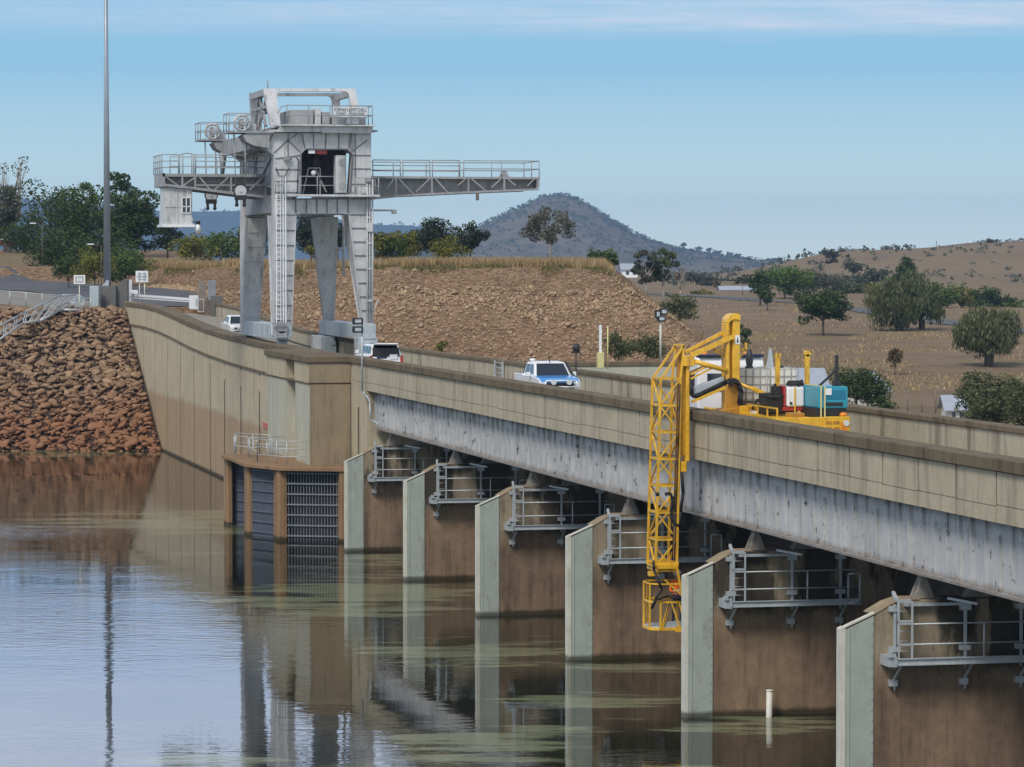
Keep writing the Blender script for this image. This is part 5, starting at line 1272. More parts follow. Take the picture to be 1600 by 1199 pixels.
# loads on the tray (separate things)
def ibc(px0, px1, py0, py1, Y, label):
    p, q = UY(px0, py1, Y), UY(px1, py0, Y); t = thing('water_tank', label, 'tank', ((p.x + q.x) / 2, Y + .5, zdeck), 'caged water tanks on the truck')
    b = MB(); b.box(p.x + .03, q.x - .03, Y + .03, Y + 1.0, p.z + .08, q.z - .05); tk = b.build('bottle', M['tank'], t, .07, 2)
    b = MB(); b.disc(((p.x + q.x) / 2, Y + .5, q.z - .02), (0, 0, 1), .14, .08, 14); b.build('cap', M['black'], tk)
    b = MB()
    for k in range(5):
        x = p.x + (q.x - p.x) * k / 4
        for yy in (Y, Y + 1.03): b.tube((x, yy, p.z), (x, yy, q.z - .03), .02, n=5)
    for k in range(5):
        z = p.z + .1 + (q.z - p.z - .15) * k / 4
        for yy in (Y, Y + 1.03): b.tube((p.x, yy, z), (q.x, yy, z), .014, n=5)
        for x in (p.x, q.x): b.tube((x, Y, z), (x, Y + 1.03, z), .014, n=5)
    b.build('cage', M['cranedark'], t)
    b = MB(); b.box(p.x, q.x, Y, Y + 1.03, zdeck - .04, p.z + .06); b.build('pallet', M['wood'], t)
ibc(1155, 1199, 573.5, 631, 110.4, 'caged white plastic water tank just right of the yellow mast')
ibc(1203, 1247, 573, 631, 111.9, 'caged white plastic water tank farther right, behind the yellow post')
def post(px, y0p, y1p, Y, label):
    p, q = UY(px, y1p, Y), UY(px, y0p, Y); t = thing('yellow_post', label, 'post', (p.x, Y, zdeck))
    b = MB(); b.box(p.x - .07, p.x + .07, Y, Y + .16, zdeck - .05, q.z - .12); b.build('shaft', M['yellow'], t, .01)
    return t, p, q
t, p, q = post(1216, 554, 620, 108.3, 'thin yellow forked post standing on the truck between the tanks and the red washer')
b = MB()
for s in (-1, 1): b.box(p.x + s * .055 - .025, p.x + s * .055 + .025, 108.3, 108.46, q.z - .14, q.z + .04)
b.build('fork', M['yellow'], t)
t, p, q = post(1262, 548, 640, 107.0, 'taller yellow post with a round head standing beside the teal generator')
b = MB(); b.tube((p.x, 107.0, q.z - .1), (p.x, 107.2, q.z - .1), .11, n=12); b.build('head', M['yellow'], t)
gn = thing('generator', 'teal box generator strapped on the rear of the truck tray', 'generator', (34.8, 105.5, zdeck))
GY = 105.1; p, q = UY(1280, 641, GY), UY(1325, 604, GY)
b = MB(); b.box(p.x - .02, q.x, GY, GY + 1.7, p.z + .05, q.z); b.build('casing', M['teal'], gn, .04, 2)
b = MB(); b.box(p.x + .08, q.x - .08, GY - .015, GY + .02, p.z + .35, q.z - .12); pn = b.build('front_panel', M['tealdk'], gn, .01)
b = MB(); b.box(p.x + .16, p.x + .42, GY - .03, GY - .015, p.z + .50, p.z + .72); b.build('label_plate', M['wsign'], pn)
b = MB(); b.box(p.x + .22, q.x - .18, GY - .02, GY + .02, p.z + .13, p.z + .25); b.build('vent', M['black'], gn)
b = MB(); b.box(p.x - .1, q.x - .05, GY + .05, GY + 1.7, zdeck - .04, p.z + .05); b.build('skid', M['black'], gn)
b = MB()
for x in (p.x + .03, p.x + .16): b.box(x, x + .05, GY - .035, GY - .02, zdeck - .3, q.z + .01); b.box(x, x + .05, GY - .03, GY + 1.7, q.z + .005, q.z + .02)
b.build('strap', M['yellowbox'], gn)
b = MB(); u = UY(1307, 605, GY + .6); v = UY(1307, 555, GY + .6); b.box(u.x - .05, u.x + .05, GY + .55, GY + .65, u.z - .05, v.z); w_ = UY(1276, 607, GY + .6); b.bar((u.x, GY + .6, UY(1307, 578, GY + .6).z), (w_.x, GY + .6, w_.z), .07); b.box(u.x - .09, u.x + .09, GY + .4, GY + .8, u.z - .02, u.z + .2); b.box(w_.x - .1, w_.x + .1, GY + .5, GY + .7, w_.z - .05, w_.z + .08); b.build('lamp_frame', M['black'], gn)
pw = thing('pressure_washer', 'red framed pressure washer with a white tank on the truck tray', 'washer', (34, 106.6, zdeck))
p, q = UY(1230, 636, 106.6), UY(1257, 605, 106.6)
b = MB(); b.box(p.x, q.x, 106.6, 107.4, p.z, q.z); b.build('tank', M['white'], pw, .06, 2)
b = MB(); b.box(p.x - .12, q.x + .06, 106.65, 107.5, p.z - .14, p.z - .01); b.box(p.x - .08, p.x - .01, 106.7, 107.4, p.z, q.z + .05); b.box(q.x + .01, q.x + .06, 106.62, 107.4, p.z, q.z - .1); b.build('frame', M['red'], pw, .02)
b = MB(); b.box(p.x - .3, p.x - .1, 106.9, 107.5, p.z + .1, q.z + .02); b.tube((p.x - .24, 107.2, q.z), (p.x - .24, 107.2, q.z + .1), .06); b.box(p.x - .7, p.x - .32, 107.2, 107.6, p.z + .1, q.z - .22); b.build('engine', M['dark'], pw, .02)
b = MB(); b.ring(((p.x + q.x) / 2 + .1, 107, q.z + .09), (0, 0, 1), .24, .07, 20); b.ring(((p.x + q.x) / 2 + .1, 107, q.z + .16), (0, 0, 1), .22, .05, 20); b.tube((q.x - .1, 107, q.z), (q.x + .05, 107, q.z + .22), .05); b.build('hose_reel', M['rubber'], pw)
b = MB(); b.box(p.x + .24, p.x + .29, 106.57, 106.595, zdeck - .35, q.z); b.build('strap', M['yellow'], pw)
b = MB(); b.disc((p.x + .13, 106.595, p.z + .12), (0, 1, 0), .05, .03, 10); b.build('drain_plug', M['black'], pw)
bn = thing('waste_bin', 'black tub with a sagging liner beside the truck mast', 'bin', (33.3, 106.9, zdeck))
p, q = UY(1197, 646, 106.8), UY(1224, 618, 106.8)
b = MB(); b.hexa([(p.x + .01, 106.8, p.z), (q.x - .01, 106.8, p.z), (q.x - .01, 107.5, p.z), (p.x + .01, 107.5, p.z)], [(p.x - .02, 106.75, q.z - .02), (q.x + .02, 106.75, q.z + .03), (q.x, 107.55, q.z), (p.x, 107.55, q.z - .03)]); bb_ = b.build('tub', M['black'], bn, .05, 2)
b = MB(); b.path([(p.x - .02, 106.73, q.z - .03), ((p.x + q.x) / 2, 106.70, q.z - .08), (q.x + .02, 106.73, q.z + .02), (q.x, 107.56, q.z), (p.x, 107.56, q.z), (p.x - .02, 106.73, q.z - .03)], .03); b.build('rim', M['rubber'], bb_)

# worker in the basket
pn_ = thing('person', 'worker in an orange hi vis shirt and white hard hat standing in the yellow basket', 'person', (xr - .2, my + .4, z0 + .08))
hx = UY(1058, 897, my + .3).x; hz_ = UY(1058, 891, my + .3).z; fy = my + .3; zf = z0 + .08
Hh = hz_ - zf; s_ = Hh / 1.80
J = {}; Vv = []; Ee = []; Rr = []
def j(n, x, y, z, r, par=None):
    J[n] = len(Vv); Vv.append((hx + x * s_, fy + y * s_, zf + z * s_)); Rr.append(r * s_)
    if par: Ee.append((J[par], J[n]))
j('pelvis', 0, 0, .95, .145); j('waist', 0, 0, 1.08, .135, 'pelvis'); j('chest', 0, -.01, 1.30, .165, 'waist'); j('neckb', 0, 0, 1.46, .09, 'chest'); j('neck', 0, -.01, 1.52, .058, 'neckb'); j('chin', 0, -.03, 1.58, .075, 'neck'); j('head', 0, -.02, 1.66, .098, 'chin'); j('crown', 0, 0, 1.74, .075, 'head')
for n, s in (('l', -1), ('r', 1)):
    j('hip' + n, s * .10, 0, .90, .105, 'pelvis'); j('knee' + n, s * .12, -.03, .50, .068, 'hip' + n); j('ank' + n, s * .13, .03, .09, .045, 'knee' + n); j('toe' + n, s * .14, -.14, .04, .042, 'ank' + n)
    j('sho' + n, s * .19, 0, 1.42, .075, 'neckb'); j('elb' + n, s * .27, -.10, 1.14, .05, 'sho' + n); j('wri' + n, s * .16, -.34, 1.10, .032, 'elb' + n); j('palm' + n, s * .14, -.42, 1.09, .036, 'wri' + n)
    for k in range(4):
        a = s * (.11 + .022 * k) + s * .0; ln = (.055, .065, .07, .055)[k]
        j(f'f{k}a' + n, a, -.46, 1.095 - .004 * k, .010, 'palm' + n); j(f'f{k}b' + n, a, -.46 - ln * .6, 1.075, .009, f'f{k}a' + n); j(f'f{k}c' + n, a, -.45 - ln * .5, 1.04, .008, f'f{k}b' + n)
    j('tha' + n, s * .10, -.41, 1.06, .011, 'palm' + n); j('thb' + n, s * .095, -.455, 1.045, .009, 'tha' + n)
me = bpy.data.meshes.new('body'); me.from_pydata([tuple(Vector(v) - Vector(pn_['_o'])) for v in Vv], Ee, []); bo = bpy.data.objects.new('body', me); COL.objects.link(bo); bo['_o'] = pn_['_o']
sk = bo.modifiers.new('skin', 'SKIN'); 
for i, r in enumerate(Rr): me.skin_vertices[0].data[i].radius = (r, r * .8)
me.skin_vertices[0].data[0].use_root = True
sb = bo.modifiers.new('sub', 'SUBSURF'); sb.levels = 1; sb.render_levels = 1
dg = bpy.context.evaluated_depsgraph_get(); me2 = bpy.data.meshes.new_from_object(bo.evaluated_get(dg)); bo.modifiers.clear(); bo.data = me2; bo.parent = pn_
for m_ in (M['skin'], M['orange'], M['navy'], M['black']): me2.materials.append(m_)
for f in me2.polygons:
    z = (f.center.z + pn_.location.z - zf) / s_; f.use_smooth = True
    yy = (f.center.y + pn_.location.y - fy) / s_
    f.material_index = 3 if z < .1 else 2 if z < .98 else (0 if (z > 1.49 or (yy < -.32 and z < 1.3)) else 1)
me2.materials[0] = M['skin'] if me2.materials[0] is None else me2.materials[0]
hp = Vector((hx, fy - .01, zf + 1.70 * s_))
b = MB(); b.ball(hp + Vector((0, 0, .02)), .135, 14, 8, (1, 1.15, .85)); b.disc(hp + Vector((0, -.02, -.0)), (0, 0, 1), .16, .025, 18); b.build('hard_hat', M['white'], pn_)
b = MB()
for s in (-1, 1): b.ball(hp + Vector((s * .035, -.105, -.045)), .013); b.ball(hp + Vector((s * .1, .0, -.06)), .028, 8, 5, (.5, .8, 1.2))
b.ball(hp + Vector((0, -.12, -.075)), .018); b.box(hp.x - .028, hp.x + .028, hp.y - .112, hp.y - .1, hp.z - .125, hp.z - .115); b.build('face_features', M['skin'], pn_)
b = MB(); b.box(hx - .17, hx + .17, fy - .17, fy - .14, zf + 1.12 * s_, zf + 1.17 * s_); b.build('reflective_band', M['lamp'], pn_)

# ------------------------------------------------------------------ poles, signs, fences
def pole_light(label, px, ybase, ytop, X, lamps, mat=M['signpost'], r=.06, out=None, name='floodlight_pole'):
    p = UX(px, ybase, X); zb = p.z; ztp_ = UX(px, ytop, X).z
    t = thing(name, label, 'floodlight', (X, p.y, zb)); b = MB(); b.tube((X, p.y, zb), (X, p.y, ztp_), r, n=10); b.build('pole', mat, t)
    for (dx, py, w_, h_) in lamps:
        zc = UX(px, py, X).z; b = MB(); b.box(X + dx - w_ / 2, X + dx + w_ / 2, p.y - .2, p.y + .1, zc - h_ / 2, zc + h_ / 2); hd = b.build('lamp_head', M['black'], t, .03)
        b = MB(); b.box(X + dx - w_ * .30, X + dx + w_ * .30, p.y - .225, p.y - .2, zc - h_ * .26, zc + h_ * .26); b.build('lamp_glass', M['galv'], hd)
    return t, p
pole_light('white pole with stacked black floodlights on the chute wall', 1032, 563, 486, 45.5, [(.14, 487, .4, .34), (.02, 498, .42, .3), (-.18, 491, .26, .44)])
t, p = pole_light('twin black floodlights on a pale pole fixed to the parapet by the crane leg', 566, 612, 500, WX - .22, [(-.25, 502, .55, .34), (-.25, 515, .55, .34)], M['galv'], .05)
b = MB(); q = UX(578, 620, WX - .1); b.path([(WX - .2, p.y, p.z), (WX - .2, p.y - .6, p.z - .1), (WX - .15, p.y - 1.4, p.z - .3), (WX - .1, q.y, q.z - .3), (WX - .1, UX(579, 655, WX - .1).y, UX(579, 655, WX).z), (WX - .05, UX(592, 662, WX).y, UX(592, 662, WX).z)], .05); b.build('conduit', M['galv'], t)
t, p = pole_light('slim dark pole with a small round black camera beside the blue ute', 900, 592, 545, 37.4, [], M['black'], .035, name='camera_pole')
b = MB(); q = UX(902, 544, 37.4); b.ball((37.42, p.y, q.z), .2, sc=(1, 1, 1.1)); b.box(37.2, 37.6, p.y - .1, p.y + .1, q.z - .25, q.z - .15); b.build('camera_head', M['black'], t)
gp = thing('gauge_post', 'white post standing in a cream box on the chute wall', 'post', UX(938, 560, 43.4))
q0, q1 = UX(938, 560, 43.4), UX(938, 508, 43.4)
b = MB(); b.box(43.4 - .06, 43.4 + .06, q0.y - .06, q0.y + .06, q0.z, q1.z); b.build('shaft', M['wsign'], gp)
b = MB(); b.box(43.4 - .16, 43.4 + .16, q0.y - .2, q0.y + .15, 9.34, UX(938, 551, 43.4).z); b.build('box', M['yellowbox'], gp, .02)
gp = thing('gauge_post', 'thin cream post right of the white boxed post on the chute wall', 'post', UX(949.5, 562, 43.7))
q0, q1 = UX(949.5, 562, 43.8), UX(949.5, 510, 43.8)
b = MB(); b.tube((q0.x, q0.y, 9.3), (q0.x, q0.y, q1.z), .035); b.ball((q0.x, q0.y, q1.z), .045); b.build('shaft', M['yellowbox'], gp)

# tall mast on its concrete plinth
D0 = 294.
def dq(px, py, d=D0): return UD(px, py, d)
q0 = dq(167.5, 447)
tm = thing('lighting_mast', 'very tall tapering grey steel mast standing on the concrete plinth', 'mast', q0)
b = MB(); b.tube((q0.x, q0.y, q0.z - .1), (q0.x, q0.y, 46), .33, .12, 16); b.build('shaft', plain('mast_steel', (.30, .34, .39), .45, .1, 1, metal=.3), tm)
b = MB(); b.disc((q0.x, q0.y, 46), (0, 0, 1), .9, .3, 14); b.box(q0.x - 1.4, q0.x + 1.4, q0.y - .3, q0.y + .3, 45.4, 45.9); b.build('lamp_ring', M['galv'], tm)
b = MB(); u, v = dq(160, 447), dq(166, 438); b.hexa([(u.x, u.y - .5, u.z), (u.x + .5, u.y - .5, u.z), (u.x + .5, u.y, u.z), (u.x, u.y, u.z)], [(v.x, v.y - .4, v.z), (v.x + .2, v.y - .4, v.z), (v.x + .2, v.y, v.z), (v.x, v.y, v.z)]); b.build('base_hatch', M['galv'], tm)
def dbx(name, label, cat, px0, py0, px1, py1, d, depth, mat, bev=.03):
    p, q = dq(px0, py1, d), dq(px1, py0, d); R2 = Vector((cT, -sT, 0)) * (q - p).dot(RT); F2 = Vector((sT, cT, 0)) * depth
    b0 = Vector((p.x, p.y, p.z)); b = MB(); pts = [b0, b0 + R2, b0 + R2 + F2, b0 + F2]; b.hexa(pts, [v + Vector((0, 0, q.z - p.z)) for v in pts])
    o = b.build(name, mat, None, bev); return tag(o, label, cat)
dbx('concrete_plinth', 'square dark grey concrete plinth under the tall mast', 'plinth', 157, 447, 181, 488, 292.5, 3, M['greyblock'])
dbx('electrical_cabinet', 'pale blue grey electrical cabinet left of the mast plinth', 'cabinet', 140, 447, 154, 489, 291, .8, M['cabinet'])
t = thing('wing_wall', 'dark curved concrete wing wall between the plinth and the boom gate', 'wall', dq(190, 487))
b = MB(); b.prism([(RD(*dq(px, py).xy)[0], dq(px, py).z) for px, py in ((181, 488), (181, 456), (190, 440), (198, 435), (201, 437), (201, 475), (190, 488))], 'y', 0, 1.2)
b.v = [tuple(W(v[0], D0 + v[1] - 1.0, v[2])) for v in b.v]; b.build('face', M['greyblock'], t)
# sign boards
def signb(label, px0, py0, px1, py1, d, posts, ybot, inner):
    p, q = dq(px0, py1, d), dq(px1, py0, d); t = thing('sign', label, 'sign', dq((px0 + px1) / 2, ybot, d))
    def slab(a, c, off, th, nm, mat, par):
        R2 = Vector((cT, -sT, 0)); F2 = Vector((sT, cT, 0)); rr0, rr1 = (a - CAM).dot(RT), (c - CAM).dot(RT)
        b = MB(); pts = [W(rr0, d - off, a.z), W(rr1, d - off, a.z), W(rr1, d - off + th, a.z), W(rr0, d - off + th, a.z)]; b.hexa(pts, [Vector((v.x, v.y, c.z)) for v in pts]); return b.build(nm, mat, par)
    bd = slab(p, q, .04, .04, 'board', M['wsign'], t)
    for (a0, b0, a1, b1, mt) in inner: slab(dq(a0, b1, d), dq(a1, b0, d), .06, .018, 'sign_mark', mt, bd)
    b = MB()
    for px in posts: u, v = dq(px, ybot, d + .1), dq(px, py1 - 2, d + .1); b.tube((u.x, u.y, u.z - .3), (v.x, v.y, v.z), .045)
    b.build('post', M['signpost'], t)
fr = M['cranedark']
signb('white sign with a dark square frame on a single pale post', 115.5, 430, 133, 444, 288, [124], 490, [(118, 432, 130.5, 433.6, fr), (118, 440, 130.5, 441.6, fr), (118, 433.6, 119.7, 440, fr), (128.8, 433.6, 130.5, 440, fr), (122.5, 435, 126.5, 436, M['galv']), (122.5, 437.5, 126.5, 438.5, M['galv'])])
signb('white sign with rows of dark writing on two posts by the boom gate', 212, 423.5, 231.5, 441, 302, [218, 226], 470, [(216, 426, 220, 439, M['galv']), (224, 426, 228, 439, M['galv']), (214, 431.5, 230, 433, fr), (216, 427.5, 228, 428.7, M['galv']), (216, 436, 228, 437.2, M['galv'])])
# boom gate
bg = thing('boom_gate', 'white boom gate lowered across the end of the dam road', 'gate', dq(205, 475, 297))
b = MB(); u, v = dq(203, 461, 297), dq(298, 468, 285); b.bar(u, v, .2); b.bar(u + Vector((0, 0, -.25)), v + Vector((0, 0, -.2)), .09); b.build('boom', M['white'], bg)
u = dq(203, 475, 297); b = MB(); b.box(u.x - .16, u.x + .16, u.y - .2, u.y + .2, u.z - .5, dq(203, 437, 297).z); b.build('gate_post', M['white'], bg)
u = dq(209, 457, 296); b = MB(); b.box(u.x - .3, u.x + .35, u.y - .3, u.y + .3, u.z - .15, u.z + .2); b.build('counterweight', M['wsign'], bg, .04)
v = dq(303, 480, 285); b = MB(); b.box(v.x - .38, v.x + .38, v.y - .3, v.y + .3, v.z - .2, dq(303, 462, 285).z); bx_ = b.build('drive_box', M['wsign'], bg, .04)
b = MB(); b.box(v.x + .1, v.x + .3, v.y - .32, v.y - .3, v.z + .1, v.z + .7); b.build('door_panel', M['cabinet'], bx_)
t = thing('gate_frame', 'thin grey frame panel and dark panel at the end of the far parapet', 'frame', dq(322, 485, 281))
b = MB()
for a, c in (((309, 468), (318, 468)), ((318, 468), (318, 487)), ((309, 487), (318, 487)), ((309, 468), (309, 487))): b.bar(dq(*a, 281), dq(*c, 281), .06)
b.build('frame', M['galv'], t)
b = MB(); u, v = dq(325, 469, 283), dq(337, 438, 283); b.box(u.x, v.x, u.y - .1, u.y + .1, u.z, v.z); b.build('panel', plain('grey_panel', (.24, .25, .27), .7, .15, 2), t)
b = MB(); u, v = dq(310, 470, 284), dq(322, 440, 284); b.box(u.x, v.x, u.y - .1, u.y + .1, u.z, v.z); b.build('panel', plain('brown_panel', (.25, .21, .18), .8, .25, 2), t)
# stairs handrail and chain link fence on the bank
st = thing('stair_railing', 'white pipe handrails beside the steps going down the rockfill bank', 'railing', dq(90, 480, 287))
DS = 287.
def sp(px, py, d): return dq(px, py, d)
up = [sp(127, 466, 288.5), sp(120, 461, 288.5), sp(95, 461, 288), sp(40, 487, 283), sp(-10, 513, 278)]
lo = [sp(127, 485, 288), sp(95, 484, 287.5), sp(62, 502, 284), sp(36, 505, 282), sp(-10, 537, 277)]
b = MB()
for off in (0, 1.2):
    o_ = Vector((-sT, -cT, 0)) * -off
    b.path([p + o_ for p in up], .045); b.path([p + (q - p) * .5 + o_ for p, q in zip(up, lo)], .035)
    for p, q in zip(up, lo):
        for k in range(1): b.tube(p + o_, q + o_, .045, n=6)
    for (p, q, r_, s2) in zip(up, up[1:], lo, lo[1:]):
        for k in range(1, 3): t_ = k / 3; b.tube(p + (q - p) * t_ + o_, r_ + (s2 - r_) * t_ + o_, .035, n=6)
b.build('handrail', M['galv'], st)
b = MB(); b.path([p + Vector((0, 0, 0)) for p in lo], .11); b.build('stringer', M['galv'], st)
b = MB(); b.ring(sp(126, 472, 288.4), FW, .38, .04, 18); b.bar(sp(130, 472, 288.4), sp(140, 472, 288.4), .05); b.build('gate_loop', M['galv'], st)
cf = thing('chain_link_fence', 'low grey chain link fence along the top of the rockfill bank', 'fence', dq(60, 475, 292))
b = MB(); f0, f1 = sp(-60, 449, 293), sp(142, 466, 291); g0, g1 = sp(-60, 470, 293), sp(142, 487, 291)
b.tube(f0, f1, .035)
for k in range(9): t_ = k / 8; b.tube(g0 + (g1 - g0) * t_, f0 + (f1 - f0) * t_ + Vector((0, 0, .05)), .045)
b.build('fence_frame', M['galv'], cf)
b = MB(); n = 120
for k in range(-8, n):
    for s in (0, 1):
        t0_, t1_ = (k / n, (k + 8) / n)
        if t0_ < 0 or t1_ > 1: continue
        lo_, hi_ = (t0_, t1_) if s else (t1_, t0_)
        b.tube(g0 + (g1 - g0) * lo_, f0 + (f1 - f0) * hi_, .012, n=3, caps=False)
b.build('wire_mesh', M['mesh'], cf)

# buildings in the valley
def gd(px, d): r = (px - 800) / F * d; return W(r, d, ground(r, d))
def hut(name, label, cat, px0, px1, d, wall_h, roof_h, depth, ypx=None, mat=M['house'], skew=0.):
    a, c = gd(px0, d), gd(px1, d); z0 = min(a.z, c.z) - .3
    if ypx: z0 = dq((px0 + px1) / 2, ypx, d).z
    t = thing(name, label, cat, (a + c) / 2)
    R2 = Vector((cT, -sT, 0)); F2 = Vector((sT, cT, 0)); Lw = (c - a).dot(R2)
    if skew: R2, F2 = R2 * math.cos(skew) + F2 * math.sin(skew), F2 * math.cos(skew) - R2 * math.sin(skew)
    p0 = Vector((a.x, a.y, z0)); P_ = lambda u, v, z: p0 + R2 * u + F2 * v + Vector((0, 0, z))
    b = MB(); b.hexa([P_(0, 0, 0), P_(Lw, 0, 0), P_(Lw, depth, 0), P_(0, depth, 0)], [P_(0, 0, wall_h), P_(Lw, 0, wall_h), P_(Lw, depth, wall_h), P_(0, depth, wall_h)])
    b.add([P_(0, 0, wall_h), P_(0, depth, wall_h), P_(0, depth / 2, wall_h + roof_h), P_(Lw, 0, wall_h), P_(Lw, depth, wall_h), P_(Lw, depth / 2, wall_h + roof_h)], [(0, 1, 2), (3, 5, 4)])
    b.build('wall', mat, t)
    b = MB(); o = .35; e = .12
    for (va, vb) in ((-o, depth / 2), (depth + o, depth / 2)):
        k = o * roof_h / (depth / 2)
        b.hexa([P_(-o, va, wall_h - k + .02), P_(Lw + o, va, wall_h - k + .02), P_(Lw + o, vb, wall_h + roof_h + .02), P_(-o, vb, wall_h + roof_h + .02)], [P_(-o, va, wall_h - k + e), P_(Lw + o, va, wall_h - k + e), P_(Lw + o, vb, wall_h + roof_h + e), P_(-o, vb, wall_h + roof_h + e)])
    b.build('roof', M['roof'], t)
    b = MB()
    for u in (.25, .7): 
        q = [P_(Lw * u, -.03, wall_h * .35), P_(Lw * u + min(1.2, Lw * .2), -.03, wall_h * .35), P_(Lw * u + min(1.2, Lw * .2), -.03, wall_h * .8), P_(Lw * u, -.03, wall_h * .8)]
        b.hexa(q, [v + F2 * .02 for v in q])
    b.build('window', M['glass'], t)
    return t
hut('house', 'small house with a pale grey sheet roof behind the dark round bush', 'house', 1366, 1390, 292, 1.6, 1.35, 5, ypx=637, skew=.5)
hut('shed', 'long shed with a pale blue grey roof seen past the teal generator', 'shed', 1236, 1290, 285, 2.0, 1.3, 9, ypx=640)
hut('shed', 'low white shed roof beside the big grey green bush at the right', 'shed', 1482, 1508, 255, 1.0, .9, 4, ypx=660)
hut('shed', 'long white far shed beyond the field near the bright green tree', 'shed', 1126, 1182, 760, 1.1, .8, 9, ypx=461, mat=M['white'])
hut('shed', 'white roofed shed peeping over the right shoulder of the earth mound', 'shed', 972, 996, 620, 1.5, 1.0, 8, ypx=434, mat=M['white'])
ff = thing('wire_fence', 'thin wire fence with leaning posts below the dry field', 'fence', gd(1440, 285))
b = MB(); prev = None
for k, px in enumerate((1398, 1418, 1441, 1462, 1490, 1520)):
    d = 285; u = dq(px, 646, d); v = dq(px - (2 if k == 2 else 0), 614 if k != 3 else 609, d); b.tube(u, v, .05 if k != 3 else .07)
    if prev:
        for t_ in (.3, .6, .9): b.tube(prev[0] + (prev[1] - prev[0]) * t_, u + (v - u) * t_, .012, n=4)
    prev = (u, v)
b.build('posts_and_wire', M['wood'], ff)
t = thing('parked_car', 'small red car parked under the trees at the far left', 'car', gd(9, 440)); u = dq(9, 387.5, 440)
b = MB(); b.prism([(-1.9, .3), (-1.95, .75), (-1.2, .85), (-.7, 1.3), (.8, 1.3), (1.4, .85), (1.95, .75), (1.9, .3)], 'y', -.8, .8); b.v = [tuple(u + Vector((cT, -sT, 0)) * v[0] + Vector((sT, cT, 0)) * v[1] + Vector((0, 0, v[2]))) for v in b.v]; t['_o'] = tuple(t.location); b.build('body', M['red'], t, .05)
b = MB(); b.box(-.6, .9, -.82, -.78, .85, 1.2); b.v = [tuple(u + Vector((cT, -sT, 0)) * v[0] + Vector((sT, cT, 0)) * v[1] + Vector((0, 0, v[2]))) for v in b.v]; b.build('side_window', M['wsign'], t)
b = MB()
for x in (-1.2, 1.2): b.disc((x, -.8, .3), (0, 1, 0), .32, .2)
b.v = [tuple(u + Vector((cT, -sT, 0)) * v[0] + Vector((sT, cT, 0)) * v[1] + Vector((0, 0, v[2]))) for v in b.v]; b.build('wheels', M['rubber'], t)
def lampost(label, px, py, d):
    u = dq(px, py, d); zb = ground(*RD(u.x, u.y)); t = thing('street_lamp', label, 'street lamp', (u.x, u.y, zb)); b = MB(); b.tube((u.x, u.y, zb), (u.x, u.y, u.z), .05, .04); b.tube((u.x, u.y, u.z), (u.x - .8, u.y + .3, u.z + .12), .035); b.build('pole', M['bark'], t)
    b = MB(); b.box(u.x - 1.35, u.x - .7, u.y + .1, u.y + .5, u.z + .08, u.z + .2); b.build('lamp_head', M['wsign'], t)
lampost('street lamp arm showing pale against the dark round trees', 66, 351, 372); lampost('street lamp arm beside the tall mast above the olive bush', 158, 384, 330)
# ------------------------------------------------------------------ vegetation
rng = np.random.default_rng(11)
def hit(px, py, d0=240, d1=2500):
    d = d0; prev = d0
    while d < d1:
        p = UD(px, py, d); r, dd = RD(p.x, p.y)
        if p.z <= ground(r, dd): return d
        d *= 1.004
    return d1
def leaves(centers, radii, n, size, squash=.8, droop=0., shell=.55, up=.0):
    k = len(centers); idx = rng.choice(k, n, p=(radii ** 2) / (radii ** 2).sum())
    v = rng.normal(size=(n, 3)); v /= np.linalg.norm(v, axis=1)[:, None]
    rr = (shell + (1 - shell) * rng.random(n) ** .6) * np.where(rng.random(n) < .25, rng.random(n), 1)
    c = centers[idx] + v * (radii[idx] * rr)[:, None] * np.array([1, 1, squash])
    a = rng.normal(size=(n, 3)); a[:, 2] *= (1 - up)
    if droop: a = np.stack([rng.normal(size=n) * .25, rng.normal(size=n) * .25, -np.ones(n)], 1); c[:, 2] -= rng.random(n) * droop * radii[idx]
    a /= np.linalg.norm(a, axis=1)[:, None]
    b = np.cross(a, rng.normal(size=(n, 3))); b /= np.linalg.norm(b, axis=1)[:, None] + 1e-9
    s = size * (.6 + .9 * rng.random(n)); l = s[:, None] * a * (1.5 if droop else 1.0); w_ = (s * (.35 if droop else .62))[:, None] * b
    V = np.stack([c - l * .5, c + w_ * .5, c + l * .5, c - w_ * .5], 1).reshape(-1, 3)
    return V, np.arange(n * 4).reshape(-1, 4)
KIND = {}
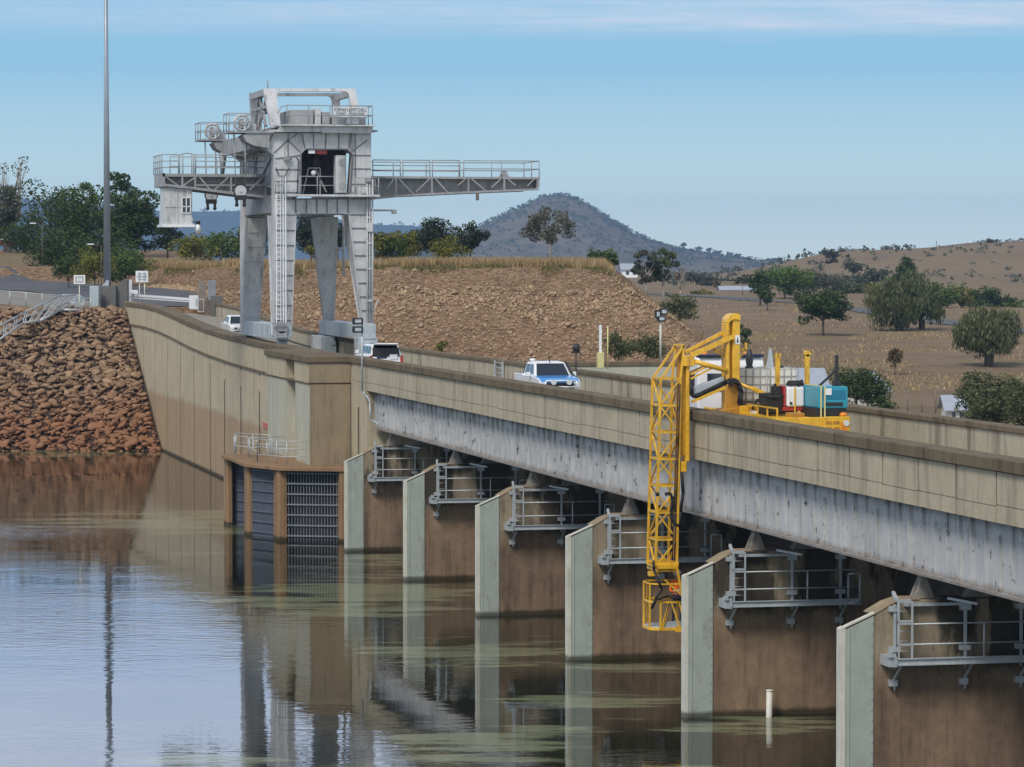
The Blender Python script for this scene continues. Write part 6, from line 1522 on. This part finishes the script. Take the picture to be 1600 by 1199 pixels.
def tree(kind, leaf, px, yb, yt, pw, label, d=None, group='trees around the dam', name=None, lean=0, den=1., tz=None):
    vis = d is None
    if vis: d = hit(px, yb)
    base = UD(px, yb, d); r, dd = RD(base.x, base.y); gz = ground(r, dd)
    s = d / F; hgt = (yb - yt) * s; wid = pw * s
    shrub = kind in ('shrub', 'hedge')
    z0 = base.z if not vis else gz
    nm = name or {'pine': 'pine_tree', 'shrub': 'shrub', 'hedge': 'shrub', 'bare': 'bare_tree', 'euc': 'gum_tree', 'pepper': 'pepper_tree'}.get(kind, 'tree')
    t = thing(nm, label, 'shrub' if shrub else 'tree', (base.x, base.y, z0), group)
    rt_ = random.Random(int(px * 31 + yb)); ls = max(.10, d * .00050)
    org = np.array((base.x, base.y, z0)); C = []; R = []
    zc, hz, tw = {'dense': (.60, .42, .5), 'shrub': (.48, .52, .5), 'hedge': (.42, .55, .5), 'euc': (.60, .42, .5), 'pepper': (.58, .42, .5), 'pine': (.55, .5, .5), 'bare': (.7, .3, .5), 'low': (.5, .5, .5)}[kind]
    ncl = {'dense': 34, 'shrub': 20, 'hedge': 26, 'euc': 22, 'pepper': 26, 'pine': 30, 'bare': 5, 'low': 30}[kind]
    if kind == 'pine':
        for k in range(ncl):
            f = (k + .5) / ncl; rr = (1 - f) * .46 + .05; a = rt_.uniform(0, 6.28)
            C.append((wid * rr * .75 * math.cos(a), wid * rr * .75 * math.sin(a), hgt * (.14 + .84 * f))); R.append(wid * (.10 + .12 * (1 - f)))
    else:
        for k in range(ncl):
            u = Vector((rt_.gauss(0, 1), rt_.gauss(0, 1), rt_.gauss(0, 1))).normalized(); q = rt_.uniform(.30, 1.0)
            if kind in ('euc',): q = rt_.uniform(.55, .95)
            cr_ = rt_.uniform(.09, .20) * wid if kind != 'euc' else rt_.uniform(.09, .15) * wid
            cx = wid * (.5 - .5 * .0) * u.x * q * .82 + lean * wid * u.z * .2; cyy = wid * .5 * u.y * q * .82; cz_ = hgt * (zc + hz * u.z * q * .86)
            if kind in ('shrub', 'hedge', 'low'): cz_ = max(cz_, hgt * .06)
            C.append((cx, cyy, cz_)); R.append(min(cr_, hgt * .22) if not shrub else min(cr_ * 1.15, hgt * .28))
    C = np.array(C); R = np.array(R)
    area = pw * (yb - yt) * .7; n = int(np.clip(area / (ls / s) ** 2 * {'dense': 7.5, 'shrub': 7.5, 'hedge': 7.5, 'euc': 4.2, 'pepper': 7, 'pine': 8, 'bare': .22, 'low': 8}[kind] * den, 60, 9000))
    V, Fc = leaves(C, R, n, ls * (1.15 if kind != 'pepper' else 1.5), .82, droop=1.5 if kind == 'pepper' else 0)
    qx = max(np.percentile(np.abs(V[:, 0] - np.median(V[:, 0])), 97), .01); kx = wid * .5 / qx; mz = np.percentile(V[:, 2], 99.3); kz = hgt / mz
    V = V * np.array([kx, min(kx, 1.6), kz]); C = C * np.array([kx, min(kx, 1.6), kz])
    raw('crown', V + org, Fc, leaf, t)
    # trunk and limbs
    b = MB(); o = Vector(org); tr0 = max(.06, hgt * (.030 if kind != 'pepper' else .045)) * (.6 if shrub else 1)
    fork = Vector((lean * wid * .12, 0, hgt * {'pine': .95, 'shrub': .12, 'hedge': .12, 'pepper': .26, 'euc': .30, 'bare': .3}.get(kind, .2 if kind == 'low' else .34)))
    down = min(0, gz - z0) - .3
    if kind == 'pepper' or shrub:
        for k in range(3): a = k * 2.1; b.tube(o + Vector((math.cos(a) * tr0, math.sin(a) * tr0, down)), o + fork + Vector((math.cos(a) * wid * .06, math.sin(a) * wid * .06, 0)), tr0, tr0 * .6, 7)
    else: b.tube(o + Vector((0, 0, down)), o + fork, tr0 * 1.15, tr0 * (.75 if kind != 'pine' else .15), 8)
    if kind != 'pine':
        for k in sorted(range(len(C)), key=lambda k: -R[k])[:12 if kind != 'bare' else 5]:
            c = o + Vector(C[k]); m_ = o + fork + (c - o - fork) * .5 + Vector((rt_.uniform(-.05, .05) * wid, 0, rt_.uniform(0, .06) * hgt))
            b.tube(o + fork, m_, tr0 * .5, tr0 * .32, 6); b.tube(m_, c, tr0 * .32, tr0 * .1, 5)
    if kind == 'bare':
        for k in range(16):
            a = rt_.uniform(0, 6.28); z1 = rt_.uniform(.3, .75) * hgt; p0 = o + Vector((0, 0, min(z1 * .7, fork.z)))
            p1 = o + Vector((math.cos(a) * wid * rt_.uniform(.1, .3), math.sin(a) * wid * .2, z1)); p2 = o + Vector((math.cos(a) * wid * rt_.uniform(.25, .5), math.sin(a) * wid * .3, rt_.uniform(.75, 1.0) * hgt))
            b.tube(p0, p1, tr0 * .4, tr0 * .25, 5); b.tube(p1, p2, tr0 * .25, tr0 * .06, 5)
            p3 = p1 + (p2 - p1) * .5; b.tube(p3, p3 + Vector((rt_.uniform(-.15, .15) * wid, 0, .2 * hgt)), tr0 * .13, tr0 * .04, 4)
    b.build('trunk', M['palebark'] if kind in ('euc', 'bare') else M['bark'], t)
    return t
GL = 'trees left of the crane'; GM = 'trees on the earth mound'; GF = 'trees in the dry field'; GH = 'far trees'
tree('low', L['dark'], 112, 415, 290, 140, 'broad dark round tree left of the tall mast', 400, GL, den=1.6)
tree('low', L['dark'], 205, 410, 304, 80, 'dark round tree just right of the tall mast', 392, GL, den=1.6)
tree('euc', L['dark'], 186, 400, 272, 80, 'taller open dark tree rising behind the tall mast', 410, GL, den=1.3)
tree('euc', L['mid'], 120, 380, 286, 62, 'thin topped green tree showing above the broad dark tree', 420, GL)
tree('hedge', L['dark'], 40, 398, 335, 100, 'low dark green thicket at the far left', 425, GL)
tree('hedge', L['dark'], 120, 420, 355, 150, 'dense dark thicket behind the street lamp arm', 385, GL, den=1.4)
tree('bare', L['grey'], 14, 400, 246, 66, 'grey leafless tree with bare forked branches at the left edge', 440, GL)
tree('dense', L['grey'], 8, 400, 292, 56, 'grey green tree under the leafless branches at the left edge', 436, GL)
tree('shrub', L['dark'], 107, 445, 402, 42, 'round dark bush above the chain link fence', 345, GL)
tree('shrub', L['olive'], 150, 443, 388, 72, 'olive green bush at the foot of the tall mast', 338, GL)
tree('shrub', L['mid'], 203, 432, 392, 60, 'dull green bush between the mast and the mound', 352, GL)
tree('shrub', L['dark'], 188, 446, 405, 46, 'dark bush tucked behind the concrete plinth', 335, GL)
tree('low', L['black'], 262, 402, 344, 46, 'dark tree under the crane operator cab', 400, GM)
tree('hedge', L['olive'], 300, 404, 368, 70, 'low olive shrubs on the mound right of the crane cab', 372, GM)
tree('hedge', L['mid'], 352, 404, 360, 84, 'green shrubs on the mound left of the crane legs', 385, GM)
tree('low', L['dark'], 400, 406, 342, 60, 'dark tree behind the left crane legs', 395, GM)
tree('low', L['black'], 486, 400, 332, 62, 'tall dark tree seen between the crane legs', 400, GM, den=1.3)
tree('low', L['black'], 528, 400, 345, 50, 'dark tree behind the right crane leg', 395, GM)
tree('shrub', L['olive'], 492, 402, 384, 26, 'small olive shrub on the mound between the crane legs', 345, GM)
tree('shrub', L['olive'], 598, 412, 364, 46, 'olive bush touching the right crane leg', 335, GM)
tree('shrub', L['dark'], 618, 411, 372, 34, 'dark green bush on the mound right of the crane', 333, GM)
tree('low', L['olive'], 632, 408, 362, 42, 'olive tree behind the bushes right of the crane', 350, GM)
tree('low', L['black'], 686, 408, 343, 74, 'blackish tree at the middle of the mound under the long arm', 360, GM, den=1.2)
tree('low', L['black'], 735, 406, 350, 50, 'blackish tree at the right of the middle clump', 358, GM, den=1.1)
tree('low', L['black'], 652, 400, 360, 46, 'dark tree at the left of the middle clump', 362, GM)
tree('hedge', L['olive'], 700, 407, 369, 64, 'rounded olive shrub in front of the blackish trees', 345, GM)
tree('euc', L['euc'], 860, 404, 326, 88, 'open gum tree standing alone on the mound before the cone hill', 345, GM, den=1.15)
tree('low', L['mid'], 930, 420, 389, 30, 'light green tree at the right end of the mound, left of a pair', 400, GM)
tree('low', L['mid'], 953, 425, 390, 26, 'light green tree at the right end of the mound, right of a pair', 400, GM)
tree('euc', L['grey'], 1010, 462, 392, 40, 'grey green tree beyond the mound shoulder, left of two', 430, GF, den=1.8)
tree('euc', L['pep'], 1036, 462, 390, 46, 'grey green tree beyond the mound shoulder, right of two', 432, GF, den=1.8)
tree('bare', L['brown'], 1063, 468, 420, 22, 'small bare tree at the right foot of the mound', 425, GF)
tree('hedge', L['pep'], 1062, 497, 460, 56, 'green bushes on the right slope of the mound', 345, GF)
tree('hedge', L['pep'], 968, 562, 518, 54, 'rough green shrubs behind the chute wall, left clump', 232, GF)
tree('hedge', L['pep'], 1012, 562, 522, 60, 'rough green shrubs behind the chute wall, around the floodlight pole', 234, GF)
tree('shrub', L['dark'], 1163, 537, 508, 22, 'small dark bush showing right of the yellow mast head', 395, GF)
tree('dense', L['bright'], 1226, 470, 418, 72, 'bright green dome shaped tree in the field', 640, GF, den=1.3)
tree('dense', L['dark'], 1188, 478, 424, 36, 'narrow dark tree left of the bright green tree', None, GF)
tree('dense', L['dark'], 1199, 486, 446, 24, 'small dark tree just below the bright green tree', None, GF)
tree('dense', L['dark'], 1286, 525, 455, 72, 'dense round dark tree alone in the dry field', None, GF, den=1.5)
tree('dense', L['grey'], 1272, 466, 424, 52, 'grey green tree right of the bright green dome', 720, GF)
tree('dense', L['grey'], 1310, 468, 432, 56, 'dull grey green tree behind the round dark tree', 740, GF)
tree('pine', L['dark'], 1416, 452, 403, 46, 'dark layered pine above the big spreading pepper tree', 600, GF, den=1.4)
tree('pepper', L['pep'], 1405, 518, 432, 88, 'big spreading pepper tree with a leaning trunk', None, GF, lean=.3, den=1.4)
tree('pepper', L['pep'], 1440, 516, 450, 60, 'drooping pepper tree merging with the big spreading one', None, GF, den=1.3)
tree('dense', L['mid'], 1470, 496, 443, 58, 'green rounded tree right of the big pepper tree', 560, GF)
tree('dense', L['olive'], 1503, 496, 450, 34, 'yellowish green tree between two darker trees', 565, GF)
tree('dense', L['dark'], 1538, 500, 449, 52, 'dark green tree behind the weeping pepper tree', 570, GF)
tree('dense', L['mid'], 1588, 506, 470, 40, 'green tree at the right edge beyond the field', 560, GF)
tree('pepper', L['pep'], 1545, 573, 482, 96, 'weeping pepper tree with several dark stems at the right', None, GF, den=1.5)
tree('dense', L['brown'], 1398, 587, 546, 22, 'small brownish clipped tree in the middle of the dry field', None, GF)
tree('dense', L['dark'], 1338, 650, 577, 84, 'dark green bush beside the teal generator', 268, GF, den=1.3)
tree('shrub', L['dark'], 1378, 648, 618, 40, 'dark green shrub before the small house', 266, GF)
tree('shrub', L['pep'], 1562, 672, 585, 110, 'big grey green bush behind the far parapet at the right edge', 236, GF, den=1.2)
tree('shrub', L['pep'], 1528, 668, 600, 70, 'grey green bush at the left of the big one near the right edge', 240, GF)
tree('shrub', L['pep'], 1612, 680, 578, 80, 'grey green bush cut by the right edge', 232, GF)
for px, yb, yt, pw, lf, lb in ((1108, 452, 432, 30, 'far', 'far dull tree left of the white shed'), (1096, 456, 430, 16, 'far', 'narrow far tree right of the bare tree'), (1140, 450, 434, 30, 'far', 'dull far tree above the white shed'), (1152, 462, 436, 12, 'brown', 'narrow brown tree standing before the white shed'),
                           (1120, 462, 434, 12, 'brown', 'narrow brown tree at the left end of the white shed'), (1075, 446, 424, 28, 'far', 'far grey tree near the foot of the cone hill'), (1345, 458, 430, 40, 'far', 'grey far tree left of the pepper tree'), (1365, 448, 420, 40, 'far', 'far grey tree at the foot of the brown hill'), (1335, 432, 408, 30, 'far', 'far tree on the left shoulder of the brown hill'), (1560, 470, 440, 30, 'far', 'far tree at the foot of the brown hill at the right')):
    tree('dense', L[lf], px, yb, yt, pw, lb, 820 + (px % 7) * 30, GH)
for px, yb, yt, pw, kd, lf, lb in ((1255, 462, 428, 40, 'dense', 'pep', 'grey green tree tucked behind the bright green dome'), (1330, 466, 440, 46, 'low', 'pep', 'low grey green thicket right behind the round dark tree'), (1368, 470, 442, 40, 'low', 'olive', 'dull olive thicket left of the spreading pepper tree'), (1290, 452, 428, 44, 'dense', 'grey', 'soft grey tree behind the round dark tree'), (1570, 500, 462, 44, 'dense', 'dark', 'dark tree just left of the right edge beyond the field'), (1520, 494, 462, 36, 'dense', 'mid', 'mid green tree between the yellowish tree and the dark one'),
                       (1240, 446, 424, 30, 'dense', 'mid', 'green tree peeping over the right of the bright dome'), (1160, 444, 430, 26, 'low', 'far', 'far low thicket beyond the white shed'), (1205, 440, 424, 30, 'dense', 'far', 'far tree behind the bright green dome'), (1098, 470, 452, 40, 'low', 'olive', 'yellowish low thicket left of the white shed')):
    tree(kd, L[lf], px, yb, yt, pw, lb, 700 if yb < 480 else 575, GH)
tree('euc', L['far'], 1297, 422, 390, 24, 'tall grey tree on the skyline at the left end of the brown hill', 1000, GH, den=2)
for px, yb, yt, pw, lb in ((1547, 390, 372, 16, 'bushy tree on the very top of the brown hill'), (1572, 392, 376, 18, 'wide tree right of the brown hilltop'), (1586, 394, 380, 10, 'small tree at the right end of the brown hilltop'), (1506, 390, 383, 12, 'low shrub on the skyline of the brown hill'), (1437, 400, 390, 8, 'little conical tree on the brown hill skyline'), (1412, 404, 393, 8, 'little tree on the brown hill skyline right of the pine'), (1387, 404, 392, 10, 'small skyline tree left of the pine'), (1378, 406, 396, 12, 'low bushy skyline tree left of the pine'), (1482, 394, 384, 8, 'tiny tree by the pole on the brown hill'), (1340, 412, 400, 12, 'small bush on the left skyline of the brown hill')):
    tree('dense', L['far'], px, yb, yt, pw, lb, 1260, GH)
u = dq(1463, 396, 1270); t = thing('power_pole', 'thin distant pole on the skyline of the brown hill', 'pole', u); b = MB(); b.tube((u.x, u.y, u.z - 3), (u.x, u.y, dq(1463, 376, 1270).z), .16); b.build('pole', M['wood'], t)
for k, (px, yb, yt, pw) in enumerate(((1068, 388, 379, 10), (1092, 393, 385, 12), (1108, 396, 387, 9), (1120, 399, 391, 14), (1139, 401, 394, 12), (1152, 404, 396, 10), (1170, 408, 401, 6), (1215, 411, 402, 20), (1240, 411, 405, 24), (1270, 411, 404, 18), (1290, 412, 406, 14))):
    tree('dense', L['far'], px, yb, yt, pw, 'tiny far tree on the low skyline right of the cone hill', DC if k < 6 else 3200, 'tiny skyline trees right of the cone hill')

def scrub(name, label, spots, leaf, q, sq=.8):
    Vs = []; Fs = []; o = 0
    for (p, s) in spots:
        c = np.array(p) + rng.normal(size=(4, 3)) * s * np.array([.45, .45, .2]) + np.array([0, 0, s * .45])
        V, Fc = leaves(c, np.full(4, s * .5), q, s * .55, sq); Vs.append(V); Fs.append(Fc + o); o += len(V)
    tag(raw(name, np.vstack(Vs), np.vstack(Fs), leaf), label, 'scrub', kind='stuff')
spots = []
def coneh(px, d):
    t = (d - DC) / 900; fall = (1 - abs(t)) if t < 0 else (1 - t) ** .7; r = (px - 800) / F * DC
    return 2 + (H + (411 - interp(px, CONE)) * DC / F - 2) * fall + 3.5 * nz(r, d, .01, 5) * (.25 + fall)
for k in range(3000):
    px = random.uniform(600, 1210); d = DC - 900 * (1 - random.random() ** .9); r = (px - 800) / F * DC
    t = 1 - abs(d - DC) / 900
    if random.random() > .25 + .85 * t * (1 if px > 790 else .6): continue
    if mnoise.noise(Vector((r * .012, d * .008, 1))) < -.1 and t < .85: continue
    spots.append((W(r, d, coneh(px, d))[:], random.uniform(2.5, 5.0)))
for k in range(190):
    px = random.uniform(735, 1130); r = (px - 800) / F * DC; spots.append((W(r, DC - 5, coneh(px, DC - 5))[:], random.uniform(3, 5.5)))
scrub('hill_scrub', 'dark scrub scattered over the distant cone shaped hill', spots, L['far'], 16)
spots = []
for k in range(500):
    px = random.uniform(-60, 720); D = RDG; r = (px - 800) / F * D; z = H + (411 - interp(px, R1)) * D / F; spots.append((W(r, D - random.uniform(0, 250), z - random.uniform(2, 30))[:], random.uniform(6, 11)))
scrub('ridge_forest', 'forest along the top of the far blue ridge', spots, L['far'], 14)
spots = []
for k in range(620):
    px = random.uniform(1270, 1750); d = random.uniform(820, 1350); r = (px - 800) / F * d
    if mnoise.noise(Vector((r * .03, d * .008, 4))) < .12 and random.random() > .12: continue
    spots.append((W(r, d, ground(r, d))[:], random.uniform(.5, 1.5)))
for k in range(300):
    px = random.uniform(1040, 1420); d = random.uniform(850, 2600); r = (px - 800) / F * d; spots.append((W(r, d, ground(r, d))[:], random.uniform(1.2, 2.6)))
scrub('hillside_scrub', 'grey scrub dotted over the brown hill and the far plain', spots, L['grey'], 20)

# dry grass: one object of blades
def blades(name, label, pts, hmin, hmax, wd, mat):
    p = np.array(pts); n = len(p); h = hmin + (hmax - hmin) * rng.random(n); a = rng.random(n) * 6.283; tilt = rng.normal(size=(n, 2)) * .22
    dx = np.stack([np.cos(a), np.sin(a), np.zeros(n)], 1) * (wd * (.6 + .8 * rng.random(n)))[:, None]
    V = np.stack([p - dx, p + dx, p + np.stack([tilt[:, 0] * h, tilt[:, 1] * h, h], 1)], 1).reshape(-1, 3)
    tag(raw(name, V, np.arange(n * 3).reshape(-1, 3), mat), label, 'grass', kind='stuff')
M['straw'] = leafmat('straw_grass', (.30, .20, .095), (.42, .31, .16), .5)
M['greengrass'] = leafmat('green_grass', (.12, .12, .04), (.2, .17, .06), .5)
pts = []
for k in range(34000):
    px = random.uniform(205, 958); d = interp(px, DF) + random.uniform(1.2, 13); r = (px - 800) / F * d
    e = smooth(640, 600, px) * smooth(470, 520, px)
    if random.random() < e * .6: continue
    pts.append(W(r, d, ground(r, d) - .05)[:])
blades('dry_grass', 'tall golden dry grass along the top of the earth mound', pts, .5, 1.15, .05, M['straw'])
pts = []
for k in range(9000):
    px = random.uniform(215, 975); d = interp(px, DF) + random.uniform(-1.6, 1.2); r = (px - 800) / F * d
    if mnoise.noise(Vector((px * .02, d * .2, 2))) < -.05: continue
    pts.append(W(r, d, ground(r, d) - .05)[:])
blades('green_grass', 'short greenish grass along the brow of the cut face', pts, .12, .4, .06, M['greengrass'])
pts = []
for k in range(26000):
    px = random.uniform(960, 1640); d = 262 / random.uniform(.42, 1.0); r = (px - 800) / F * d
    if mnoise.noise(Vector((r * .07, d * .05, 9))) < -.02: continue
    pts.append(W(r, d, ground(r, d) - .03)[:])
blades('field_grass', 'thin dry grass tufts over the brown field', pts, .12, .38, .09, M['straw'])
tree('shrub', L['olive'], 690, 552, 533, 20, 'small green weed bush at the foot of the cut face', 296, GF)
HAZE = 8.5e-5
SKY0, SKY1, SKY2, SKY3 = (.92, 1.05, .95), (.62, .84, .87), (.30, .59, .80), (.48, .74, 1.16)
CLOUD, CLOUDH, SKYK, VEIL = (.66, .74, .87), (.54, .58, .63), .09, (1.45, 1.56, 1.82)
SUN_E, SUN_ANG, EXPO = 2.6, 18, 0.03
# ------------------------------------------------------------------ air, sky and light
SUN_EL, SUN_AZ = math.radians(47), THETA + math.radians(-152)      # azimuth clockwise from +Y: high on the left, a little behind the camera
hz = MB(); c_ = [W(-4600, -60), W(4600, -60), W(9000, 17200), W(-9000, 17200)]
c_ = [W(-700, -80), W(700, -80), W(5400, 11000), W(-5400, 11000)]
hz.hexa([(v.x, v.y, -6.) for v in c_], [(v.x, v.y, 215.) for v in c_])
m = bpy.data.materials.new('haze_air'); m.use_nodes = True; nt = m.node_tree; nt.nodes.clear()
out = nt.nodes.new('ShaderNodeOutputMaterial'); pv = nt.nodes.new('ShaderNodeVolumePrincipled')
pv.inputs['Color'].default_value = (.40, .64, 1.0, 1); pv.inputs['Density'].default_value = HAZE; pv.inputs['Anisotropy'].default_value = 0.0
nt.links.new(pv.outputs[0], out.inputs['Volume'])
hzo = tag(hz.build('haze', m), kind='stuff')
wd = bpy.data.worlds.new('World'); SC.world = wd; wd.use_nodes = True; nt = wd.node_tree; nt.nodes.clear()
out = nt.nodes.new('ShaderNodeOutputWorld'); bg = nt.nodes.new('ShaderNodeBackground')
sky = nt.nodes.new('ShaderNodeTexSky'); sky.sky_type = 'NISHITA'; sky.sun_disc = False; sky.sun_elevation = SUN_EL; sky.sun_rotation = SUN_AZ
sky.air_density = 1.0; sky.dust_density = 1.5; sky.ozone_density = 1.5
tc = nt.nodes.new('ShaderNodeTexCoord'); sp_ = nt.nodes.new('ShaderNodeSeparateXYZ'); nt.links.new(tc.outputs['Generated'], sp_.inputs[0])
# thin high cloud over the clear blue: a band of streaks low down, a broad veil overhead
el = math_n(nt, 'ARCSINE', sp_.outputs[2]); deg = math_n(nt, 'MULTIPLY', el, 180 / math.pi)
mp = nt.nodes.new('ShaderNodeMapping'); mp.inputs['Rotation'].default_value = (0, 0, THETA); mp.inputs['Scale'].default_value = (7, 7, 90); nt.links.new(tc.outputs['Generated'], mp.inputs[0])
n1 = noise_t(nt, 1.0, mp.outputs[0], 7, .6)
rx = nt.nodes.new('ShaderNodeMapping'); rx.inputs['Rotation'].default_value = (0, 0, THETA); nt.links.new(tc.outputs['Generated'], rx.inputs[0]); rs_ = nt.nodes.new('ShaderNodeSeparateXYZ'); nt.links.new(rx.outputs[0], rs_.inputs[0]); side = rs_.outputs[0]
mp2 = nt.nodes.new('ShaderNodeMapping'); mp2.inputs['Scale'].default_value = (22, 22, 420); mp2.inputs['Rotation'].default_value = (0, 0, THETA); nt.links.new(tc.outputs['Generated'], mp2.inputs[0]); n2 = noise_t(nt, 1.0, mp2.outputs[0], 6, .65)
cr_ = nt.nodes.new('ShaderNodeValToRGB'); e = cr_.color_ramp; nt.links.new(ramp(nt, deg, -1, 20), cr_.inputs[0])
stops = [(-1, SKY0), (.2, SKY0), (1.6, SKY1), (3.4, SKY2), (4.4, SKY2), (5.2, SKY3), (12, SKY3), (20, SKY3)]
e.elements[0].position = 0; e.elements[0].color = c4(SKY0); e.elements[1].position = 1; e.elements[1].color = c4(SKY3)
for dd, col in stops[1:-1]:
    x = e.elements.new((dd + 1) / 21); x.color = c4(col)
wob = math_n(nt, 'ADD', deg, math_n(nt, 'MULTIPLY', math_n(nt, 'SUBTRACT', n1, .5), .55))
band = math_n(nt, 'MULTIPLY', ramp(nt, wob, 3.80, 4.12), ramp(nt, wob, 4.22, 4.7, 1, .45))
band = math_n(nt, 'MULTIPLY', band, ramp(nt, n2, .3, .68, .25, 1)); band = math_n(nt, 'MULTIPLY', band, ramp(nt, side, -.16, .10, .35, 1))
veil = math_n(nt, 'MULTIPLY', ramp(nt, deg, 5.8, 8.5), ramp(nt, n1, .30, .66, .25, .95))
cl = math_n(nt, 'MAXIMUM', band, veil)
low = mix(nt, veil, mix(nt, band, cr_.outputs[0], CLOUD), VEIL)
skyc = mix(nt, 1.0, sky.outputs[0], (SKYK, SKYK, SKYK), 'MULTIPLY')
n3 = noise_t(nt, 2.2, tc.outputs['Generated'], 6, .6)
high = mix(nt, ramp(nt, n3, .35, .65, .15, .7), skyc, CLOUDH)
fin = mix(nt, ramp(nt, deg, 11, 24), low, high)
nt.links.new(fin, bg.inputs[0]); bg.inputs[1].default_value = 1.0; nt.links.new(bg.outputs[0], out.inputs[0])
sl = bpy.data.lights.new('sun', 'SUN'); sl.energy = SUN_E; sl.angle = math.radians(SUN_ANG); sl.color = (1, .95, .87)
so = bpy.data.objects.new('sun', sl); COL.objects.link(so)
sd = Vector((math.sin(SUN_AZ) * math.cos(SUN_EL), math.cos(SUN_AZ) * math.cos(SUN_EL), math.sin(SUN_EL)))
so.rotation_euler = sd.to_track_quat('Z', 'Y').to_euler(); so.location = (0, 0, 300)
SC.view_settings.view_transform = 'Standard'; SC.view_settings.look = 'None'; SC.view_settings.gamma = 1; SC.view_settings.exposure = EXPO
SC.render.resolution_x, SC.render.resolution_y = 1024, 767
SC.cycles.volume_bounces = 0; SC.cycles.max_bounces = 6; SC.cycles.diffuse_bounces = 3; SC.cycles.glossy_bounces = 4; SC.cycles.transparent_max_bounces = 8
SC.cycles.use_denoising = True
for o in list(bpy.data.objects):
    if '_o' in o: del o['_o']
